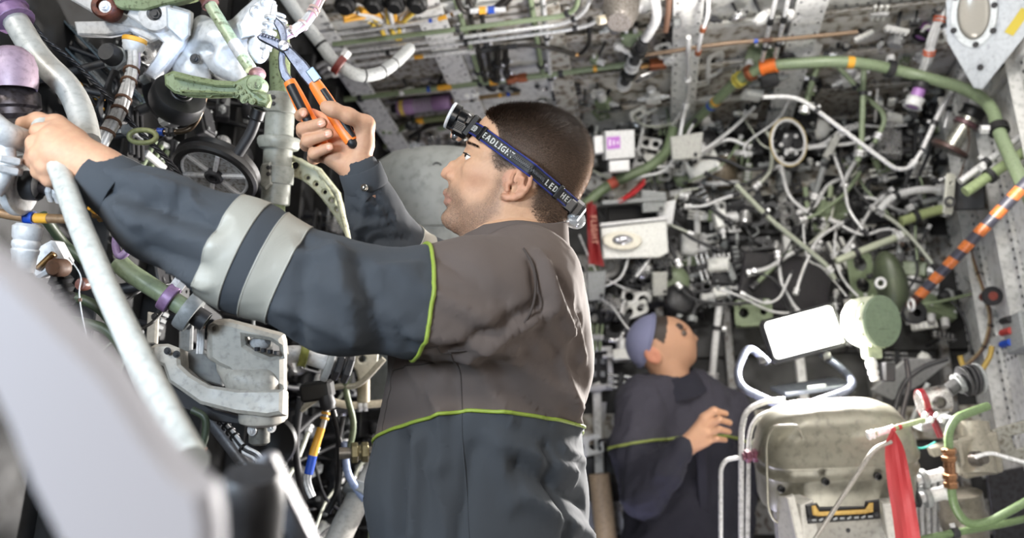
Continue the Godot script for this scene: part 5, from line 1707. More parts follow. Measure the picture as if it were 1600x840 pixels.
	bundle("wrapped_wire", "white taped wires leaving the plier jaws towards the top edge", [P(446, 54, 1.26), P(462, 46, 1.26), P(476, 36, 1.27), P(490, 16, 1.28), P(506, -14, 1.30)], 8, [white_paint(), white_paint(), M(Color(0.85, 0.75, 0.60), 0.5, 0, ""), white_paint(), M(Color(0.80, 0.62, 0.68), 0.5, 0, "")], [0.12, 0.3, 0.55, 0.62, 0.9], M(Color(0.72, 0.62, 0.58), 0.5, 0, ""))
	# pulley
	t = thing("pulley", "black rimmed pulley with spoked grey hub under the green lever arm", "pulley")
	var pc := P(338, 268, 1.42)
	var pn := (look * Vector3(-0.16, -0.80, 0.58)).normalized()
	var pf := MB.new().frame(pn)
	obj("rim", MB.new().lathe(pc, pn, [Vector2(0.050, -0.014), Vector2(0.070, -0.014), Vector2(0.0735, -0.010), Vector2(0.0705, -0.003), Vector2(0.0735, 0.004), Vector2(0.0735, 0.010), Vector2(0.069, 0.014), Vector2(0.060, 0.013), Vector2(0.0585, 0.004), Vector2(0.050, 0.003)], 48), M(Color(0.06, 0.05, 0.05), 0.5, 0, "grime", 9.0), t)
	obj("web", MB.new().cyl(pc - pn * 0.004, pc + pn * 0.007, 0.060, -1, 40), M(Color(0.66, 0.66, 0.66), 0.4, 0.3, "dirty", 9.0), t)
	for k in 6:
		var a := TAU * k / 6
		var d := pf.x * cos(a) + pf.z * sin(a)
		obj("spoke", MB.new().box(pc + d * 0.036 + pn * 0.009, Vector3(0.044, 0.007, 0.007), Basis(d, pn, d.cross(pn)), 0.001), pale_metal(), t)
	obj("hub", MB.new().lathe(pc, pn, [Vector2(0.016, 0), Vector2(0.016, 0.014), Vector2(0.013, 0.017), Vector2(0.008, 0.017), Vector2(0.007, 0.008), Vector2(0, 0.008)], 20), charcoal(), t)
	obj("hub_ring", MB.new().torus(pc + pn * 0.007, pn, 0.056, 0.003, 36, 8), pale_metal(), t)
	settle(t)
	# tall grey actuator column
	var gp := M(Color(0.55, 0.56, 0.53), 0.42, 0.0, "grime", 6.0)
	t = thing("actuator_column", "tall grey green actuator column with flange, left of the raised hand", "actuator")
	obj("upper_tube", MB.new().cyl(P(438, 150, 1.52), P(436, 40, 1.56), 0.0185), worn_green(), t)
	obj("barrel", MB.new().cyl(P(430, 320, 1.5), P(439, 150, 1.5), 0.0255, -1, 28), gp, t)
	obj("collar", MB.new().lathe(P(438.5, 178, 1.5), (P(440, 145, 1.5) - P(438.5, 178, 1.5)).normalized(), [Vector2(0.0255, 0), Vector2(0.0295, 0.001), Vector2(0.0305, 0.004), Vector2(0.0305, 0.032), Vector2(0.0290, 0.036), Vector2(0.02, 0.036)], 28), gp, t)
	obj("flange", MB.new().lathe(P(436, 224, 1.5), (P(439, 170, 1.5) - P(436, 224, 1.5)).normalized(), [Vector2(0.026, -0.012), Vector2(0.034, -0.010), Vector2(0.038, -0.002), Vector2(0.0385, 0.006), Vector2(0.036, 0.010), Vector2(0.026, 0.012)], 36), gp, t)
	obj("lower_collar", MB.new().lathe(P(432, 288, 1.5), (P(436, 224, 1.5) - P(432, 288, 1.5)).normalized(), [Vector2(0.0255, 0), Vector2(0.0290, 0.001), Vector2(0.0295, 0.004), Vector2(0.0295, 0.028), Vector2(0.0285, 0.031), Vector2(0.0255, 0.032)], 28), gp, t)
	obj("lower_tube", MB.new().cyl(P(429, 345, 1.5), P(432, 284, 1.5), 0.0175), worn_green(), t)
	slab("lug", [[410, 256], [424, 252], [426, 288], [416, 296], [404, 288]], 1.475, 0.012, gp, t)
	for p in [[428, 152], [428, 162], [420, 262], [420, 272]]: bolt(P(p[0], p[1], 1.472), zc, 0.0042, charcoal(), t)
	settle(t)
	# curved perforated strap
	var outer := []
	var inner := []
	for k in 9:
		var u := k / 8.0
		outer.append([452 + 96 * pow(u, 0.75), 244 + 130 * pow(u, 1.7)])
		inner.append([452 + 82 * pow(u, 0.85) + 6, 276 + 92 * pow(u, 1.4)])
	inner.reverse()
	t = thing("curved_strap", "cream curved strap with a row of holes behind the raised cuff", "strap")
	slab("strap", outer + inner, 1.55, 0.014, M(Color(0.74, 0.73, 0.64), 0.45, 0.0, "chipped", 5.0), t, Vector3(0, 0.1, 0), [[462, 259, 6], [482, 278, 3.4], [495, 288, 3.4], [508, 300, 3.4], [519, 313, 3.4], [528, 327, 3.4]])
	slab("edge_flange", outer + outer.map(func(p): return [p[0] + 3.0, p[1] - 3.5]).slice(0).map(func(p): return p) .duplicate() if false else [[452, 240], [500, 262], [530, 300], [549, 372], [543, 374], [525, 305], [496, 268], [452, 247]], 1.53, 0.03, M(Color(0.74, 0.73, 0.64), 0.45, 0.0, "chipped", 5.0), t)
	settle(t)
	# grey tank behind his face
	t = thing("pressure_tank", "large plain grey domed tank behind the front man's face", "tank")
	var tk := M(Color(0.50, 0.51, 0.50), 0.55, 0.0, "grime", 2.0)
	var tc := P(690, 470, 2.15)
	var tu := (look * Vector3(0.0, 1, 0.0)).normalized()
	obj("shell", MB.new().lathe(tc - tu * 0.25, tu, [Vector2(0, 0), Vector2(0.19, 0), Vector2(0.20, 0.02), Vector2(0.20, 0.40), Vector2(0.197, 0.425), Vector2(0.197, 0.433), Vector2(0.201, 0.437), Vector2(0.201, 0.52), Vector2(0.192, 0.565), Vector2(0.172, 0.60), Vector2(0.13, 0.628), Vector2(0.07, 0.642), Vector2(0, 0.646)], 64), tk, t)
	obj("port", MB.new().lathe(P(683, 261, 1.97), zc, [Vector2(0.012, -0.006), Vector2(0.012, 0.004), Vector2(0.009, 0.005), Vector2(0.008, -0.003), Vector2(0, -0.003)], 18), black(), t)
	settle(t)
	# grey conduit with the red clamp
	pipe("conduit", "light grey wire conduit curving under the ceiling pipes, held by a dark red clamp", [P(436, -20, 1.86), P(470, 30, 1.88), P(500, 66, 1.9), P(522, 98, 1.9), P(560, 120, 1.92), P(592, 116, 1.95), P(618, 98, 2.0), P(640, 76, 2.1)], 10, M(Color(0.62, 0.63, 0.63), 0.45, 0.0, "grime", 9.0), [[0.42, "clamp", 0.016, M(Color(0.36, 0.12, 0.10), 0.5, 0, "")], [0.30, "band", 0.006, black()], [0.55, "band", 0.004, charcoal()], [0.65, "band", 0.004, charcoal()], [0.75, "band", 0.004, charcoal()]], 0.09)
	# scissor link
	var wp := M(Color(0.70, 0.68, 0.64), 0.45, 0.0, "grime", 5.0)
	t = thing("scissor_link", "cream forged scissor link with open window below the reaching sleeve", "linkage")
	slab("fork", [[333, 506], [340, 499], [356, 499], [441, 523], [444, 534], [444, 614], [384, 614], [378, 600], [374, 586], [362, 574], [346, 566], [334, 556]], 1.36, 0.055, wp, t, Vector3(0.02, 0.14, 0), [[[386, 523], [424, 530], [438, 540], [440, 553], [424, 556], [402, 546], [387, 536]], [341, 511, 3], [437, 604, 2.5]], 0.006)
	obj("bush", MB.new().lathe(P(392, 540, 1.37), (look * Vector3(0.9, 0.35, 0.3)).normalized(), [Vector2(0, -0.005), Vector2(0.011, -0.005), Vector2(0.011, 0.02), Vector2(0.0135, 0.022), Vector2(0.0135, 0.030), Vector2(0.009, 0.034), Vector2(0, 0.034)], 20), pale_metal(), t)
	for k in 4: obj("cap_screw", MB.new().hex(P(402 + 10 * k, 548 + 2 * k, 1.335), P(402 + 10 * k, 542 + 2 * k, 1.335), 0.005), charcoal(), t)
	var ft := Field.new()
	ft.chain([[P(352, 574, 1.355), 0.014], [P(374, 592, 1.35), 0.020], [P(410, 600, 1.35), 0.030]], 0.02)
	ft.chain([[P(338, 515, 1.355), 0.014], [P(337, 552, 1.355), 0.014]], 0.01)
	var fm := ft.net(P(380, 570, 1.35) - Vector3.ONE * 0.13, P(380, 570, 1.35) + Vector3.ONE * 0.13, 0.004)
	normals(fm)
	obj("shoulder", soup([fm]), wp, t)
	obj("barrel", MB.new().lathe(P(418, 658, 1.37), (P(418, 606, 1.37) - P(418, 658, 1.37)).normalized(), [Vector2(0, 0), Vector2(0.020, 0), Vector2(0.032, 0.004), Vector2(0.033, 0.008), Vector2(0.033, 0.046), Vector2(0.031, 0.050), Vector2(0, 0.05)], 32), wp, t)
	settle(t)
	t = thing("link_arm", "long bent cream arm hinged under the scissor link", "linkage")
	slab("arm", [[240, 544], [246, 540], [266, 539], [284, 546], [288, 572], [306, 588], [334, 604], [378, 611], [446, 611], [447, 648], [424, 652], [376, 646], [322, 632], [272, 598], [262, 574], [243, 566]], 1.345, 0.05, wp, t, Vector3(-0.25, 0.05, 0), [], 0.005)
	slab("inner_rail", [[284, 550], [310, 544], [338, 558], [348, 568], [350, 602], [322, 594], [284, 574]], 1.40, 0.03, M(Color(0.40, 0.41, 0.41), 0.45, 0.0, "grime", 6.0), t, Vector3(0, 0.1, 0))
	slab("under_flange", [[262, 592], [300, 612], [340, 638], [380, 650], [440, 656], [400, 664], [340, 656], [290, 636], [258, 606]], 1.365, 0.03, charcoal(), t)
	obj("hub", MB.new().lathe(P(410, 664, 1.36), (P(410, 606, 1.36) - P(410, 664, 1.36)).normalized(), [Vector2(0, 0), Vector2(0.024, 0), Vector2(0.036, 0.006), Vector2(0.0375, 0.010), Vector2(0.0375, 0.040), Vector2(0.035, 0.043), Vector2(0, 0.043)], 36), wp, t)
	for p in [[262, 548], [276, 553]]: bolt(P(p[0], p[1], 1.318), zc, 0.004, charcoal(), t)
	settle(t)
	t = thing("hinge_pin", "dark steel pin with cross bolts below the hub of the bent cream arm", "pin")
	obj("pin", MB.new().lathe(P(405, 694, 1.37), (P(406, 654, 1.37) - P(405, 694, 1.37)).normalized(), [Vector2(0, 0), Vector2(0.012, 0), Vector2(0.017, 0.004), Vector2(0.017, 0.03), Vector2(0.020, 0.033), Vector2(0.020, 0.042), Vector2(0, 0.042)], 24), M(Color(0.46, 0.46, 0.44), 0.35, 0.5, "grime", 9.0), t)
	bolt(P(394, 672, 1.352), (look * Vector3(-0.4, 0, 1)).normalized(), 0.006, steel(), t)
	bolt(P(424, 667, 1.352), (look * Vector3(0.8, 0, 0.6)).normalized(), 0.006, steel(), t)
	settle(t)
	t = thing("scalloped_disc", "black disc with scalloped flange behind the dark steel pin", "disc")
	obj("disc", MB.new().lathe(P(424, 690, 1.48), zc, [Vector2(0, -0.01), Vector2(0.045, -0.01), Vector2(0.046, 0.004), Vector2(0.043, 0.008), Vector2(0.030, 0.006), Vector2(0, 0.006)], 36), black(), t)
	var sc := []
	for k in 24: sc.append([440 + (26 + 4 * (k % 2)) * cos(TAU * k / 24) * 0.8, 690 + (34 + 5 * (k % 2)) * sin(TAU * k / 24)])
	slab("flange", sc, 1.51, 0.012, charcoal(), t)
	settle(t)
	pipe("diagonal_bar", "dark grey diagonal bar dropping under the bent cream arm", [P(318, 640, 1.46), P(402, 748, 1.42)], 12, M(Color(0.30, 0.30, 0.31), 0.4, 0.3, "grime", 9.0))
	bundle("sleeved_cable", "striped sleeved cable beside the dark steel pin", [P(340, 650, 1.40), P(362, 676, 1.38), P(380, 700, 1.36), P(400, 712, 1.35), P(412, 728, 1.34)], 7, [charcoal(), pale_metal(), charcoal(), pale_metal()], [0.1, 0.2, 0.3, 0.4, 0.62], black())
	pipe("copper_hose", "dark green hose with copper ferrule left of the diagonal bar", [P(300, 640, 1.3), P(322, 650, 1.3), P(322, 680, 1.3), P(312, 706, 1.3)], 6, M(Color(0.20, 0.24, 0.18), 0.5, 0, "grime", 9.0), [[0.97, "nut", 0.014, copper()]], 0.03)
	bundle("wire_bundle", "short white wire bundle hanging left of the scissor link", [P(312, 462, 1.36), P(312, 490, 1.35), P(314, 520, 1.35), P(312, 552, 1.35)], 6, [white_paint(), pale_metal(), white_paint(), pale_metal(), white_paint()], [0.05, 0.55])
	for e in [[240, 512, 16, 50, "small cream bracket with bolt left of the short white wire bundle"], [292, 530, 20, 60, "grey upright bracket behind the short white wire bundle"]]:
		t = thing("bracket", e[4], "bracket")
		slab("plate", [[e[0] - e[2] / 2, e[1] - e[3] / 2], [e[0] + e[2] / 2, e[1] - e[3] / 2 + 4], [e[0] + e[2] / 2 - 2, e[1] + e[3] / 2], [e[0] - e[2] / 2 - 2, e[1] + e[3] / 2]], 1.42, 0.012, wp if e[0] < 260 else grey_paint(), t)
		bolt(P(e[0] + 2, e[1] - e[3] * 0.35, 1.41), zc, 0.0042, charcoal(), t)
		settle(t)
	# lower middle: between the sleeve and his chest
	pipe("drain_pipe", "fat pale grey pipe with band clamp rising beside his waist", [P(520, 860, 1.62), P(548, 800, 1.66), P(600, 712, 1.75)], 20, M(Color(0.60, 0.59, 0.57), 0.45, 0.0, "grime", 6.0), [[0.55, "clamp", 0.022, grey_paint()]], 0.02)
	pipe("brass_union", "brass hex union on a steel rod left of his waist", [P(530, 708, 1.6), P(606, 704, 1.62)], 9, M(Color(0.55, 0.52, 0.48), 0.35, 0.8, "grime", 9.0), [[0.42, "nut", 0.034, M(Color(0.52, 0.48, 0.36), 0.35, 0.8, "grime", 9.0)], [0.85, "sleeve", 0.03, M(Color(0.66, 0.58, 0.36), 0.35, 0.8, "grime", 9.0)]])
	bundle("taped_harness", "wire harness with yellow and blue tape hanging left of his waist", [P(512, 622, 1.55), P(508, 650, 1.54), P(496, 690, 1.53), P(484, 726, 1.52), P(480, 752, 1.52), P(488, 776, 1.52)], 6, [pale_metal(), white_paint(), charcoal(), pale_metal()], [0.15, 0.2], amber())
	pipe("tape_wrap", "yellow and blue tape sleeve on the hanging harness", [P(502, 668, 1.53), P(490, 706, 1.52), P(482, 740, 1.515)], 6.6, amber(), [[0.8, "band", 0.034, blue()]], 0.01)
	pipe("cross_rod", "cream cross rod behind the hanging harness", [P(514, 626, 1.78), P(545, 634, 1.78), P(620, 628, 1.8)], 6, M(Color(0.74, 0.70, 0.62), 0.45, 0.0, "grime", 8.0), [[0.5, "nut", 0.02, pale_metal()]], 0.02)
	pipe("hydraulic_rod", "steel cylinder with olive gland pointing right from the scissor link", [P(444, 554, 1.45), P(468, 552, 1.46), P(540, 574, 1.48)], 14, pale_metal(), [[0.30, "sleeve", 0.014, M(Color(0.52, 0.54, 0.28), 0.45, 0.1, "grime", 9.0)], [0.72, "flange", 0.012, grey_paint()], [0.96, "nut", 0.03, charcoal()]], 0.02)
	t = thing("tee_bracket", "cream bracket with round hole on the post beside the chest", "bracket")
	slab("ears", [[538, 542], [592, 548], [590, 566], [580, 580], [576, 596], [562, 596], [556, 578], [546, 566]], 1.68, 0.02, M(Color(0.70, 0.68, 0.62), 0.45, 0.0, "grime", 6.0), t, Vector3(0, 0.2, 0), [[566, 560, 6]])
	obj("post", MB.new().cyl(P(568, 628, 1.69), P(568, 590, 1.69), 0.013), M(Color(0.56, 0.52, 0.44), 0.45, 0.2, "grime", 8.0), t)
	settle(t)
	t = thing("connector_head", "black multi-pin connector head above the hanging harness", "connector")
	obj("shell", MB.new().box(P(496, 610, 1.55), Vector3(0.058, 0.034, 0.04), look.rotated(look.z, 0.15), 0.005), black(), t)
	obj("backshell", MB.new().lathe(P(510, 622, 1.54), (look * Vector3(0.3, -0.9, 0.2)).normalized(), [Vector2(0.014, -0.004), Vector2(0.015, 0.012), Vector2(0.010, 0.022), Vector2(0, 0.022)], 16), charcoal(), t)
	settle(t)
	for e in [[[[520, 640], [530, 690], [528, 760], [512, 800]], 5, black(), "black hose beside the hanging harness"], [[[536, 650], [526, 720], [532, 790]], 4, charcoal(), "thin dark hose behind the black hose"], [[[470, 620], [462, 700], [474, 790], [468, 850]], 6, charcoal(), "dark hose left of the hanging harness"], [[[555, 540], [540, 600], [552, 660], [546, 700]], 5, M(Color(0.38, 0.42, 0.32), 0.5, 0, "grime", 9.0), "dull green hose behind the cream tee bracket"], [[[600, 560], [560, 600], [520, 606], [470, 640]], 5, M(Color(0.60, 0.58, 0.52), 0.4, 0.2, "grime", 9.0), "cream tube crossing behind the black connector head"], [[[538, 690], [544, 740], [570, 780]], 6, M(Color(0.55, 0.60, 0.72), 0.4, 0.1, "grime", 9.0), "bluish hose in front of the fat pale pipe"]]:
		var q := []
		for p in e[0]: q.append(P(p[0], p[1], 1.66))
		tag(obj("hose", MB.new().sweep(spline(q, 6), sized(e[1], q[0]), 10), e[2]), e[3], "hose")
	# foreground: close to the lens
	t = thing("access_door", "large blurred white panel edge close to the camera at lower left", "panel")
	slab("skin", [[-140, 250], [-20, 372], [50, 420], [130, 500], [205, 578], [262, 668], [300, 716], [346, 752], [352, 800], [350, 960], [150, 960], [84, 838], [46, 758], [14, 660], [-20, 590], [-140, 500]], 0.27, 0.014, M(Color(0.74, 0.74, 0.77), 0.5, 0.0, "", 5.0), t, Vector3(0.10, -0.15, 0), [], 0.004)
	settle(t)
	t = thing("latch_knob", "blurred dark knob close to the camera beside the white panel", "knob")
	obj("knob", MB.new().lathe(P(392, 806, 0.46), (look * Vector3(0.1, 1, 0.25)).normalized(), [Vector2(0, -0.04), Vector2(0.016, -0.04), Vector2(0.018, 0.008), Vector2(0.0175, 0.020), Vector2(0.014, 0.026), Vector2(0, 0.027)], 24), M(Color(0.16, 0.155, 0.16), 0.5, 0, "grime", 9.0), t)
	settle(t)
	t = thing("support_strut", "blurred grey strut slanting down beside the dark knob", "strut")
	obj("bar", MB.new().box(P(474, 838, 0.5), Vector3(0.012, 0.11, 0.02), look.rotated(look.z, deg_to_rad(26)), 0.004), M(Color(0.36, 0.36, 0.38), 0.5, 0.1, "grime", 9.0), t)
	obj("dark_rail", MB.new().box(P(446, 850, 0.52), Vector3(0.03, 0.10, 0.02), look.rotated(look.z, deg_to_rad(26)), 0.004), black(), t)  # black bar beside the strut
	settle(t)

# ---------------------------------------------------------------- pipes under the ceiling
func build_ceiling() -> void:
	var gp := green_paint()
	var st := steel()
	var dk := M(Color(0.22, 0.21, 0.20), 0.4, 0.5, "grime", 9.0)
	pipe("steel_pipe", "topmost thin steel pipe over the raised hand, bending up past a blue band", [C(528, 53, .09), C(690, 30, .09), C(735, 10, .09), C(748, -8, .09)], 3.4, st, [[0.60, "band", 0.012, blue()], [0.68, "band", 0.03, amber()], [0.75, "band", 0.01, brass()]], 0.05)
	pipe("green_pipe", "long green pipe running just under the topmost steel pipe", [C(520, 69, .10), C(705, 47, .10), C(880, 25, .10), C(900, 14, .10), C(905, -10, .10)], 4.0, gp, [[0.48, "clamp", 0.014], [0.88, "clamp", 0.014], [0.18, "band", 0.01, worn_green()]], 0.05)
	pipe("steel_pipe", "upper pipe of the polished steel pair crossing the ceiling left of centre", [C(534, 83, .08), C(707, 60, .08), C(880, 38, .08), C(912, 22, .08), C(926, -10, .08)], 3.2, st, [[0.45, "clamp", 0.014], [0.85, "clamp", 0.014]], 0.05)
	pipe("steel_pipe", "lower pipe of the polished steel pair crossing the ceiling left of centre", [C(541, 91, .08), C(712, 69, .08), C(880, 48, .08), C(930, 38, .08), C(962, -10, .08)], 3.2, st, [[0.15, "clamp", 0.014], [0.42, "clamp", 0.014], [0.78, "clamp", 0.014]], 0.05)
	pipe("steel_pipe", "short steel pipe ending in a black hose, lowest of the row over the hand", [C(553, 103, .07), C(635, 91, .07), C(742, 80, .07)], 3.2, st, [[0.42, "clamp", 0.014], [0.55, "band", 0.03, amber()], [0.98, "nut", 0.02]], 0.05)
	pipe("black_hose", "black hose with two sleeves continuing the short steel pipe", [C(742, 80, .07), C(790, 73, .07), C(835, 70, .07), C(880, 80, .07), C(905, 88, .07), C(921, 70, .07), C(922, 28, .07)], 3.4, dk, [[0.10, "sleeve", 0.06, black()], [0.22, "sleeve", 0.03, charcoal()], [0.62, "band", 0.012, brass()], [0.93, "sleeve", 0.06, black()]], 0.06)
	pipe("green_pipe", "green pipe with bronze union crossing just above the headlamp", [C(478, 163, .06), C(567, 152, .06), C(730, 132, .06), C(870, 115, .06), C(985, 100, .06)], 4.6, gp, [[0.18, "clamp", 0.016], [0.40, "band", 0.012, blue()], [0.45, "band", 0.05, amber()], [0.56, "clamp", 0.016], [0.60, "sleeve", 0.024, amber()], [0.67, "nut", 0.07, copper()], [0.80, "clamp", 0.016], [0.90, "band", 0.012, amber()]], 0.05)
	pipe("tan_pipe", "thin tan pipe right of the bronze union, running on to the right wall", [C(995, 88, .10), C(1130, 68, .10), C(1260, 58, .10), C(1340, 50, .10)], 3.6, M(Color(0.50, 0.42, 0.34), 0.4, 0.4, "grime", 9.0), [[0.55, "band", 0.012, blue()], [0.6, "band", 0.03, brown()]], 0.05)
	# purple actuator behind the headlamp
	var t := thing("linear_actuator", "purple and grey ribbed cylinder with rod, left of the headlamp", "actuator")
	var a := C(622, 169, .05)
	var b := C(704, 158, .05)
	var d := (b - a).normalized()
	var l := a.distance_to(b)
	obj("barrel", MB.new().lathe(a, d, [Vector2(0, 0), Vector2(0.024, 0), Vector2(0.029, 0.003), Vector2(0.029, l * 0.30), Vector2(0.026, l * 0.32), Vector2(0.026, l * 0.68), Vector2(0.029, l * 0.70), Vector2(0.029, l * 0.97), Vector2(0.025, l), Vector2(0, l)], 28), purple(), t)
	for k in 7: obj("rib", MB.new().torus(a + d * l * (0.35 + 0.05 * k), d, 0.0262, 0.002, 24, 6), grey_paint(), t)
	obj("label_plate", MB.new().ring(a + d * l * 0.06, a + d * l * 0.14, 0.0298, 0.028, 24, 0.0004), M(Color(0.70, 0.60, 0.28), 0.5, 0, ""), t)
	obj("gland", MB.new().cyl(a - d * 0.025, a, 0.017), black(), t)
	obj("rod", MB.new().cyl(a - d * 0.17, a - d * 0.02, 0.0055), steel(), t)
	obj("rod_clamp", MB.new().box(a - d * 0.13, Vector3(0.03, 0.035, 0.03), Basis(d, Vector3.UP, d.cross(Vector3.UP)), 0.004), charcoal(), t)
	settle(t)
	pipe("brass_rod", "brass banded rod joining the purple cylinder to the rear of the bay", [C(706, 158, .05), C(812, 145, .05)], 3.6, M(Color(0.62, 0.52, 0.38), 0.35, 0.7, "grime", 9.0), [[0.08, "nut", 0.02], [0.3, "clamp", 0.014], [0.72, "band", 0.012, amber()], [0.84, "band", 0.012, blue()]])
	pipe("olive_pipe", "olive pipe bending down between the raised hand and the headlamp", [C(592, 240, .02), C(625, 200, .05), C(655, 188, .05), C(712, 182, .05)], 5, M(Color(0.40, 0.43, 0.30), 0.45, 0, "grime", 9.0), [[0.75, "band", 0.03, amber()]], 0.04)
	pipe("black_pipe", "dark pipe lying just under the olive pipe", [C(640, 214, .03), C(670, 196, .05), C(720, 190, .05)], 3.6, dk, [], 0.04)
	# loops in the top middle
	for e in [["dark hose loop hanging from the top edge right of the steel pipe bend", [[712, -12], [722, 14], [745, 17], [770, 14], [790, -2], [800, -14]], 5, dk], ["second dark hose loop behind the blue banded bend", [[730, -12], [742, 18], [765, 18], [785, 12], [806, -14]], 4, dk], ["thick steel hose bend beside the grey gear housing", [[1020, -14], [1026, 25], [1016, 48], [1008, 60]], 8, st], ["brass coloured vertical tube near the grey gear housing", [[1046, -12], [1044, 20], [1040, 48]], 5, brown()]]:
		var q := []
		for p in e[1]: q.append(C(p[0], p[1], .12))
		tag(obj("hose", MB.new().sweep(spline(q, 6), sized(e[2], q[1]), 12), e[3]), e[0], "hose")
	pipe("banded_pipe", "short steel pipe with yellow and blue bands at the top edge", [C(735, 17, .13), C(790, 14, .13)], 4.4, st, [[0.35, "sleeve", 0.018, amber()], [0.6, "sleeve", 0.018, blue()]])
	# lengthwise pipes
	for e in [[712, 2, 752, 128, 4, gp, "left green pipe of the three lengthwise pipes behind the steel pair"], [730, 2, 760, 132, 3.5, dk, "dark pipe of the three lengthwise pipes behind the steel pair"], [752, 20, 770, 130, 3.4, dk, "second dark lengthwise pipe behind the steel pair"], [828, -8, 848, 118, 4, gp, "green lengthwise pipe over the front man's head"], [848, -8, 862, 140, 3.4, st, "thin steel lengthwise pipe over the front man's head"], [778, 78, 775, 130, 5, dk, "thick dark branch pipe dropping from the black hose"], [790, 78, 792, 120, 4, dk, "thin dark branch pipe dropping from the black hose"]]:
		pipe("branch_pipe", e[6], [C(e[0], e[1], .06), C(e[2], e[3], .06)], e[4], e[5], [[0.4, "clamp", 0.014], [0.85, "clamp", 0.014]])
	for e in [[1214, -12, 1196, 70, 1186, 118, "left tube of the steel pair running lengthwise at top right"], [1234, -12, 1218, 60, 1207, 110, "right tube of the steel pair running lengthwise at top right"]]:
		pipe("steel_pipe", e[6], [C(e[0], e[1], .09), C(e[2], e[3], .09), C(e[4], e[5], .09)], 3.6, st, [[0.3, "sleeve", 0.03, black()], [0.62, "clamp", 0.014], [0.88, "band", 0.02, charcoal()]])
	pipe("vent_pipe", "thin white tube zigzagging along the middle white frame", [C(1107, -10, .12), C(1106, 24, .12), C(1096, 52, .12), C(1090, 86, .12)], 3.2, white_paint(), [[0.55, "nut", 0.02, copper()], [0.95, "nut", 0.02, copper()]], 0.03)
	pipe("vent_pipe", "long thin pale tube dropping from the ceiling frame past the green elbow duct", [C(1076, 58, .14), C(1074, 150, .1), P(1068, 180, 2.9), P(1062, 215, 2.9)], 3.4, pale_metal(), [[0.5, "nut", 0.02], [0.8, "nut", 0.02]], 0.03)
	# grey gear housing with its slanting rod
	t = thing("gear_housing", "dirty grey gear housing with pale spigots under the ceiling, right of centre", "housing")
	var gc := C(968, 26, .12)
	obj("housing", MB.new().lathe(gc + Vector3(0.01, 0.06, 0), Vector3(-0.12, -1, 0.25).normalized(), [Vector2(0, 0), Vector2(0.045, 0), Vector2(0.052, 0.01), Vector2(0.052, 0.06), Vector2(0.042, 0.075), Vector2(0.042, 0.09), Vector2(0.034, 0.10), Vector2(0, 0.10)], 28), M(Color(0.50, 0.48, 0.46), 0.4, 0.4, "dirty", 9.0), t)
	obj("spigot", MB.new().cyl(gc, gc + look * Vector3(-0.065, -0.02, 0.03), 0.013), M(Color(0.78, 0.74, 0.66), 0.4, 0.2, "grime", 9.0), t)
	obj("spigot", MB.new().cyl(gc, gc + look * Vector3(0.02, 0.08, 0.02), 0.014), grey_paint(), t)
	settle(t)
	pipe("slant_rod", "black and silver rod with pale tip slanting down from the grey gear housing", [C(1006, 62, .12), C(974, 134, .05)], 7.5, charcoal(), [[0.2, "sleeve", 0.035, black()], [0.5, "sleeve", 0.05, st], [0.7, "nut", 0.02, black()], [0.95, "sleeve", 0.03, pale_metal()]])
	pipe("short_rod", "short steel rod crossing behind the slanting rod", [C(961, 70, .1), C(988, 86, .1)], 4, st, [[0.2, "nut", 0.016]])
	t = thing("gas_bottle", "small steel bottle with black cap beside the middle white frame", "bottle")
	obj("shell", MB.new().lathe(C(1046, 80, .02), Vector3(0.05, 1, -0.1).normalized(), [Vector2(0, -0.05), Vector2(0.020, -0.045), Vector2(0.022, -0.03), Vector2(0.022, 0.02), Vector2(0.016, 0.035), Vector2(0.010, 0.045), Vector2(0, 0.045)], 24), st, t)
	obj("cap", MB.new().cyl(C(1046, 54, .04), C(1046, 44, .04), 0.014), black(), t)
	settle(t)
	t = thing("copper_block", "small copper block on the stringer under the grey gear housing", "block")
	obj("block", MB.new().box(C(1028, 100, .05), Vector3(0.055, 0.03, 0.03), Basis.IDENTITY, 0.003), copper(), t)
	obj("stub", MB.new().cyl(C(1000, 104, .05), C(1014, 102, .05), 0.009), brass(), t)
	settle(t)
	# wires in the top left of the ceiling
	var cols := [amber(), white_paint(), M(Color(0.86, 0.74, 0.30), 0.5, 0, ""), white_paint(), amber()]
	for e in [[[560, 14], [590, 26], [600, 52], "yellow wire bunch leaving the left socket at the top edge"], [[612, 12], [612, 34], [620, 56], "yellow and white wire bunch leaving the middle socket"], [[650, 14], [628, 30], [624, 56], "yellow wire bunch leaving the right socket at the top edge"], [[536, 26], [570, 24], [592, 40], "short yellow wire bunch leftmost at the top edge"]]:
		bundle("wire_bundle", e[3], [C(e[0][0], e[0][1], .10), C(e[1][0], e[1][1], .07), C(e[2][0], e[2][1], .05)], 9, cols, [0.5], white_paint())
	for e in [[540, 6, "black round socket leftmost at the top edge"], [585, 4, "second black round socket from the left at the top edge"], [618, 4, "third black round socket from the left at the top edge"], [652, 4, "rightmost black round socket at the top edge"]]:
		t = thing("socket", e[2], "connector")
		obj("shell", MB.new().lathe(C(e[0], e[1], .12), Vector3(0, -1, 0.3).normalized(), [Vector2(0, -0.02), Vector2(0.026, -0.02), Vector2(0.026, 0.0), Vector2(0.030, 0.002), Vector2(0.030, 0.010), Vector2(0.022, 0.014), Vector2(0.022, 0.024), Vector2(0.017, 0.03), Vector2(0, 0.03)], 22), black(), t)
		settle(t)
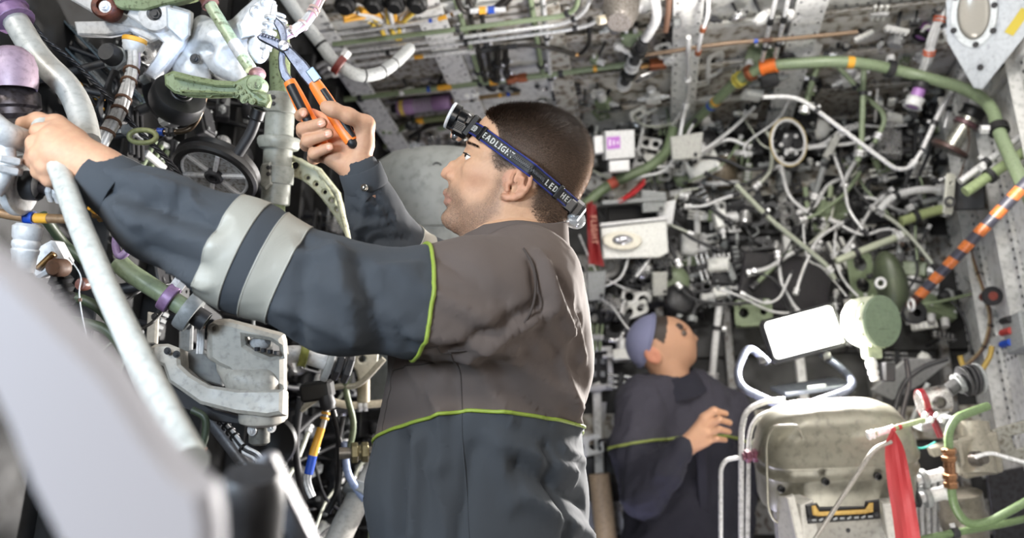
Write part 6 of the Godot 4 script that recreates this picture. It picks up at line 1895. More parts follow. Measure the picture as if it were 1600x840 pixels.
	# bent steel pipes left of the wire conduit
	for e in [[[[480, 120], [500, 98], [545, 92]], "upper steel hook pipe behind the pliers"], [[[482, 132], [510, 104], [548, 102]], "middle steel hook pipe behind the pliers"], [[[498, 150], [500, 120], [535, 112], [560, 112]], "lower steel hook pipe behind the pliers"]]:
		var q := []
		for p in e[0]: q.append(C(p[0], p[1], .08))
		pipe("hook_pipe", e[1], q, 4, st, [[0.7, "nut", 0.02]], 0.05)

# ---------------------------------------------------------------- right wall and what stands before it
func build_right() -> void:
	var gp := green_paint()
	var st := steel()
	var zc := look.z
	var wn := Vector3(-1, 0, 0)
	pipe("green_duct", "thick green pipe arching across to the right wall, orange tape on its crown", [B(1070, 205, .12), C(1156, 122, .10), C(1196, 102, .10), C(1330, 94, .14), P(1425, 115, 2.58), P(1512, 139, 2.44), P(1550, 165, 2.36), P(1560, 205, 2.3), P(1586, 262, 2.22), P(1630, 352, 2.12)], 9.5, M(Color(0.48, 0.54, 0.42), 0.38, 0.0, "grime", 7.0), [[0.13, "band", 0.014, blue()], [0.15, "band", 0.012, amber()], [0.245, "sleeve", 0.02, M(Color(0.62, 0.58, 0.25), 0.45, 0, "")], [0.275, "clamp", 0.018, copper()], [0.315, "sleeve", 0.05, orange()], [0.46, "band", 0.02, amber()], [0.535, "clamp", 0.02, charcoal()], [0.80, "clamp", 0.024, black()]], 0.10)
	pipe("green_hose", "green hose curving from the arched green pipe down behind the front man's head", [B(1052, 200, .24), B(1042, 240, .24), B(1013, 262, .25), B(950, 288, .26), B(914, 320, .26)], 8, M(Color(0.40, 0.46, 0.34), 0.45, 0, "grime", 8.0), [[0.72, "band", 0.03, M(Color(0.75, 0.35, 0.28), 0.5, 0, "")]], 0.12)
	# tubes hanging under the arched pipe
	for e in [
		["bent_tube", "long bent steel tube forming a V under the arched green pipe", [[1192, 152], [1246, 150], [1400, 265], [1422, 263], [1440, 236]], 2.55, 3.6, st],
		["stay_tube", "upright steel tube rising on the right wall from the V shaped tube", [[1442, 232], [1470, 170], [1512, 106]], 2.58, 4.2, pale_metal()],
		["stay_tube", "second upright tube just right of the V shaped tube", [[1476, 200], [1490, 140], [1510, 105]], 2.62, 3.2, st],
		["drop_tube", "vertical green tube below the arched green pipe", [[1350, 100], [1348, 165], [1346, 225], [1340, 252]], 2.7, 4.6, gp],
		["drop_tube", "slanting green and white tube left of the vertical green tube", [[1306, 100], [1344, 142], [1380, 176], [1382, 192], [1366, 224]], 2.74, 4.0, gp],
		["drop_tube", "short green tube under the orange tape", [[1278, 102], [1262, 150], [1256, 178]], 2.8, 5.0, gp],
		["white_tube", "thin white pipe lying above the arched green pipe", [[1156, 100], [1210, 88], [1300, 74], [1390, 77], [1410, 84], [1418, 100]], 2.78, 4.4, white_paint()],
		["olive_tube", "thin olive tube looping under the arched green pipe", [[1160, 124], [1176, 132], [1260, 117], [1270, 122], [1270, 150]], 2.85, 3.4, M(Color(0.42, 0.47, 0.35), 0.45, 0, "grime", 9.0)],
		["long_tube", "long pale tube slanting down to the worklight", [[1150, 288], [1200, 340], [1292, 414], [1304, 436]], 2.66, 4.2, M(Color(0.62, 0.64, 0.58), 0.4, 0.2, "grime", 9.0)],
		["pale_tube", "thick pale tube slanting up above the big round green valve", [[1306, 408], [1345, 392], [1398, 372], [1412, 366]], 2.66, 6.0, M(Color(0.66, 0.68, 0.60), 0.4, 0.1, "grime", 9.0)],
		["brown_tube", "thin brown tube slanting down to the right wall above the valve", [[1398, 372], [1420, 392], [1452, 412]], 2.9, 4.0, M(Color(0.52, 0.45, 0.40), 0.4, 0.2, "grime", 9.0)],
		["white_hose", "white hose arching to the black wall bracket", [[1374, 328], [1392, 308], [1430, 296], [1478, 296]], 2.75, 6.0, white_paint()],
		["green_rail", "pale green rail entering the black wall bracket from the left", [[1408, 346], [1440, 335], [1482, 324]], 2.75, 8.0, M(Color(0.60, 0.64, 0.45), 0.4, 0.0, "grime", 9.0)],
		["grey_rail", "grey tube just above the pale green rail", [[1416, 326], [1450, 314], [1480, 306]], 2.78, 5.0, grey_paint()],
		["steel_rail", "upper steel tube of the pair leaving the black wall bracket to the right", [[1500, 284], [1560, 240], [1635, 180]], 2.32, 5.6, pale_metal()],
		["green_rail", "lower green tube of the pair leaving the black wall bracket to the right", [[1508, 300], [1560, 265], [1635, 213]], 2.30, 8.4, M(Color(0.55, 0.61, 0.44), 0.4, 0.0, "grime", 8.0)],
		["white_post", "white upright tube left of the worklight", [[1124, 476], [1118, 530], [1112, 596]], 2.85, 5.6, white_paint()],
		["drop_tube", "green tube with white end hanging mid right", [[1258, 292], [1262, 330], [1254, 352]], 2.9, 4.0, gp],
		["drop_tube", "slim pale tube hanging beside the green tube mid right", [[1298, 290], [1296, 330], [1282, 360]], 2.9, 4.4, M(Color(0.58, 0.62, 0.50), 0.4, 0.0, "grime", 9.0)],
		["short_tube", "slanting grey tube above the worklight, left", [[1282, 262], [1292, 245], [1270, 314]], 2.9, 5.0, grey_paint()]]:
		var q := []
		for p in e[2]: q.append(P(p[0], p[1], e[3]))
		pipe(e[0], e[1], q, e[4], e[5], [[0.3, "clamp", 0.014], [0.92, "nut", 0.022]], 0.05)
	# round lens plate at the top right
	var t := thing("lens_plate", "diamond shaped grey plate with round glass lens, top right corner", "plate")
	var pb := look * Basis.from_euler(Vector3(0.35, -0.55, 0.0))
	var po := P(1545, 50, 2.25)
	var m := FOC / 2.25
	obj("plate", MB.new().plate(PackedVector2Array([V(-58, 70) / m, V(60, 64) / m, V(72, 20) / m, V(52, -8) / m, V(-10, -88) / m, V(-22, -84) / m, V(-58, -6) / m]), po, pb, 0.012, 0.002, [circle(V(-20, 32) / m, 28.0 / m, 28, V(0.85, 1.5))]), M(Color(0.66, 0.68, 0.70), 0.38, 0.2, "grime", 5.0), t)
	obj("bezel", MB.new().plate(circle(V(-20, 32) / m, 36.0 / m, 32, V(0.90, 1.45)), po + pb.z * 0.009, pb, 0.008, 0.002, [circle(V(-20, 32) / m, 27.0 / m, 32, V(0.85, 1.5))]), M(Color(0.72, 0.74, 0.75), 0.35, 0.2, "grime", 5.0), t)
	obj("lens", MB.new().ball(po + pb * Vector3(-20 / m, 32 / m, -0.002), Vector3(23.5 / m, 41.0 / m, 0.011), pb, 28), M(Color(0.62, 0.61, 0.58), 0.2, 0.3, "grime", 30.0), t)
	for p in [[-48, 10], [-44, 60], [8, 40], [6, 2], [-18, -16], [-12, -52]]:
		bolt(po + pb * Vector3(p[0] / m, p[1] / m, 0.012), pb.z, 0.0055, charcoal(), t)
	obj("placard", MB.new().box(po + pb * Vector3(38 / m, 10 / m, 0.007), Vector3(14 / m, 40 / m, 0.002), pb.rotated(pb.z, -0.6), 0.0004), M(Color(0.62, 0.56, 0.18), 0.5, 0, ""), t)
	settle(t)
	t = thing("support_gusset", "grey bent gusset plate carrying the diamond shaped lens plate", "bracket")
	slab("gusset", [[1522, 118], [1556, 128], [1570, 92], [1590, 98], [1586, 150], [1560, 178], [1534, 164]], 2.5, 0.012, M(Color(0.70, 0.71, 0.70), 0.4, 0.1, "grime", 5.0), t, Vector3(0, -0.7, 0), [[1562, 140, 4], [1572, 160, 4], [1548, 158, 4]])
	slab("painted_shadow", [[1544, 100], [1590, 86], [1592, 96], [1548, 112]], 2.45, 0.05, charcoal(), t, Vector3(0, -0.5, 0))  # dark strip standing in for the shadow under the lens plate
	settle(t)
	# white wire bundle with orange clamps
	bundle("wire_bundle", "white wire bundle with orange clamps beside the round lens", [P(1478, -12, 2.5), P(1468, 30, 2.5), P(1456, 64, 2.52), P(1450, 90, 2.55), P(1440, 112, 2.58)], 8, [white_paint(), pale_metal(), white_paint(), white_paint(), pale_metal()], [0.32, 0.36, 0.72, 0.76], M(Color(0.80, 0.38, 0.22), 0.5, 0, ""))
	pipe("purple_connector", "purple and white connector left of the orange clamped wires", [P(1452, 32, 2.6), P(1438, 58, 2.6)], 9, M(Color(0.66, 0.45, 0.72), 0.4, 0.1, "grime", 9.0), [[0.1, "sleeve", 0.02, pale_metal()], [0.9, "sleeve", 0.02, black()]])
	pipe("purple_connector", "purple and white connector under the arched green pipe", [P(1440, 132, 2.55), P(1426, 166, 2.55)], 10, M(Color(0.66, 0.48, 0.72), 0.4, 0.1, "grime", 9.0), [[0.1, "sleeve", 0.02, charcoal()], [0.85, "sleeve", 0.03, white_paint()]])
	pipe("blue_connector", "blue and black connector hanging at top right of the ceiling", [P(1408, 8, 2.65), P(1408, 46, 2.65), P(1398, 72, 2.65)], 7, blue(), [[0.08, "sleeve", 0.025, M(Color(0.58, 0.46, 0.20), 0.5, 0, "grime", 9.0)], [0.65, "sleeve", 0.03, charcoal()], [0.9, "nut", 0.03, pale_metal()]], 0.02)
	t = thing("clamp_fitting", "steel elbow clamp bolted on the left edge of the lens plate", "clamp")
	obj("body", MB.new().sweep(round_path([P(1476, 40, 2.35), P(1484, 62, 2.35), P(1496, 66, 2.35), P(1500, 46, 2.35)], 0.03, 6), 0.011, 12), st, t)
	obj("ring", MB.new().torus(P(1482, 40, 2.34), look.y, 0.016, 0.006, 22, 8), charcoal(), t)
	settle(t)
	# silver damper with black end on the wall
	pipe("damper", "silver cylinder with black square end mounted on the right wall", [P(1482, 236, 2.55), P(1520, 176, 2.52)], 13.5, M(Color(0.74, 0.74, 0.70), 0.25, 0.85, "grime", 9.0), [[0.06, "flange", 0.014, M(Color(0.32, 0.24, 0.22), 0.4, 0.3, "grime", 9.0)], [0.72, "sleeve", 0.014, M(Color(0.42, 0.30, 0.32), 0.4, 0.2, "grime", 9.0)], [1.0, "sleeve", 0.03, black()]])
	bundle("lock_wire", "thin brown wire hanging from the silver cylinder to the black wall bracket", [P(1512, 190, 2.5), P(1514, 225, 2.52), P(1504, 262, 2.55), P(1488, 312, 2.55)], 2.0, [brown(), brown()], [])
	t = thing("wall_bracket", "black box bracket with pale flange on the right wall, tubes passing through", "bracket")
	var bb := look * Basis.from_euler(Vector3(0.1, -0.5, 0))
	obj("box", MB.new().box(P(1508, 302, 2.5), Vector3(0.10, 0.09, 0.30), bb, 0.004), black(), t)
	obj("front_flange", MB.new().plate(rect2(V(0, 0), V(0.034, 0.115), 0.008), P(1483, 303, 2.34), bb.rotated(look.y, 0.9), 0.008, 0.0015, [circle(V(0, 0.03), 0.006), circle(V(0, -0.03), 0.006)]), M(Color(0.70, 0.70, 0.66), 0.4, 0.1, "grime", 7.0), t)
	obj("eye", MB.new().torus(P(1484, 315, 2.31), zc, 0.012, 0.004, 20, 8), charcoal(), t)
	obj("foot", MB.new().box(P(1528, 322, 2.64), Vector3(0.06, 0.02, 0.07), bb, 0.003), M(Color(0.55, 0.53, 0.48), 0.4, 0.1, "grime", 7.0), t)
	settle(t)
	# orange and grey striped pole
	t = thing("striped_pole", "pole with spiral orange and dark grey stripes slanting along the right wall", "pole")
	var pa := P(1436, 462, 2.45)
	var pe := P(1640, 248, 2.02)
	var pd := (pe - pa).normalized()
	var pl := pa.distance_to(pe)
	var pf := MB.new().frame(pd)
	var s1 := MB.new(); var s2 := MB.new()
	var nn := 96
	for i in nn:
		for k in 16:
			var q := []
			var nq := []
			for e in [[i, k], [i, k + 1], [i + 1, k + 1], [i + 1, k]]:
				var an: float = TAU * e[1] / 16
				var lean: float = 0.010 * cos(an + 0.9)         # stripes lie askew round the pole
				var dd := pf.x * cos(an) + pf.z * sin(an)
				q.append(pa + pd * clampf(pl * e[0] / nn + lean, 0, pl) + dd * 0.0158); nq.append(dd)
			(s1 if (i / 6) % 2 == 0 else s2).quad(q[0], q[1], q[2], q[3], nq[0], nq[1], nq[2], nq[3])
	obj("orange_stripes", s1, M(Color(0.80, 0.46, 0.24), 0.35, 0.0, "dirty", 12.0), t)
	obj("grey_stripes", s2, M(Color(0.24, 0.24, 0.28), 0.4, 0.0, "grime", 12.0), t)
	settle(t)
	t = thing("pole_socket", "dark clevis socket at the lower end of the striped pole", "socket")
	obj("sleeve", MB.new().cyl(pa - pd * 0.05, pa + pd * 0.004, 0.014), M(Color(0.30, 0.18, 0.15), 0.4, 0.3, "grime", 9.0), t)
	obj("clevis", MB.new().lathe(P(1428, 488, 2.5), zc, [Vector2(0.012, -0.02), Vector2(0.030, -0.02), Vector2(0.034, -0.012), Vector2(0.034, 0.012), Vector2(0.028, 0.018), Vector2(0.012, 0.02)], 26), charcoal(), t)
	obj("eye_bolt", MB.new().torus(P(1424, 476, 2.46), look.x, 0.016, 0.005, 20, 8), st, t)
	settle(t)
	# wire runs down the right wall
	bundle("wall_cable", "brown tied cable running down the right wall behind the striped pole", [R(1502, 330, .03), R(1512, 368, .03), R(1524, 412, .03), R(1540, 460, .03), R(1548, 500, .03), R(1536, 545, .05), R(1500, 580, .12)], 4, [brown(), pale_metal(), M(Color(0.55, 0.48, 0.36), 0.5, 0, "")], [0.1, 0.25, 0.4, 0.55, 0.7, 0.82], black())
	pipe("wall_clip", "small red and black cable clip on the right wall under the striped pole", [R(1536, 464, .05), R(1552, 462, .05)], 7, M(Color(0.50, 0.24, 0.20), 0.5, 0, "grime", 9.0), [[0.9, "flange", 0.014, charcoal()]])
	t = thing("junction_box", "grey junction box with red and blue connectors at the right edge", "box")
	obj("box", MB.new().box(R(1600, 520, .07), Vector3(0.06, 0.10, 0.10), Basis.from_euler(Vector3(0, 0.1, 0)), 0.005), grey_paint(), t)
	for k in 3: obj("connector", MB.new().cyl(R(1580, 498 + 18 * k, .10), R(1566, 502 + 18 * k, .10), 0.010), [charcoal(), M(Color(0.60, 0.20, 0.18), 0.5, 0, ""), blue()][k], t)
	settle(t)
	# big round green valve
	t = thing("round_valve", "round grey green drum with square plate on its face, beside the worklight", "valve")
	var vc := P(1372, 502, 2.14)
	var vn := (look * Vector3(0.42, 0.10, 0.90)).normalized()
	var vf := MB.new().frame(vn)
	obj("drum", MB.new().lathe(vc - vn * 0.075, vn, [Vector2(0, 0), Vector2(0.050, 0), Vector2(0.062, 0.012), Vector2(0.0665, 0.03), Vector2(0.0665, 0.058), Vector2(0.064, 0.060), Vector2(0.064, 0.064), Vector2(0.0665, 0.066), Vector2(0.0665, 0.084), Vector2(0.063, 0.088), Vector2(0, 0.088)], 48), M(Color(0.70, 0.72, 0.64), 0.42, 0.0, "grime", 5.0), t)
	obj("face_plate", MB.new().lathe(vc + vn * 0.010, vn, [Vector2(0.0672, 0), Vector2(0.0672, 0.003), Vector2(0.064, 0.007), Vector2(0, 0.007)], 40), M(Color(0.36, 0.42, 0.34), 0.45, 0.0, "grime", 5.0), t)
	var vx := (look.x - vn * look.x.dot(vn)).normalized()
	obj("label_plate", MB.new().box(vc + vn * 0.0165, Vector3(0.042, 0.040, 0.004), Basis(vx, vn.cross(vx), vn).rotated(vn, 0.05), 0.001), M(Color(0.37, 0.43, 0.35), 0.45, 0.0, "grime", 5.0), t)
	for k in 10:
		var an := TAU * k / 10
		obj("rim_bolt", MB.new().hex(vc + (vf.x * cos(an) + vf.z * sin(an)) * 0.0665, vc + (vf.x * cos(an) + vf.z * sin(an)) * 0.0715, 0.004), gp, t)
	obj("neck", MB.new().box(P(1362, 548, 2.15), Vector3(0.040, 0.04, 0.04), look.rotated(look.z, 0.1), 0.004), M(Color(0.56, 0.60, 0.50), 0.42, 0.0, "grime", 5.0), t)
	obj("adjuster", MB.new().lathe(P(1368, 594, 2.13), (P(1360, 560, 2.13) - P(1368, 594, 2.13)).normalized(), [Vector2(0, 0), Vector2(0.010, 0), Vector2(0.012, 0.008), Vector2(0.009, 0.012), Vector2(0.013, 0.018), Vector2(0.013, 0.024), Vector2(0.010, 0.028), Vector2(0.014, 0.036), Vector2(0.014, 0.046), Vector2(0.010, 0.058), Vector2(0, 0.058)], 20), pale_metal(), t)
	obj("bracket_foot", MB.new().box(P(1386, 580, 2.2), Vector3(0.03, 0.05, 0.04), look, 0.004), charcoal(), t)
	settle(t)
	t = thing("lobe_housing", "dark olive domed housing standing behind the round grey green drum", "housing")
	obj("dome", MB.new().ball(P(1392, 440, 2.6), Vector3(0.045, 0.10, 0.06), look.rotated(look.z, 0.25), 24), M(Color(0.26, 0.29, 0.22), 0.4, 0.0, "grime", 5.0), t)
	obj("window", MB.new().torus(P(1376, 442, 2.54), zc, 0.014, 0.005, 20, 8), white_paint(), t)
	settle(t)
	# grey metal tank on its pedestal
	t = thing("air_tank", "worn grey metal tank with pressed ribs standing below the worklight", "tank")
	var tb := look * Basis.from_euler(Vector3(0.22, -0.10, deg_to_rad(4.0)))
	var tc := P(1302, 712, 1.98)
	var w2 := 0.178
	var prof := [[-0.110, 0.72, 0.75], [-0.108, 0.90, 0.88], [-0.096, 0.985, 0.97], [-0.04, 1.0, 1.0], [-0.020, 1.0, 1.0], [-0.015, 1.03, 1.03], [-0.009, 1.03, 1.03], [-0.004, 1.0, 1.0], [0.012, 1.0, 1.0], [0.017, 1.03, 1.03], [0.023, 1.03, 1.03], [0.028, 1.0, 1.0], [0.05, 0.985, 0.98], [0.080, 0.93, 0.91], [0.105, 0.82, 0.78], [0.122, 0.64, 0.58], [0.131, 0.40, 0.34], [0.134, 0.0, 0.0]]
	var sh := MB.new()
	var rings := []
	for e in prof:
		var q := rect2(V(0, 0), V(w2 * 2 * e[1] if e[1] > 0.01 else 0.002, 0.20 * e[2] if e[2] > 0.01 else 0.002), 0.075 * e[1] + 0.0001, 6)
		var r3 := []
		for p in q: r3.append(tc + tb * Vector3(p.x, e[0], p.y))
		rings.append(r3)
	for i in rings.size() - 1:
		var cn: int = rings[0].size()
		for k in cn:
			var nq := []
			for e in [[i, k], [i, (k + 1) % cn], [i + 1, (k + 1) % cn], [i + 1, k]]:
				var du: Vector3 = rings[e[0]][(e[1] + 1) % cn] - rings[e[0]][(e[1] + cn - 1) % cn]
				var dv: Vector3 = rings[mini(e[0] + 1, rings.size() - 1)][e[1]] - rings[maxi(e[0] - 1, 0)][e[1]]
				var n0 := dv.cross(du).normalized()
				if i >= rings.size() - 2 and e[0] > i: n0 = tb.y
				if n0.dot(rings[e[0]][e[1]] - tc) < 0: n0 = -n0
				nq.append(n0)
			sh.quad(rings[i][k], rings[i][(k + 1) % cn], rings[i + 1][(k + 1) % cn], rings[i + 1][k], nq[0], nq[1], nq[2], nq[3])
	var tankm := M(Color(0.47, 0.46, 0.41), 0.36, 0.3, "grime", 3.0)
	obj("shell", sh, tankm, t)
	var belt := PackedVector3Array()
	for p in rect2(V(0, 0), V(0.235, 0.30), 0.07, 6): belt.append(tc + tb * (Vector3(-0.128, 0, 0) + Vector3(p.x * 0.36, p.y * 0.80, 0.085 - 0.05 * absf(p.x) * 0.0)))
	belt.append(belt[0])
	obj("end_seam", MB.new().sweep(belt, 0.0035, 8, Vector2.ONE, tb.z, true), tankm, t)
	for p in [[1290, 752], [1372, 744], [1221, 764]]:
		obj("bung", MB.new().lathe(P(p[0], p[1], 1.868), zc, [Vector2(0.0085, -0.006), Vector2(0.0085, 0.003), Vector2(0.0065, 0.004), Vector2(0.006, -0.002), Vector2(0, -0.002)], 16), black(), t)
	settle(t)
	t = thing("tank_pedestal", "pale sheet metal pedestal with black and gold data plate under the grey tank", "stand")
	var ped := M(Color(0.68, 0.67, 0.64), 0.42, 0.1, "grime", 4.0)
	obj("column", MB.new().box(P(1306, 905, 1.98) , Vector3(0.235, 0.36, 0.15), Basis.from_euler(Vector3(0.05, 0.1, 0)), 0.006), ped, t)
	obj("base", MB.new().box(Vector3(P(1306, 900, 1.98).x, 0.50, P(1306, 900, 1.98).z), Vector3(0.30, 1.0, 0.26), Basis.from_euler(Vector3(0, 0.1, 0)), 0.008), ped, t)
	slab("side_flange", [[1228, 776], [1240, 772], [1262, 860], [1248, 866]], 1.86, 0.02, ped, t)
	slab("left_cheek", [[1228, 778], [1250, 772], [1268, 868], [1236, 868]], 1.90, 0.10, ped, t, Vector3(0, 0.3, 0))
	slab("right_cheek", [[1376, 780], [1394, 776], [1402, 800], [1398, 838], [1384, 836]], 1.88, 0.10, ped, t, Vector3(0, -0.3, 0))
	slab("data_plate", [[1258, 788], [1276, 785], [1280, 791], [1350, 790], [1352, 782], [1374, 779], [1376, 810], [1262, 818]], 1.845, 0.006, black(), t)
	slab("gold_band", [[1268, 790], [1274, 789], [1280, 799], [1352, 795], [1358, 785], [1364, 785], [1364, 799], [1352, 802], [1278, 806], [1270, 804]], 1.840, 0.004, M(Color(0.72, 0.60, 0.34), 0.4, 0.4, "grime", 9.0), t)
	for k in 9: obj("slot", MB.new().box(P(1272 + 11 * k, 812 - 0.7 * k, 1.838), Vector3(0.010, 0.004, 0.003), look.rotated(look.z, 0.06 + 0.4 * (k % 2)), 0.0006), grey_paint(), t)
	for p in [[1264, 811], [1370, 803], [1325, 828]]: bolt(P(p[0], p[1], 1.838), zc, 0.0035, charcoal(), t)
	settle(t)
	pipe("tank_inlet", "short dark red fitting on the left end of the grey tank", [P(1160, 713, 1.98), P(1194, 710, 1.98)], 6, M(Color(0.38, 0.20, 0.26), 0.4, 0.3, "grime", 9.0), [[0.4, "nut", 0.03, M(Color(0.42, 0.24, 0.30), 0.4, 0.3, "grime", 9.0)]])
	pipe("bent_rod", "thin grey rod bending in front of the grey tank to its top fitting", [P(1268, 850, 1.72), P(1366, 700, 1.76), P(1392, 690, 1.78)], 3.6, M(Color(0.60, 0.58, 0.55), 0.35, 0.5, "grime", 9.0), [], 0.03)
	pipe("tank_outlet", "white and green rod fitting across the top right of the grey tank", [P(1356, 680, 1.82), P(1400, 668, 1.82), P(1444, 656, 1.84)], 4.2, M(Color(0.55, 0.60, 0.44), 0.4, 0.0, "grime", 9.0), [[0.05, "nut", 0.016, white_paint()], [0.28, "sleeve", 0.04, pale_metal()], [0.52, "band", 0.008, red()]], 0.02)
	# tubes beside the second man
	for e in [["left thin steel tube bending up to the grey tank's dark red fitting", [[1126, 850], [1126, 732], [1134, 718], [1168, 712]], 3.4], ["right tall steel tube bending over towards the worklight frame", [[1158, 850], [1158, 668], [1166, 640], [1196, 626], [1226, 624]], 4.2], ["tall steel tube just behind the right tall steel tube", [[1168, 850], [1170, 680], [1180, 652], [1210, 640]], 3.4]]:
		var q := []
		for p in e[1]: q.append(P(p[0], p[1], 2.06))
		pipe("steel_tube", e[0], q, e[2], st, [], 0.06)
	# red streamers
	t = thing("warning_ribbon", "red cloth ribbon hanging in front of the grey tank's right side", "ribbon")
	ribbon(t, [[1396, 672, 6], [1398, 700, 30], [1405, 752, 38], [1413, 800, 39], [1420, 850, 40]], 1.78, M(Color(0.64, 0.20, 0.21), 0.6, 0, "weave", 40.0))
	settle(t)
	t = thing("warning_ribbon", "dark red lettered streamer hanging behind the front man's nape", "ribbon")
	ribbon(t, [[924, 318, 14], [926, 350, 17], [928, 384, 19], [932, 414, 25]], 2.80, M(Color(0.46, 0.05, 0.06), 0.6, 0, "weave", 40.0))
	settle(t)
	var font := SystemFont.new()
	font.font_names = PackedStringArray(["Droid Sans"]); font.font_weight = 700
	var tm := TextMesh.new()
	tm.text = "FLIGHT"; tm.font = font; tm.font_size = 32; tm.pixel_size = 0.028 / 32.0; tm.depth = 0.001
	share("lettering", tm, M(Color(0.62, 0.42, 0.36), 0.6, 0, ""), t, Transform3D(look.rotated(look.z, -PI / 2 + 0.06), P(928, 358, 2.788) - t.position))
	t = thing("warning_ribbon", "short red streamer stretched slantwise above the white panel with a round port", "ribbon")
	ribbon(t, [[1006, 284, 6], [990, 300, 9], [966, 316, 5]], 2.82, M(Color(0.66, 0.12, 0.14), 0.6, 0, "weave", 40.0))
	settle(t)
	# pump with red band and the green pipe loop
	t = thing("filter_unit", "silver cylinder with dark red band on a cluster of fittings at lower right", "filter")
	var fu := (P(1468, 596, 2.05) - P(1450, 646, 2.05)).normalized()
	var fx := (look * Vector3(0.94, 0.2, 0.1)).normalized()
	obj("can", MB.new().lathe(P(1436, 630, 2.05), fx, [Vector2(0, 0), Vector2(0.030, 0), Vector2(0.034, 0.004), Vector2(0.034, 0.064), Vector2(0.031, 0.068), Vector2(0, 0.068)], 32), M(Color(0.74, 0.73, 0.72), 0.25, 0.85, "grime", 9.0), t)
	obj("red_band", MB.new().ring(P(1437, 630, 2.05), P(1437, 630, 2.05) + fx * 0.014, 0.0348, 0.033, 32, 0.0005), M(Color(0.48, 0.08, 0.12), 0.4, 0, ""), t)
	obj("gauge", MB.new().lathe(P(1468, 628, 2.012), zc, [Vector2(0.014, -0.005), Vector2(0.0145, 0.006), Vector2(0.011, 0.008), Vector2(0.010, 0.004), Vector2(0, 0.004)], 22), M(Color(0.35, 0.33, 0.32), 0.3, 0.7, "grime", 9.0), t)
	obj("bracket", MB.new().box(P(1460, 660, 2.07), Vector3(0.09, 0.02, 0.05), look.rotated(look.z, 0.2), 0.003), grey_paint(), t)
	for k in 4: obj("fitting", MB.new().hex(P(1444 + 9 * k, 652 + (k % 2) * 8, 2.0), P(1448 + 9 * k, 644 + (k % 2) * 8, 2.0), 0.006), pale_metal(), t)
	settle(t)
	pipe("red_post", "dark red rod slanting down from the silver cylinder", [P(1452, 640, 2.02), P(1470, 682, 2.02)], 5, M(Color(0.44, 0.10, 0.14), 0.4, 0.1, "grime", 9.0))
	pipe("bellows_hose", "ribbed dark grey corrugated elbow right of the silver cylinder", [P(1482, 610, 2.06), P(1500, 596, 2.06), P(1534, 590, 2.06)], 11, M(Color(0.30, 0.30, 0.30), 0.4, 0.3, "grime", 9.0), [[0.35, "sleeve", 0.012, grey_paint()], [0.52, "flange", 0.008, charcoal()], [0.64, "flange", 0.008, charcoal()], [0.76, "flange", 0.008, charcoal()], [0.90, "flange", 0.008, grey_paint()]], 0.02)
	pipe("green_loop", "green pipe loop with brass unions in front of the lower right fittings", [P(1544, 634, 1.92), P(1494, 652, 1.9), P(1482, 674, 1.9), P(1484, 740, 1.9), P(1490, 792, 1.9), P(1512, 820, 1.9), P(1545, 816, 1.9), P(1620, 774, 1.88)], 6.6, M(Color(0.36, 0.44, 0.29), 0.38, 0.0, "grime", 9.0), [[0.345, "nut", 0.030, M(Color(0.62, 0.46, 0.34), 0.3, 0.9, "grime", 12.0)], [0.46, "nut", 0.034, M(Color(0.62, 0.46, 0.34), 0.3, 0.9, "grime", 12.0)], [0.40, "sleeve", 0.05, M(Color(0.55, 0.40, 0.30), 0.3, 0.9, "grime", 12.0)]], 0.045)
	pipe("green_pipe", "straight green pipe along the bottom edge at lower right", [P(1420, 846, 1.95), P(1490, 832, 1.95), P(1570, 818, 1.97), P(1640, 800, 2.0)], 5.4, M(Color(0.36, 0.44, 0.29), 0.38, 0.0, "grime", 9.0), [[0.3, "clamp", 0.016]])
	t = thing("servo_valve", "tan metal valve body with cylinders behind the green pipe loop", "valve")
	var tan := M(Color(0.56, 0.54, 0.49), 0.4, 0.35, "grime", 6.0)
	obj("block", MB.new().box(P(1520, 706, 2.05), Vector3(0.10, 0.10, 0.08), look.rotated(look.z, 0.18), 0.006), tan, t)
	obj("cylinder", MB.new().cyl(P(1528, 740, 2.02), P(1516, 660, 2.06), 0.042, -1, 28), tan, t)
	obj("lower_cylinder", MB.new().lathe(P(1512, 850, 2.06), (P(1500, 770, 2.06) - P(1512, 850, 2.06)).normalized(), [Vector2(0, 0), Vector2(0.05, 0), Vector2(0.052, 0.04), Vector2(0.056, 0.05), Vector2(0.056, 0.075), Vector2(0.050, 0.09), Vector2(0.050, 0.13), Vector2(0, 0.13)], 30), M(Color(0.44, 0.42, 0.38), 0.4, 0.4, "grime", 6.0), t)
	obj("port", MB.new().lathe(P(1520, 716, 1.98), (look * Vector3(0.4, 0.2, 0.9)).normalized(), [Vector2(0, 0), Vector2(0.018, 0), Vector2(0.018, 0.018), Vector2(0.013, 0.022), Vector2(0.012, 0.034), Vector2(0, 0.034)], 22), M(Color(0.36, 0.34, 0.32), 0.35, 0.6, "grime", 9.0), t)
	obj("top_flange", slab_mb([[1450, 698], [1540, 670], [1552, 678], [1548, 690], [1456, 712]], 2.03, 0.03), tan, t)
	settle(t)
	pipe("steel_lead", "thin steel tube leaving the tan valve body to the right edge", [P(1524, 714, 1.95), P(1546, 706, 1.95), P(1580, 716, 1.94), P(1630, 730, 1.92)], 3.2, st, [], 0.03)
	for e in [["upper silver plunger pointing left at the red ribbon", [[1418, 754], [1480, 738]], 7], ["lower silver plunger pointing left at the red ribbon", [[1424, 780], [1482, 768]], 8]]:
		var q := []
		for p in e[1]: q.append(P(p[0], p[1], 1.98))
		pipe("plunger", e[0], q, e[2], pale_metal(), [[0.08, "nut", 0.02, charcoal()], [0.4, "flange", 0.012, grey_paint()], [0.7, "sleeve", 0.04, pale_metal()]])
	t = thing("wall_gusset", "grey angled gusset plate with lightening hole at the lower right edge", "bracket")
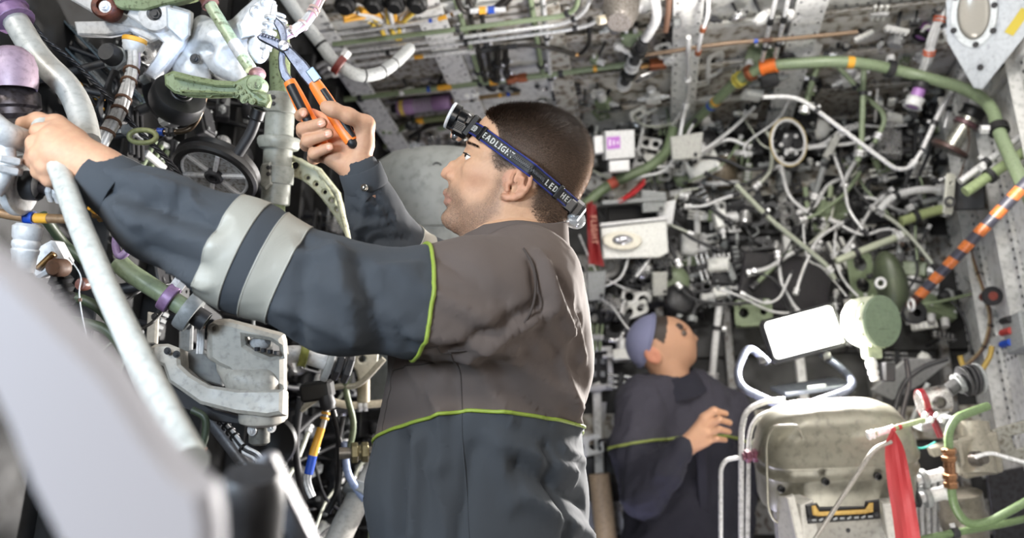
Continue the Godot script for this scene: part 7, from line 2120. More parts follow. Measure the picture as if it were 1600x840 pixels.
	slab("plate", [[1548, 676], [1640, 640], [1650, 720], [1590, 724], [1570, 712]], 2.15, 0.010, M(Color(0.55, 0.55, 0.52), 0.4, 0.1, "dirty", 5.0), t, Vector3(0, -0.3, 0), [[[1582, 682], [1612, 672], [1616, 694], [1588, 702]]])
	settle(t)
	t = thing("lower_web", "dark grey web plate filling the lower right corner", "panel")
	slab("web", [[1540, 740], [1660, 716], [1660, 900], [1560, 900]], 2.4, 0.012, M(Color(0.22, 0.22, 0.23), 0.5, 0.1, "dirty", 4.0), t)
	settle(t)
	for k in 6:
		pipe("bundle_tube", "upright steel tube behind the red ribbon, " + ["first", "second", "third", "fourth", "fifth", "sixth"][k] + " from the left", [P(1424 + 9 * k, 850, 2.2), P(1416 + 11 * k, 740, 2.22)], 3.6, st if k % 2 else pale_metal(), [], 0.0, "upright tubes behind the red ribbon")
	for e in [["black hose curving under the round grey green drum", [[1398, 640], [1412, 600], [1440, 575], [1480, 560]], charcoal()], ["dark pipe dropping from the round grey green drum", [[1416, 560], [1420, 600], [1410, 650], [1418, 690]], M(Color(0.30, 0.29, 0.30), 0.35, 0.5, "grime", 9.0)], ["yellow hose at the foot of the right wall cable", [[1500, 556], [1508, 576], [1528, 582], [1545, 560], [1550, 540]], M(Color(0.60, 0.50, 0.22), 0.45, 0, "grime", 9.0)], ["grey pipe in front of the pale gusset behind the silver cylinder", [[1424, 660], [1440, 620], [1450, 598]], grey_paint()], ["thin teal wire by the fittings under the silver cylinder", [[1412, 692], [1440, 700], [1462, 690]], M(Color(0.20, 0.60, 0.55), 0.5, 0, "")]]:
		var q := []
		for p in e[1]: q.append(P(p[0], p[1], 2.25 if e[0][0] != "t" else 1.98))
		tag(obj("hose", MB.new().sweep(spline(q, 6), sized(4.0 if e[0][0] != "t" else 1.2, q[0]), 10), e[2]), e[0], "hose")
	t = thing("floor_gusset", "pale folded plate behind the round grey green drum's adjuster", "bracket")
	slab("fold", [[1362, 610], [1410, 556], [1480, 560], [1440, 600], [1398, 628]], 2.6, 0.012, M(Color(0.56, 0.56, 0.56), 0.4, 0.1, "grime", 5.0), t, Vector3(0.3, 0, 0))
	settle(t)
	# white panel with round port, white frame, tag
	t = thing("access_panel", "white panel with oval port beside the dark red lettered streamer", "panel")
	slab("panel", [[938, 356], [1040, 344], [1044, 394], [1030, 402], [942, 404]], 2.86, 0.02, M(Color(0.88, 0.88, 0.86), 0.4, 0.0, "grime", 8.0), t, Vector3(0.05, 0, 0))
	obj("standoff", MB.new().box(P(990, 372, 2.96), Vector3(0.16, 0.06, 0.2), look, 0.004), charcoal(), t)
	obj("lip", MB.new().box(P(990, 346, 2.85), Vector3(0.235, 0.012, 0.03), look.rotated(look.z, 0.1), 0.002), white_paint(), t)
	slab("side_plate", [[1024, 318], [1056, 312], [1050, 350], [1030, 352]], 2.88, 0.02, white_paint(), t)
	obj("port_ring", MB.new().lathe(P(972, 376, 2.845), (look * Vector3(0, 0.35, 1)).normalized(), [Vector2(0.034, 0), Vector2(0.066, 0), Vector2(0.068, 0.004), Vector2(0.064, 0.008), Vector2(0.036, 0.008)], 32, V(1, 0.5)), M(Color(0.76, 0.74, 0.68), 0.4, 0.1, "grime", 8.0), t)
	obj("port_glass", MB.new().ball(P(974, 376, 2.842), Vector3(0.036, 0.021, 0.012), look, 20), M(Color(0.60, 0.60, 0.62), 0.15, 0.7, ""), t)
	settle(t)
	t = thing("hatch_recess", "dark recessed hatch just above the white panel with oval port", "hatch")
	slab("recess", [[948, 322], [1026, 318], [1026, 340], [950, 348]], 2.98, 0.02, black(), t)
	obj("lintel", MB.new().box(P(986, 316, 2.9), Vector3(0.22, 0.014, 0.16), look.rotated(look.z, 0.06), 0.003), grey_paint(), t)
	settle(t)
	t = thing("square_frame", "pale square picture-like frame on the back bulkhead beside the front man's back", "frame")
	slab("frame", [[912, 542], [956, 540], [958, 608], [914, 612]], 2.95, 0.02, pale_metal(), t, Vector3.ZERO, [[[920, 550], [948, 548], [950, 599], [922, 602]]])
	slab("grid_plate", [[920, 552], [948, 550], [949, 598], [921, 600]], 2.97, 0.006, charcoal(), t)
	for k in 4: obj("terminal", MB.new().box(P(928 + 14 * (k % 2), 564 + 20 * (k / 2), 2.955), Vector3(0.016, 0.02, 0.01), look, 0.002), grey_paint(), t)
	settle(t)
	t = thing("hanging_tag", "pale tag hanging below the pale square frame", "tag")
	slab("tag", [[930, 628], [948, 628], [944, 676], [936, 676]], 2.95, 0.006, pale_metal(), t)
	settle(t)
	pipe("floor_column", "tan blurred column standing low between the two men", [P(952, 880, 2.75), P(936, 740, 2.8)], 17, M(Color(0.62, 0.54, 0.42), 0.45, 0.0, "grime", 5.0))
	t = thing("control_box", "white electronics box with purple square label right of the front man's head", "box")
	slab("case", [[942, 206], [988, 203], [990, 246], [944, 250]], 2.86, 0.06, white_paint(), t, Vector3(0.1, 0.1, 0))
	slab("side_module", [[926, 214], [942, 212], [943, 240], [928, 242]], 2.88, 0.05, pale_metal(), t)
	slab("label", [[947, 214], [969, 212], [970, 232], [948, 234]], 2.828, 0.003, M(Color(0.66, 0.40, 0.72), 0.5, 0, ""), t, Vector3(0.1, 0.1, 0))
	for k in 3: obj("label_mark", MB.new().box(P(953 + 6 * k, 223, 2.824), Vector3(0.006, 0.022 - 0.006 * k, 0.003), look, 0.0004), M(Color(0.85, 0.80, 0.86), 0.5, 0, ""), t)
	obj("standoff", MB.new().box(P(962, 230, 2.97), Vector3(0.06, 0.05, 0.24), look, 0.004), charcoal(), t)
	slab("lower_module", [[950, 252], [982, 250], [983, 268], [951, 270]], 2.87, 0.05, pale_metal(), t)
	settle(t)
	for e in [["white cover plate under the end of the arched green pipe", [[1046, 214], [1098, 206], [1094, 246], [1050, 250]], 0], ["bright white slanted strip under the V shaped steel tube", [[1303, 208], [1312, 214], [1296, 250], [1286, 244]], 0], ["pale block above the white panel with oval port", [[1000, 296], [1040, 300], [1038, 330], [1004, 332]], 1], ["square white plate below the white panel with oval port", [[1018, 425], [1042, 424], [1042, 460], [1020, 462]], 0], ["wide white plate low on the back bulkhead beside the front man's shoulder", [[916, 424], [946, 422], [944, 468], [918, 470]], 1], ["dark sheet behind the worklight, standing in for the shadowed region there", [[1160, 392], [1300, 404], [1296, 486], [1150, 480]], 2]]:  # the dark sheet stands in for shade behind the worklight
		t = thing("cover_plate", e[0], "plate")
		slab("plate", e[1], 2.84 if e[2] < 2 else 2.9, 0.02, [M(Color(0.66, 0.66, 0.64), 0.5, 0.1, "grime", 6.0), grey_paint(), M(Color(0.16, 0.15, 0.17), 0.5, 0.1, "grime", 5.0)][e[2]], t, Vector3(0.12, 0.05, 0))
		obj("standoff", MB.new().cyl(P((e[1][0][0] + e[1][2][0]) / 2, (e[1][0][1] + e[1][2][1]) / 2, 3.12), P((e[1][0][0] + e[1][2][0]) / 2, (e[1][0][1] + e[1][2][1]) / 2, 2.85), 0.012), charcoal(), t)
		for k in [0, 2]: bolt(P(lerpf(e[1][k][0], e[1][2 - k][0], 0.15), lerpf(e[1][k][1], e[1][2 - k][1], 0.15), 2.835 if e[2] < 2 else 2.885), zc, 0.005, charcoal(), t)
		settle(t)
	# ring of wires around the black motor
	t = thing("wire_ring", "loop of tied pale wires round the dark motor under the arched green pipe", "cable")
	for k in 3:
		obj("wire", MB.new().torus(P(1232, 222, 2.85), (look * Vector3(0.25, 0.1, 1)).normalized(), 0.062 + 0.004 * k, 0.003, 36, 6, V(1, 1.2)), [pale_metal(), white_paint(), M(Color(0.62, 0.55, 0.36), 0.5, 0, "")][k], t)
	settle(t)
	t = thing("electric_motor", "dark round motor inside the loop of tied pale wires", "motor")
	obj("case", MB.new().lathe(P(1236, 226, 2.95), (look * Vector3(0.2, -0.1, 1)).normalized(), [Vector2(0, -0.03), Vector2(0.045, -0.03), Vector2(0.05, -0.02), Vector2(0.05, 0.02), Vector2(0.040, 0.03), Vector2(0.018, 0.032), Vector2(0.016, 0.05), Vector2(0, 0.05)], 28), charcoal(), t)
	for k in 6: bolt(P(1236, 226, 2.915) + (look.x * cos(k * 1.05) + look.y * sin(k * 1.05)) * 0.035, zc, 0.005, steel(), t)
	settle(t)
	t = thing("tan_cylinder", "tan canister with white rim in the middle of the back bulkhead", "canister")
	obj("can", MB.new().lathe(B(1128, 276, .10), (look * Vector3(-0.05, 1, 0.1)).normalized(), [Vector2(0, -0.04), Vector2(0.05, -0.04), Vector2(0.056, -0.03), Vector2(0.056, 0.06), Vector2(0.048, 0.075), Vector2(0, 0.08)], 32), M(Color(0.40, 0.36, 0.30), 0.4, 0.3, "dirty", 6.0), t)
	obj("rim", MB.new().torus(B(1128, 286, .10), (look * Vector3(-0.05, 1, 0.1)).normalized(), 0.056, 0.009, 32, 8), white_paint(), t)
	settle(t)
	t = thing("dark_dome", "dark grey dome above the tan canister on the back bulkhead", "dome")
	obj("dome", MB.new().ball(B(1100, 228, .09), Vector3(0.07, 0.06, 0.06), look, 24), charcoal(), t)
	obj("collar", MB.new().ring(B(1100, 246, .09), B(1100, 256, .09), 0.055, 0.04, 28), grey_paint(), t)
	settle(t)

func slab_mb(pts: Array, d: float, th: float) -> MB:
	var o := Vector2()
	for p in pts: o += V(p[0], p[1]) / pts.size()
	return MB.new().plate(px_poly(pts, d, o), P(o.x, o.y, d), look, th, 0.003)
func ribbon(t: Node3D, pts: Array, d: float, m: Material) -> void:      # pts: [x, y, width]
	var c := []
	for p in pts: c.append(Vector3(p[0], p[1], p[2]))
	var s := spline(c, 8)
	var mb := MB.new()
	var rows := []
	for i in s.size():
		var r := []
		for side in [0.0012, -0.0012]:
			for k in 7:
				var u := k / 6.0 - 0.5
				var fold := 0.010 * sin(u * 4.0 + i * 0.25) * absf(u) * 2.0 + 0.006 * cos(u * 7.0)
				r.append(P(s[i].x + u * s[i].z, s[i].y + 2.0 * sin(u * 3.0), d + fold + side))
		rows.append(r)
	for i in s.size() - 1:
		for sd in 2:
			for k in 6:
				var a: Vector3 = rows[i][sd * 7 + k]; var b: Vector3 = rows[i][sd * 7 + k + 1]
				var e: Vector3 = rows[i + 1][sd * 7 + k + 1]; var f: Vector3 = rows[i + 1][sd * 7 + k]
				var nn := (b - a).cross(f - a).normalized()
				if (nn.dot(look.z) > 0) == (sd == 0): nn = -nn
				mb.flat(a, b, e, f, nn)
		for k in [0, 6]:
			var a: Vector3 = rows[i][k]; var b: Vector3 = rows[i][7 + k]; var e: Vector3 = rows[i + 1][7 + k]; var f: Vector3 = rows[i + 1][k]
			mb.flat(a, b, e, f, look.x * (-1.0 if k == 0 else 1.0))
	obj("cloth", mb, m, t)
	obj("tie", MB.new().ball(P(pts[0][0], pts[0][1] - 2, d), Vector3.ONE * 0.006, Basis.IDENTITY, 10), m, t)

# ---------------------------------------------------------------- the worklight and the second man
func build_worklight() -> void:
	var t := thing("worklight", "bright rectangular LED worklight on a bent tube stand behind the grey tank", "lamp")
	var n := (look * Vector3(-0.24, 0.22, 0.95)).normalized()
	var rx := look.rotated(look.z, deg_to_rad(13.5)).x
	rx = (rx - n * rx.dot(n)).normalized()
	var b := Basis(rx, n.cross(rx), n)
	var c := P(1255, 519, 2.28)
	var hs := M(Color(0.16, 0.16, 0.17), 0.4, 0.3, "")
	obj("housing", MB.new().box(c - n * 0.024, Vector3(0.208, 0.126, 0.04), b, 0.012), hs, t)
	for k in 7: obj("cooling_fin", MB.new().box(c - n * 0.052 + rx * (k - 3) * 0.025, Vector3(0.004, 0.10, 0.022), b, 0.001), hs, t)
	var g := StandardMaterial3D.new()
	g.albedo_color = Color(1, 1, 1); g.emission_enabled = true; g.emission = Color(1.0, 1.0, 0.98); g.emission_energy_multiplier = 4.0
	obj("light_panel", MB.new().plate(rect2(V(0, 0), V(0.184, 0.106), 0.012), c, b, 0.006, 0.001), g, t)
	var tube := M(Color(0.42, 0.44, 0.50), 0.3, 0.7, "grime", 9.0)
	var q := []
	for p in [[1200, 566, 2.28], [1168, 538, 2.28], [1150, 582, 2.24], [1158, 606, 2.2], [1214, 632, 2.16], [1250, 636, 2.14], [1338, 606, 2.16], [1322, 580, 2.26], [1284, 552, 2.3]]: q.append(P(p[0], p[1], p[2]))
	obj("stand_tube", MB.new().sweep(round_path(q, 0.05, 6), 0.0105, 14), tube, t)
	for p in [[1192, 562], [1290, 556]]: obj("pivot_knob", MB.new().lathe(P(p[0], p[1], 2.28), (rx * (1.0 if p[0] > 1250 else -1.0)), [Vector2(0, -0.008), Vector2(0.014, -0.008), Vector2(0.016, 0.0), Vector2(0.014, 0.012), Vector2(0, 0.013)], 18), hs, t)
	obj("base_plate", MB.new().box(P(1268, 604, 2.30), Vector3(0.19, 0.012, 0.13), look.rotated(look.z, deg_to_rad(8)), 0.003), M(Color(0.42, 0.44, 0.48), 0.4, 0.4, "grime", 9.0), t)
	obj("base_label", MB.new().box(P(1276, 604, 2.225), Vector3(0.05, 0.010, 0.003), look.rotated(look.z, deg_to_rad(8)), 0.0006), M(Color(0.62, 0.64, 0.62), 0.4, 0.1, ""), t)
	settle(t)
	var al := AreaLight3D.new()
	al.name = "worklight_beam"
	add_child(al)
	al.position = c + n * 0.012
	al.look_at(c - (-n) * 2.0, Vector3.UP) if false else al.look_at(c + n * 2.0, b.y)
	al.area_size = Vector2(0.18, 0.10); al.light_energy = WORK; al.light_color = Color(1.0, 0.98, 0.96)
	al.area_range = 12.0; al.area_attenuation = 2.0; al.shadow_enabled = true

func build_second_man() -> void:
	var D := 2.62
	var mott := FastNoiseLite.new()
	mott.seed = 9; mott.frequency = 1.0; mott.fractal_octaves = 2
	var t := thing("person", "man in dark navy coveralls and violet cap looking up, hand raised to his chest", "person")
	var g := func(x: float, y: float, lat := 0.0) -> Vector3: return P(x, y, D - lat)
	var fr := (look * Vector3(0.86, 0.50, 0.08)).normalized()
	var lt := (look.z - fr * look.z.dot(fr)).normalized()
	var up := lt.cross(fr)
	var b := Basis(fr, up, lt)
	var f := Field.new()
	f.ell(g.call(1028, 533), Vector3(0.086, 0.080, 0.072), b, 0.02)
	f.ell(g.call(1052, 532), Vector3(0.066, 0.072, 0.062), b, 0.02)
	f.ell(g.call(1062, 548), Vector3(0.050, 0.050, 0.052), b, 0.02)
	f.cap(g.call(1044, 571, 0.035), g.call(1075, 561, 0.01), 0.018, 0.016, 0.02)
	f.cap(g.call(1044, 571, -0.035), g.call(1075, 561, -0.01), 0.018, 0.016, 0.02)
	f.cap(g.call(1078, 556), g.call(1078, 556, 0.008), 0.018, 0.018, 0.012)
	f.cap(g.call(1071, 519), g.call(1085, 529), 0.009, 0.011, 0.008)
	f.cap(g.call(1083, 541, 0.012), g.call(1083, 541, -0.012), 0.0085, 0.0085, 0.006)
	f.cap(g.call(1084, 547, 0.012), g.call(1084, 547, -0.012), 0.0080, 0.0080, 0.006)
	f.cap(g.call(1060, 509, 0.03), g.call(1065, 511, 0.0), 0.010, 0.010, 0.010)
	f.ell(g.call(1070, 519, 0.042), Vector3(0.016, 0.011, 0.018), b, 0.010, 1)
	f.ell(g.call(1065, 521.5, 0.034), Vector3.ONE * 0.0130, b, 0.003)
	f.ell(g.call(1020, 556, 0.068), Vector3(0.022, 0.030, 0.010), b.rotated(look.z, 0.4), 0.006)
	f.ell(g.call(1022, 556, 0.080), Vector3(0.012, 0.018, 0.008), b, 0.004, 1)
	f.chain([[g.call(1036, 560), 0.054], [g.call(1050, 600), 0.056], [g.call(1058, 640), 0.07]], 0.03)
	var hc: Vector3 = g.call(1045, 560)
	var hm := f.net(hc - Vector3.ONE * 0.2, hc + Vector3.ONE * 0.18, 0.0045)
	normals(hm)
	# hand at the chest, four fingers and thumb
	var hf := Field.new()
	var e := D - 0.26
	hand_field(hf, [[P(1070, 694, e), P(1098, 662, e), 0.022, 0.015], [P(1072, 698, e), P(1102, 676, e - 0.01), 0.020, 0.015], [P(1074, 702, e), P(1104, 690, e - 0.01), 0.018, 0.013]],
		[[[P(1098, 656, e), 0.0105], [P(1118, 642, e - 0.012), 0.0098], [P(1134, 646, e + 0.004), 0.0088]], [[P(1102, 666, e - 0.006), 0.0108], [P(1124, 655, e - 0.02), 0.0098], [P(1140, 660, e), 0.0088]], [[P(1103, 678, e - 0.008), 0.0104], [P(1124, 670, e - 0.02), 0.0094], [P(1139, 674, e), 0.0084]], [[P(1103, 690, e - 0.006), 0.0096], [P(1120, 685, e - 0.016), 0.0086], [P(1133, 687, e + 0.002), 0.0078]]],
		[[P(1088, 672, e + 0.004), 0.014], [P(1100, 652, e - 0.006), 0.0115], [P(1114, 640, e - 0.010), 0.0095]], [[P(1066, 700, e), 0.026], [P(1050, 718, e + 0.01), 0.03]])
	var h2 := hf.net(P(1095, 675, e) - Vector3.ONE * 0.13, P(1095, 675, e) + Vector3.ONE * 0.13, 0.004)
	normals(h2)
	var bf := Field.new()
	bf.wide(P(1068, 680, D - 0.02), P(1066, 860, D - 0.16), 0.10, 0.11, look.x, 1.45, 0.05)
	bf.chain([[P(1050, 600, D), 0.05], [P(1060, 660, D), 0.09]], 0.05)
	var hip := P(1066, 900, D - 0.20)
	for s: float in [-1.0, 1.0]:
		bf.chain([[hip + look.x * 0.09 * s, 0.085], [Vector3(hip.x + 0.09 * s, 0.48, hip.z), 0.055], [Vector3(hip.x + 0.10 * s, 0.10, hip.z), 0.04]], 0.04)
		bf.cap(Vector3(hip.x + 0.10 * s, 0.045, hip.z), Vector3(hip.x + 0.13 * s, 0.035, hip.z + 0.14), 0.042, 0.034, 0.03)
	var bm := bf.net(Vector3(hip.x - 0.5, -0.02, hip.z - 0.35), Vector3(hip.x + 0.5, 1.72, hip.z + 0.4), 0.018)
	normals(bm)
	var hairline := func(p: Vector3) -> float: return (p - g.call(1032, 530)).dot(look.x * 0.97 - look.y * 0.24)
	for m in [hm, h2, bm]:
		tint(m, func(p, _n):
			var c := skin_tone(p, mott).lerp(Color(0.30, 0.155, 0.10), 0.6)
			if m == hm and hairline.call(p) < 0.0 and (p - g.call(1020, 532)).dot(look.y) > 0.012 * sin(p.x * 90.0): c = Color(0.03, 0.022, 0.018)
			if m == hm and (p.distance_to(g.call(1062, 510, 0.045)) < 0.013): c = Color(0.05, 0.035, 0.03)
			if m == hm and p.distance_to(g.call(1016, 558, 0.08)) < 0.034: c = c.lerp(Color(0.42, 0.14, 0.09), 0.6)
			if m == hm and (p.distance_to(g.call(1085, 544, 0.0)) < 0.016): c = Color(0.30, 0.13, 0.10)
			return c)
	obj("body", soup([bm, hm, h2]), skin_mat(0.05), t)
	obj("eyebrow", MB.new().sweep(spline([g.call(1060, 508, 0.042), g.call(1066, 508, 0.030), g.call(1070, 511, 0.014)], 4), 0.0035, 6), M(Color(0.05, 0.035, 0.03), 0.8, 0, ""), t)
	obj("eye", MB.new().ball(g.call(1067, 521, 0.037), Vector3.ONE * 0.0125, Basis.IDENTITY, 12), M(Color(0.35, 0.30, 0.27), 0.2, 0, ""), t)
	# cap: a soft dome over the back of the head with its band
	var cf := Field.new()
	cf.ell(g.call(1024, 534), Vector3(0.096, 0.088, 0.080), b, 0.02)
	var cm := cf.net(hc - Vector3.ONE * 0.2, hc + Vector3.ONE * 0.2, 0.006)
	normals(cm)
	var rim := (look.x * 0.97 - look.y * 0.24).normalized()
	var k := split(cm, func(p: Vector3) -> float: return maxf((p - g.call(1010, 535)).dot(rim), -(p - g.call(1000, 572)).dot(look.y)))
	var capm := cloth(Color(0.46, 0.47, 0.58))
	obj("cap", soup([k[0]]), capm, t)
	obj("cap_hem", bead(k[2], 0.004, 0.0), capm, t)
	# coveralls
	var jk := Field.new()
	jk.wide(P(1070, 680, D - 0.02), P(1066, 860, D - 0.16), 0.116, 0.118, look.x, 1.5, 0.05)
	jk.chain([[P(1012, 630, D - 0.02), 0.085], [P(1050, 612, D), 0.07], [P(1090, 624, D + 0.02), 0.075], [P(1128, 650, D + 0.04), 0.08]], 0.05)
	jk.chain([[P(1004, 636, D - 0.06), 0.086], [P(994, 700, D - 0.13), 0.070], [P(1004, 772, D - 0.22), 0.064]], 0.04)
	jk.chain([[P(1004, 772, D - 0.22), 0.062], [P(1036, 736, D - 0.24), 0.053], [P(1066, 700, e), 0.035]], 0.03)
	jk.chain([[P(1140, 650, D + 0.06), 0.08], [P(1156, 740, D), 0.062], [P(1148, 820, D - 0.14), 0.055]], 0.04)
	for s: float in [-1.0, 1.0]:
		jk.chain([[hip + look.x * 0.09 * s, 0.115], [Vector3(hip.x + 0.09 * s, 0.48, hip.z), 0.085], [Vector3(hip.x + 0.10 * s, 0.12, hip.z), 0.075]], 0.05)
	var jm := jk.net(Vector3(hip.x - 0.55, 0.06, hip.z - 0.4), Vector3(hip.x + 0.55, 1.62, hip.z + 0.45), 0.012)
	normals(jm)
	var cz := FastNoiseLite.new()
	cz.seed = 14; cz.frequency = 1.0; cz.fractal_octaves = 3
	displace(jm, func(p, _n): return 0.010 * cz.get_noise_3dv(p * Vector3(14, 7, 14)) + 0.006 * cz.get_noise_3dv(p * 34.0))
	var ey := P(1000, 690, D - 0.14)
	var k2 := split(jm, func(p: Vector3) -> float: return p.y - ey.y - 0.02 * sin(p.x * 9.0))
	var navy := cloth(Color(0.165, 0.165, 0.20))
	obj("coverall_top", soup([k2[1]]), cloth(Color(0.235, 0.23, 0.265)), t)
	obj("coverall_trunk", soup([k2[0]]), navy, t)
	obj("piping", bead(k2[2], 0.0045, 0.001), M(Color(0.46, 0.50, 0.24), 0.6, 0, ""), t)
	var cb := MB.new()
	cb.lathe(P(1050, 592, D), (look * Vector3(-0.22, 1, 0.12)).normalized(), [Vector2(0.112, -0.040), Vector2(0.088, -0.004), Vector2(0.074, 0.018), Vector2(0.068, 0.020), Vector2(0.066, 0.012), Vector2(0.072, -0.03)], 28)
	obj("collar", cb, navy, t)
	obj("button_placket", MB.new().box(P(1098, 760, D - 0.215), Vector3(0.028, 0.22, 0.012), look.rotated(look.z, 0.05), 0.003), navy, t)
	var bt := Field.new()
	for s: float in [-1.0, 1.0]:
		bt.cap(Vector3(hip.x + 0.10 * s, 0.15, hip.z), Vector3(hip.x + 0.10 * s, 0.06, hip.z), 0.058, 0.056, 0.03)
		bt.cap(Vector3(hip.x + 0.10 * s, 0.05, hip.z), Vector3(hip.x + 0.13 * s, 0.042, hip.z + 0.16), 0.052, 0.044, 0.03)
	var btm := bt.net(Vector3(hip.x - 0.3, -0.02, hip.z - 0.2), Vector3(hip.x + 0.3, 0.3, hip.z + 0.35), 0.016)
	for i in btm.v.size(): btm.v[i].y = maxf(btm.v[i].y, 0.001)
	normals(btm)
	obj("boots", soup([btm]), M(Color(0.05, 0.05, 0.055), 0.5), t)
	settle(t)

# ---------------------------------------------------------------- the crowd of small fittings
func fitting_kinds() -> Array:          # each: [name, category, what it is called, builder of parts about the origin, z outwards, about 6 cm]
	var X := Vector3.RIGHT; var Y := Vector3.UP; var Z := Vector3.BACK
	return [
		["relay_box", "box", "relay box", func(t, m, m2):
			obj("case", MB.new().box(Vector3(0, 0, 0.012), Vector3(0.066, 0.046, 0.024), Basis.IDENTITY, 0.003), m, t)
			obj("lid", MB.new().box(Vector3(0, 0, 0.026), Vector3(0.058, 0.038, 0.005), Basis.IDENTITY, 0.0015), m, t)
			for p in [[-1, -1], [1, -1], [1, 1], [-1, 1]]: obj("screw", MB.new().cyl(Vector3(p[0] * 0.024, p[1] * 0.014, 0.028), Vector3(p[0] * 0.024, p[1] * 0.014, 0.031), 0.0035, -1, 8), m2, t)
			for s in [-1, 1]: obj("connector", MB.new().cyl(Vector3(s * 0.014, -0.023, 0.012), Vector3(s * 0.014, -0.042, 0.012), 0.008, 0.007, 12), m2, t)],
		["solenoid_valve", "valve", "solenoid valve", func(t, m, m2):
			obj("block", MB.new().box(Vector3(0, -0.01, 0.018), Vector3(0.05, 0.032, 0.036), Basis.IDENTITY, 0.003), m, t)
			obj("coil", MB.new().lathe(Vector3(0, 0.006, 0.018), Y, [Vector2(0, 0), Vector2(0.016, 0), Vector2(0.0165, 0.003), Vector2(0.0165, 0.032), Vector2(0.012, 0.036), Vector2(0, 0.036)], 18), m2, t)
			for s in [-1.0, 1.0]: obj("port", MB.new().hex(Vector3(s * 0.025, -0.01, 0.018), Vector3(s * 0.042, -0.01, 0.018), 0.010).cyl(Vector3(s * 0.04, -0.01, 0.018), Vector3(s * 0.056, -0.01, 0.018), 0.006, -1, 10), m2, t)],
		["angle_bracket", "bracket", "angle bracket", func(t, m, m2):
			obj("web", MB.new().plate(rect2(V(0, 0), V(0.07, 0.05), 0.008), Vector3(0, 0, 0.002), Basis.IDENTITY, 0.004, 0.0008, [circle(V(-0.018, 0), 0.009, 12), circle(V(0.018, 0), 0.006, 10)]), m, t)
			obj("flange", MB.new().box(Vector3(0, -0.025, 0.018), Vector3(0.068, 0.004, 0.036), Basis.IDENTITY, 0.001), m, t)
			for s in [-1, 1]: obj("bolt", MB.new().hex(Vector3(s * 0.026, 0.018, 0.004), Vector3(s * 0.026, 0.018, 0.010), 0.005), m2, t)],
		["elbow_fitting", "fitting", "elbow fitting", func(t, m, m2):
			obj("tube", MB.new().sweep(round_path([Vector3(-0.04, -0.012, 0.02), Vector3(0.012, -0.012, 0.02), Vector3(0.026, 0.04, 0.026)], 0.022, 6), 0.008, 12), m, t)
			obj("nut", MB.new().hex(Vector3(-0.040, -0.012, 0.02), Vector3(-0.022, -0.012, 0.02), 0.013), m2, t)
			obj("nut", MB.new().hex(Vector3(0.0215, 0.022, 0.0245), Vector3(0.026, 0.038, 0.026), 0.013), m2, t)],
		["terminal_strip", "terminal", "terminal strip", func(t, m, m2):
			obj("base", MB.new().box(Vector3(0, 0, 0.008), Vector3(0.078, 0.024, 0.016), Basis.IDENTITY, 0.002), m, t)
			for k in 5: obj("lug", MB.new().box(Vector3(-0.03 + 0.015 * k, 0, 0.018), Vector3(0.009, 0.018, 0.008), Basis.IDENTITY, 0.001), m2, t)],
		["sensor", "sensor", "knurled sensor", func(t, m, m2):
			obj("body", MB.new().lathe(Vector3(0, 0.02, 0.02), -Y, [Vector2(0, -0.012), Vector2(0.012, -0.012), Vector2(0.015, -0.006), Vector2(0.015, 0.014), Vector2(0.012, 0.018), Vector2(0.012, 0.034), Vector2(0.008, 0.042), Vector2(0, 0.042)], 18), m, t)
			obj("collar", MB.new().hex(Vector3(0, 0.012, 0.02), Vector3(0, 0.002, 0.02), 0.019), m2, t)
			obj("tail", MB.new().sweep(spline([Vector3(0, -0.02, 0.02), Vector3(0.004, -0.04, 0.026), Vector3(0.02, -0.055, 0.02), Vector3(0.04, -0.05, 0.01)], 5), 0.003, 7), m2, t)],
		["pierced_plate", "plate", "two-hole plate", func(t, m, m2):
			obj("plate", MB.new().plate(rect2(V(0, 0), V(0.095, 0.055), 0.012), Vector3(0, 0, 0.003), Basis.IDENTITY, 0.005, 0.001, [circle(V(-0.022, 0), 0.015, 16), circle(V(0.022, 0), 0.015, 16)]), m, t)
			for s in [-1, 1]: obj("rivet", MB.new().cyl(Vector3(s * 0.042, 0, 0.004), Vector3(s * 0.042, 0, 0.008), 0.004, -1, 8), m2, t)],
		["clamp_block", "clamp", "pipe clamp block", func(t, m, m2):
			obj("block", MB.new().box(Vector3(0, 0, 0.013), Vector3(0.064, 0.02, 0.026), Basis.IDENTITY, 0.003), m2, t)
			for k in 3: obj("pipe", MB.new().cyl(Vector3(-0.02 + 0.02 * k, -0.05, 0.015), Vector3(-0.02 + 0.02 * k, 0.05, 0.015), 0.0062, -1, 10), m, t)],
		["junction_drum", "drum", "junction drum", func(t, m, m2):
			obj("drum", MB.new().lathe(Vector3(0, 0, 0), Z, [Vector2(0, 0), Vector2(0.03, 0), Vector2(0.032, 0.004), Vector2(0.032, 0.018), Vector2(0.028, 0.024), Vector2(0.014, 0.029), Vector2(0, 0.030)], 22), m, t)
			for k in 4: obj("ear", MB.new().hex(Vector3(cos(k * 1.57) * 0.034, sin(k * 1.57) * 0.034, 0.004), Vector3(cos(k * 1.57) * 0.034, sin(k * 1.57) * 0.034, 0.014), 0.006), m2, t)]]

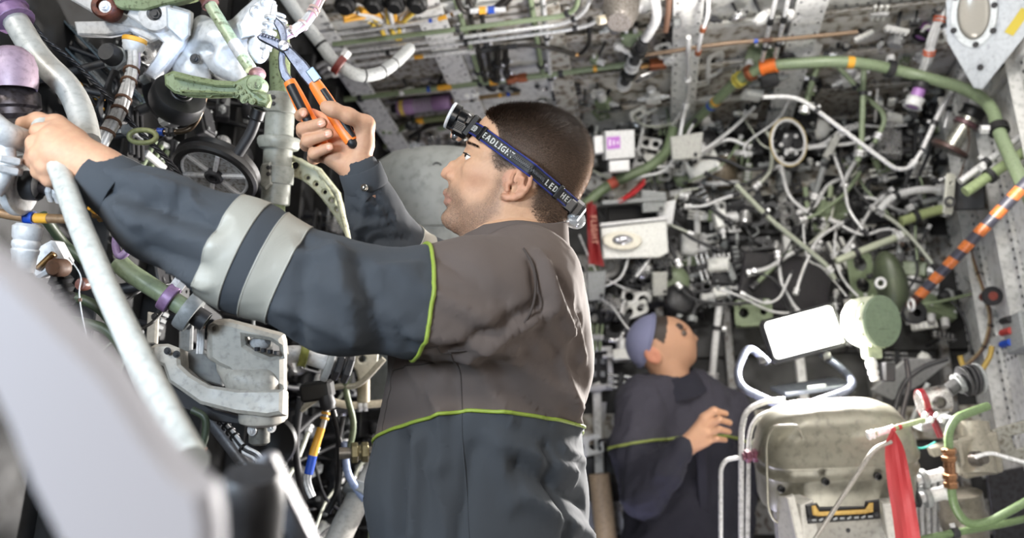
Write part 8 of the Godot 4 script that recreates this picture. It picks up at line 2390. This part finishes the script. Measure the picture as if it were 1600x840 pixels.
func build_fittings() -> void:
	rng.seed = 2024
	var kinds := fitting_kinds()
	var tones := [["white", M(Color(0.92, 0.92, 0.90), 0.38, 0.0, "grime", 8.0), pale_metal()], ["pale grey", M(Color(0.80, 0.80, 0.79), 0.36, 0.15, "grime", 8.0), steel()], ["dark grey", charcoal(), grey_paint()], ["sage green", green_paint(), pale_metal()], ["silver", M(Color(0.78, 0.78, 0.78), 0.26, 0.8, "grime", 9.0), charcoal()]]
	var proto := {}
	var anchors := [["the dark red lettered streamer", 930, 365], ["the white panel with oval port", 990, 372], ["the tan canister", 1128, 276], ["the loop of tied wires", 1234, 222], ["the V shaped steel tube", 1400, 265], ["the black wall bracket", 1500, 300], ["the worklight", 1255, 520], ["the long pale slanting tube", 1225, 360], ["the second man's cap", 1000, 530], ["the pale square frame", 935, 575], ["the silver wall cylinder", 1500, 205], ["the green hose behind the nape", 1030, 240], ["the grey gear housing", 968, 30], ["the headlamp", 715, 185], ["the bronze union pipe", 800, 124], ["the raised pliers", 460, 100], ["the grey actuator column", 436, 230], ["the spoked pulley", 338, 268], ["the scissor link", 395, 555], ["the hanging harness", 495, 700], ["the gripping hand", 110, 225], ["the middle ceiling frame", 1070, 80], ["the pair of lengthwise steel pipes", 1205, 60], ["the blue and black connector", 1405, 40], ["the striped pole", 1500, 400], ["the round grey green drum", 1370, 500]]
	var zones := [ # x0, y0, x1, y1, how many, gap, size from, to, plane, offsets, dark share, group
		[905, 190, 1120, 345, 62, 20, 0.5, 1.3, "B", 0.03, 0.13, 0.30, "small fittings crowding the back bulkhead"],
		[1120, 190, 1480, 345, 60, 25, 0.5, 1.3, "B", 0.03, 0.12, 0.62, "small fittings crowding the back bulkhead"],
		[905, 345, 1150, 475, 60, 20, 0.5, 1.3, "B", 0.03, 0.13, 0.25, "small fittings crowding the back bulkhead"],
		[1150, 345, 1440, 475, 40, 25, 0.5, 1.3, "B", 0.03, 0.12, 0.60, "small fittings crowding the back bulkhead"],
		[905, 465, 1000, 700, 20, 24, 0.6, 1.3, "B", 0.05, 0.12, 0.4, "small fittings crowding the back bulkhead"],
		[1090, 430, 1190, 600, 18, 24, 0.6, 1.3, "B", 0.05, 0.14, 0.3, "small fittings crowding the back bulkhead"],
		[1320, 420, 1490, 560, 16, 26, 0.6, 1.3, "B", 0.05, 0.14, 0.4, "small fittings crowding the back bulkhead"],
		[600, 130, 960, 240, 30, 26, 0.5, 1.2, "C", 0.02, 0.06, 0.4, "small fittings under the ceiling"],
		[930, 5, 1470, 180, 46, 30, 0.5, 1.3, "C", 0.02, 0.06, 0.3, "small fittings under the ceiling"],
		[1370, 120, 1480, 300, 16, 26, 0.6, 1.3, "B", 0.16, 0.35, 0.3, "small fittings crowding the back bulkhead"],
		[150, 60, 420, 330, 34, 30, 0.6, 1.2, "L", 0.10, 0.22, 0.75, "small fittings on the left wall"],
		[230, 330, 600, 560, 26, 28, 0.6, 1.3, "L", 0.10, 0.24, 0.75, "small fittings on the left wall"],
		[455, 540, 605, 840, 34, 24, 0.6, 1.4, "L", 0.12, 0.40, 0.5, "small fittings on the left wall"]]
	var keep_clear := [Rect2(530, 140, 300, 52), Rect2(925, 306, 126, 104), Rect2(905, 300, 42, 122), Rect2(958, 276, 56, 48), Rect2(902, 530, 66, 156), Rect2(930, 196, 72, 82), Rect2(1040, 200, 64, 54), Rect2(1155, 388, 148, 100), Rect2(980, 490, 220, 200), Rect2(1280, 200, 40, 56), Rect2(1044, 314, 40, 66)]
	var placed := []
	for z in zones:
		var own := []
		var tries := 0
		while own.size() < z[4] and tries < 2500:
			tries += 1
			var p := V(rng.randf_range(z[0], z[2]), rng.randf_range(z[1], z[3]))
			var ok := true
			for o in own:
				if o.distance_to(p) < z[5]: ok = false; break
			for q in keep_clear:
				if q.has_point(p): ok = false
			if not ok: continue
			own.append(p)
			var sz := rng.randf_range(z[6], z[7]) * (1.5 if rng.randf() < 0.15 else 1.0)
			var off := minf(rng.randf_range(z[9], z[10]), 0.13 * sz)
			var at := B(p.x, p.y, off) if z[8] == "B" else (C(p.x, p.y, off) if z[8] == "C" else L(p.x, p.y, off))
			var kd := rng.randi() % kinds.size()
			var tn: int = 2 if rng.randf() < z[11] else [0, 0, 1, 1, 3, 4, 4][rng.randi() % 7]
			var n := Vector3.BACK if z[8] == "B" else (Vector3.DOWN if z[8] == "C" else Vector3.RIGHT)
			var bx := Basis.IDENTITY if z[8] == "B" else (Basis.from_euler(Vector3(PI / 2, 0, 0)) if z[8] == "C" else Basis.from_euler(Vector3(0, PI / 2, 0)))
			var turn := bx * Basis.from_euler(Vector3(rng.randf_range(-0.3, 0.3), rng.randf_range(-0.5, 0.5), [0.0, 0.0, PI / 2, -PI / 2, PI][rng.randi() % 5] + rng.randf_range(-0.3, 0.3)))
			placed.append({"k": kd, "t": tn, "p": p, "at": at, "b": turn * sz, "n": n, "off": off, "g": z[12]})
	# the nearest landmark, the side it lies on, and the rank among its like name each one
	var seen := {}
	for e in placed:
		var best := 1e9
		for a in anchors:
			var d: float = e.p.distance_to(V(a[1], a[2]))
			if d < best: best = d; e.a = a
		var v: Vector2 = e.p - V(e.a[1], e.a[2])
		e.side = ("right of" if v.x > 0 else "left of") if absf(v.x) > absf(v.y) else ("below" if v.y > 0 else "above")
		e.d = best
		e.key = "%s %s %s %s" % [tones[e.t][0], kinds[e.k][2], e.side, e.a[0]]
		if not seen.has(e.key): seen[e.key] = []
		seen[e.key].append(e)
	for key in seen:
		var l: Array = seen[key]
		l.sort_custom(func(a, b): return a.d < b.d)
		for i in l.size():
			l[i].label = key if l.size() == 1 else key + [", nearest to it", ", second nearest", ", third nearest", ", fourth nearest", ", fifth nearest", ", sixth nearest"][mini(i, 5)]
	for e in placed:
		var kd: Array = kinds[e.k]
		var pk := "%d/%d" % [e.k, e.t]
		var t: Node3D
		if not proto.has(pk):
			t = Node3D.new()
			t.name = numbered(kd[0])
			add_child(t, true)
			kd[3].call(t, tones[e.t][1], tones[e.t][2])
			obj("mount_post", MB.new().cyl(Vector3(0, 0, -0.16), Vector3(0, 0, 0.002), 0.006, -1, 8), charcoal(), t)
			proto[pk] = t
		else:
			t = proto[pk].duplicate()
			t.name = numbered(kd[0])
			add_child(t, true)
		tag(t, e.label, kd[1], e.g)
		t.transform = Transform3D(e.b, e.at)
	# short bent tubes and wires threading between them
	var cols := [["steel", steel()], ["white", white_paint()], ["green", green_paint()], ["dark", charcoal()], ["pale", M(Color(0.66, 0.67, 0.62), 0.38, 0.2, "grime", 9.0)], ["black", black()]]
	var lines := []
	for k in 94:
		var layer := 0.17 + 0.0012 * k if k < 66 else 0.22 + 0.003 * (k - 66)
		var left := k >= 66
		var p := V(rng.randf_range(905, 1470), rng.randf_range(185, 480)) if not left else (V(rng.randf_range(180, 300), rng.randf_range(470, 560)) if k < 74 else V(rng.randf_range(470, 590), rng.randf_range(550, 820)))
		var q := []
		var a := rng.randf() * TAU
		var c := p
		for j in 4:
			q.append(B(c.x, c.y, layer) if not left else L(c.x, c.y, layer))
			a += rng.randf_range(-0.9, 0.9)
			c += Vector2.from_angle(a) * rng.randf_range(22, 60)
		var ci: int = [0, 0, 1, 3, 2, 4, 3, 4][rng.randi() % 8] if not left else [3, 5, 3, 4, 2, 5][rng.randi() % 6]
		var wire := rng.randf() < 0.35
		var r := sized(rng.randf_range(1.4, 2.0) if wire else rng.randf_range(2.0, 3.8), q[1])
		var path := spline(q, 5) if wire else round_path(q, 0.04, 5)
		var best := 1e9
		var an := []
		for e in anchors:
			var d: float = p.distance_to(V(e[1], e[2]))
			if d < best: best = d; an = e
		var v := p - V(an[1], an[2])
		var side := ("right of" if v.x > 0 else "left of") if absf(v.x) > absf(v.y) else ("below" if v.y > 0 else "above")
		lines.append({"d": best, "key": "%s %s %s %s" % [cols[ci][0], "loose wire" if wire else "bent tube", side, an[0]], "n": "loose_wire" if wire else "bent_tube", "c": "wire" if wire else "pipe", "path": path, "r": r, "m": cols[ci][1], "w": wire, "l": left})
	var by := {}
	for e in lines:
		if not by.has(e.key): by[e.key] = []
		by[e.key].append(e)
	for key in by:
		var l: Array = by[key]
		l.sort_custom(func(a, b): return a.d < b.d)
		for i in l.size():
			var e: Dictionary = l[i]
			var label: String = key + " starting close by" if l.size() == 1 else key + [", nearest to it", ", second nearest", ", third nearest", ", fourth nearest", ", fifth nearest"][mini(i, 4)]
			var grp := "loose wires" if e.w else "short bent tubes"
			grp += " on the left wall" if e.l else " on the back bulkhead"
			var mb := MB.new().sweep(e.path, e.r, 8)
			if e.w:
				tag(obj(e.n, mb, e.m), label, e.c, grp)
			else:
				var t := thing(e.n, label, e.c, grp)
				obj("tube", mb, e.m, t)
				fit(t, e.path, e.r, [0.03, "nut", e.r * 4.0])
				fit(t, e.path, e.r, [0.97, "nut", e.r * 4.0, charcoal()])
				settle(t)

# ---------------------------------------------------------------- the scene
func _ready() -> void:
	# camera
	var cam := Camera3D.new()
	cam.name = "camera"
	add_child(cam)
	cam.transform = Transform3D(look, eye)
	cam.near = 0.03; cam.far = 60.0
	cam.keep_aspect = Camera3D.KEEP_HEIGHT
	var ca := CameraAttributesPhysical.new()
	ca.frustum_focal_length = 35.0
	ca.frustum_focus_distance = 1.17
	ca.exposure_aperture = 4.5
	ca.frustum_near = 0.03; ca.frustum_far = 60.0
	ca.frustum_focal_length = FL
	cam.attributes = ca
	cam.current = true
	# sky: the dim grey daylight of a hangar, seen only through the open side behind the camera
	var we := WorldEnvironment.new()
	we.name = "environment"
	var env := Environment.new()
	env.background_mode = Environment.BG_SKY
	var sk := ProceduralSkyMaterial.new()
	sk.sky_top_color = Color(0.60, 0.62, 0.66); sk.sky_horizon_color = Color(0.66, 0.67, 0.70)
	sk.ground_bottom_color = Color(0.30, 0.30, 0.31); sk.ground_horizon_color = Color(0.55, 0.55, 0.57)
	sk.sky_energy_multiplier = 0.55
	sk.ground_energy_multiplier = 0.55
	env.sky = Sky.new(); env.sky.sky_material = sk
	env.tonemap_mode = Environment.TONE_MAPPER_LINEAR
	env.tonemap_exposure = 0.80
	env.sdfgi_enabled = true; env.ssao_enabled = true; env.ssil_enabled = true
	we.environment = env
	add_child(we)
	# unseen lights out of view, placed to light the men and the bay
	for e in [["key_light", Vector3(-0.62, 1.30, -0.06), Vector3(-0.48, 1.35, -0.95), Vector2(0.22, 0.22), 1.45, Color(0.84, 0.92, 1.0)],
			["unseen_front_light", Vector3(-1.2, 2.45, 1.7), Vector3(0.25, 1.6, -2.4), Vector2(0.5, 0.4), 8.0, Color(1.0, 0.99, 0.97)],
			["fill_light", Vector3(0.5, 1.25, 2.0), Vector3(0.30, 2.1, -2.6), Vector2(1.4, 1.0), 3.8, Color(1.0, 0.97, 0.94)],
			["unseen_ceiling_light", Vector3(0.45, 2.50, -1.05), Vector3(0.40, 1.5, -3.0), Vector2(0.5, 0.25), 1.9, Color(1.0, 0.98, 0.96)],
			["unseen_floor_light", Vector3(0.35, 0.50, -1.75), Vector3(0.25, 2.6, -2.05), Vector2(0.4, 0.4), 1.1, Color(1.0, 0.98, 0.96)],
			["unseen_low_light", Vector3(-0.10, 0.55, -2.55), Vector3(0.45, 1.35, -2.50), Vector2(0.3, 0.3), 1.5, Color(0.86, 0.86, 1.0)]]:
		var al := AreaLight3D.new()
		al.name = e[0]
		add_child(al)
		al.position = e[1]
		al.look_at(e[2], Vector3.UP)
		al.area_size = e[3]; al.light_energy = e[4]; al.light_color = e[5]
		al.area_range = 12.0; al.area_attenuation = 2.0
		al.shadow_enabled = true
	shapes["grime"] = noise_tex(0.028, [[0.0, gray(0.74)], [0.30, gray(0.90)], [0.46, gray(0.97)], [1.0, gray(1.0)]], 3, 512, 5)
	shapes["dirty"] = noise_tex(0.026, [[0.0, Color(0.42, 0.37, 0.32)], [0.28, Color(0.66, 0.62, 0.57)], [0.42, Color(0.88, 0.87, 0.85)], [0.60, gray(0.97)], [1.0, gray(1.0)]], 11, 512, 6)
	shapes["chipped"] = noise_tex(0.022, [[0.0, Color(0.34, 0.32, 0.27)], [0.24, Color(0.60, 0.58, 0.50)], [0.34, Color(0.93, 0.95, 0.91)], [1.0, gray(1.0)]], 17, 512, 5)
	shapes["rough"] = noise_tex(0.02, [[0.0, gray(0.55)], [1.0, gray(1.0)]], 23, 256, 4)
	shapes["pores"] = noise_tex(0.06, [[0.0, gray(0.2)], [1.0, gray(0.9)]], 29, 512, 3)
	var wv := Image.create(128, 128, false, Image.FORMAT_RGB8)
	for y in 128:
		for x in 128:
			var k := (x + y) % 8
			var v := 0.86 + 0.14 * sin(PI * k / 8.0) - (0.05 if (x / 2 + y / 3) % 7 == 0 else 0.0)
			wv.set_pixel(x, y, Color(v, v, v))
	shapes["weave"] = ImageTexture.create_from_image(wv)
	build_setting()
	build_man()
	build_rest()
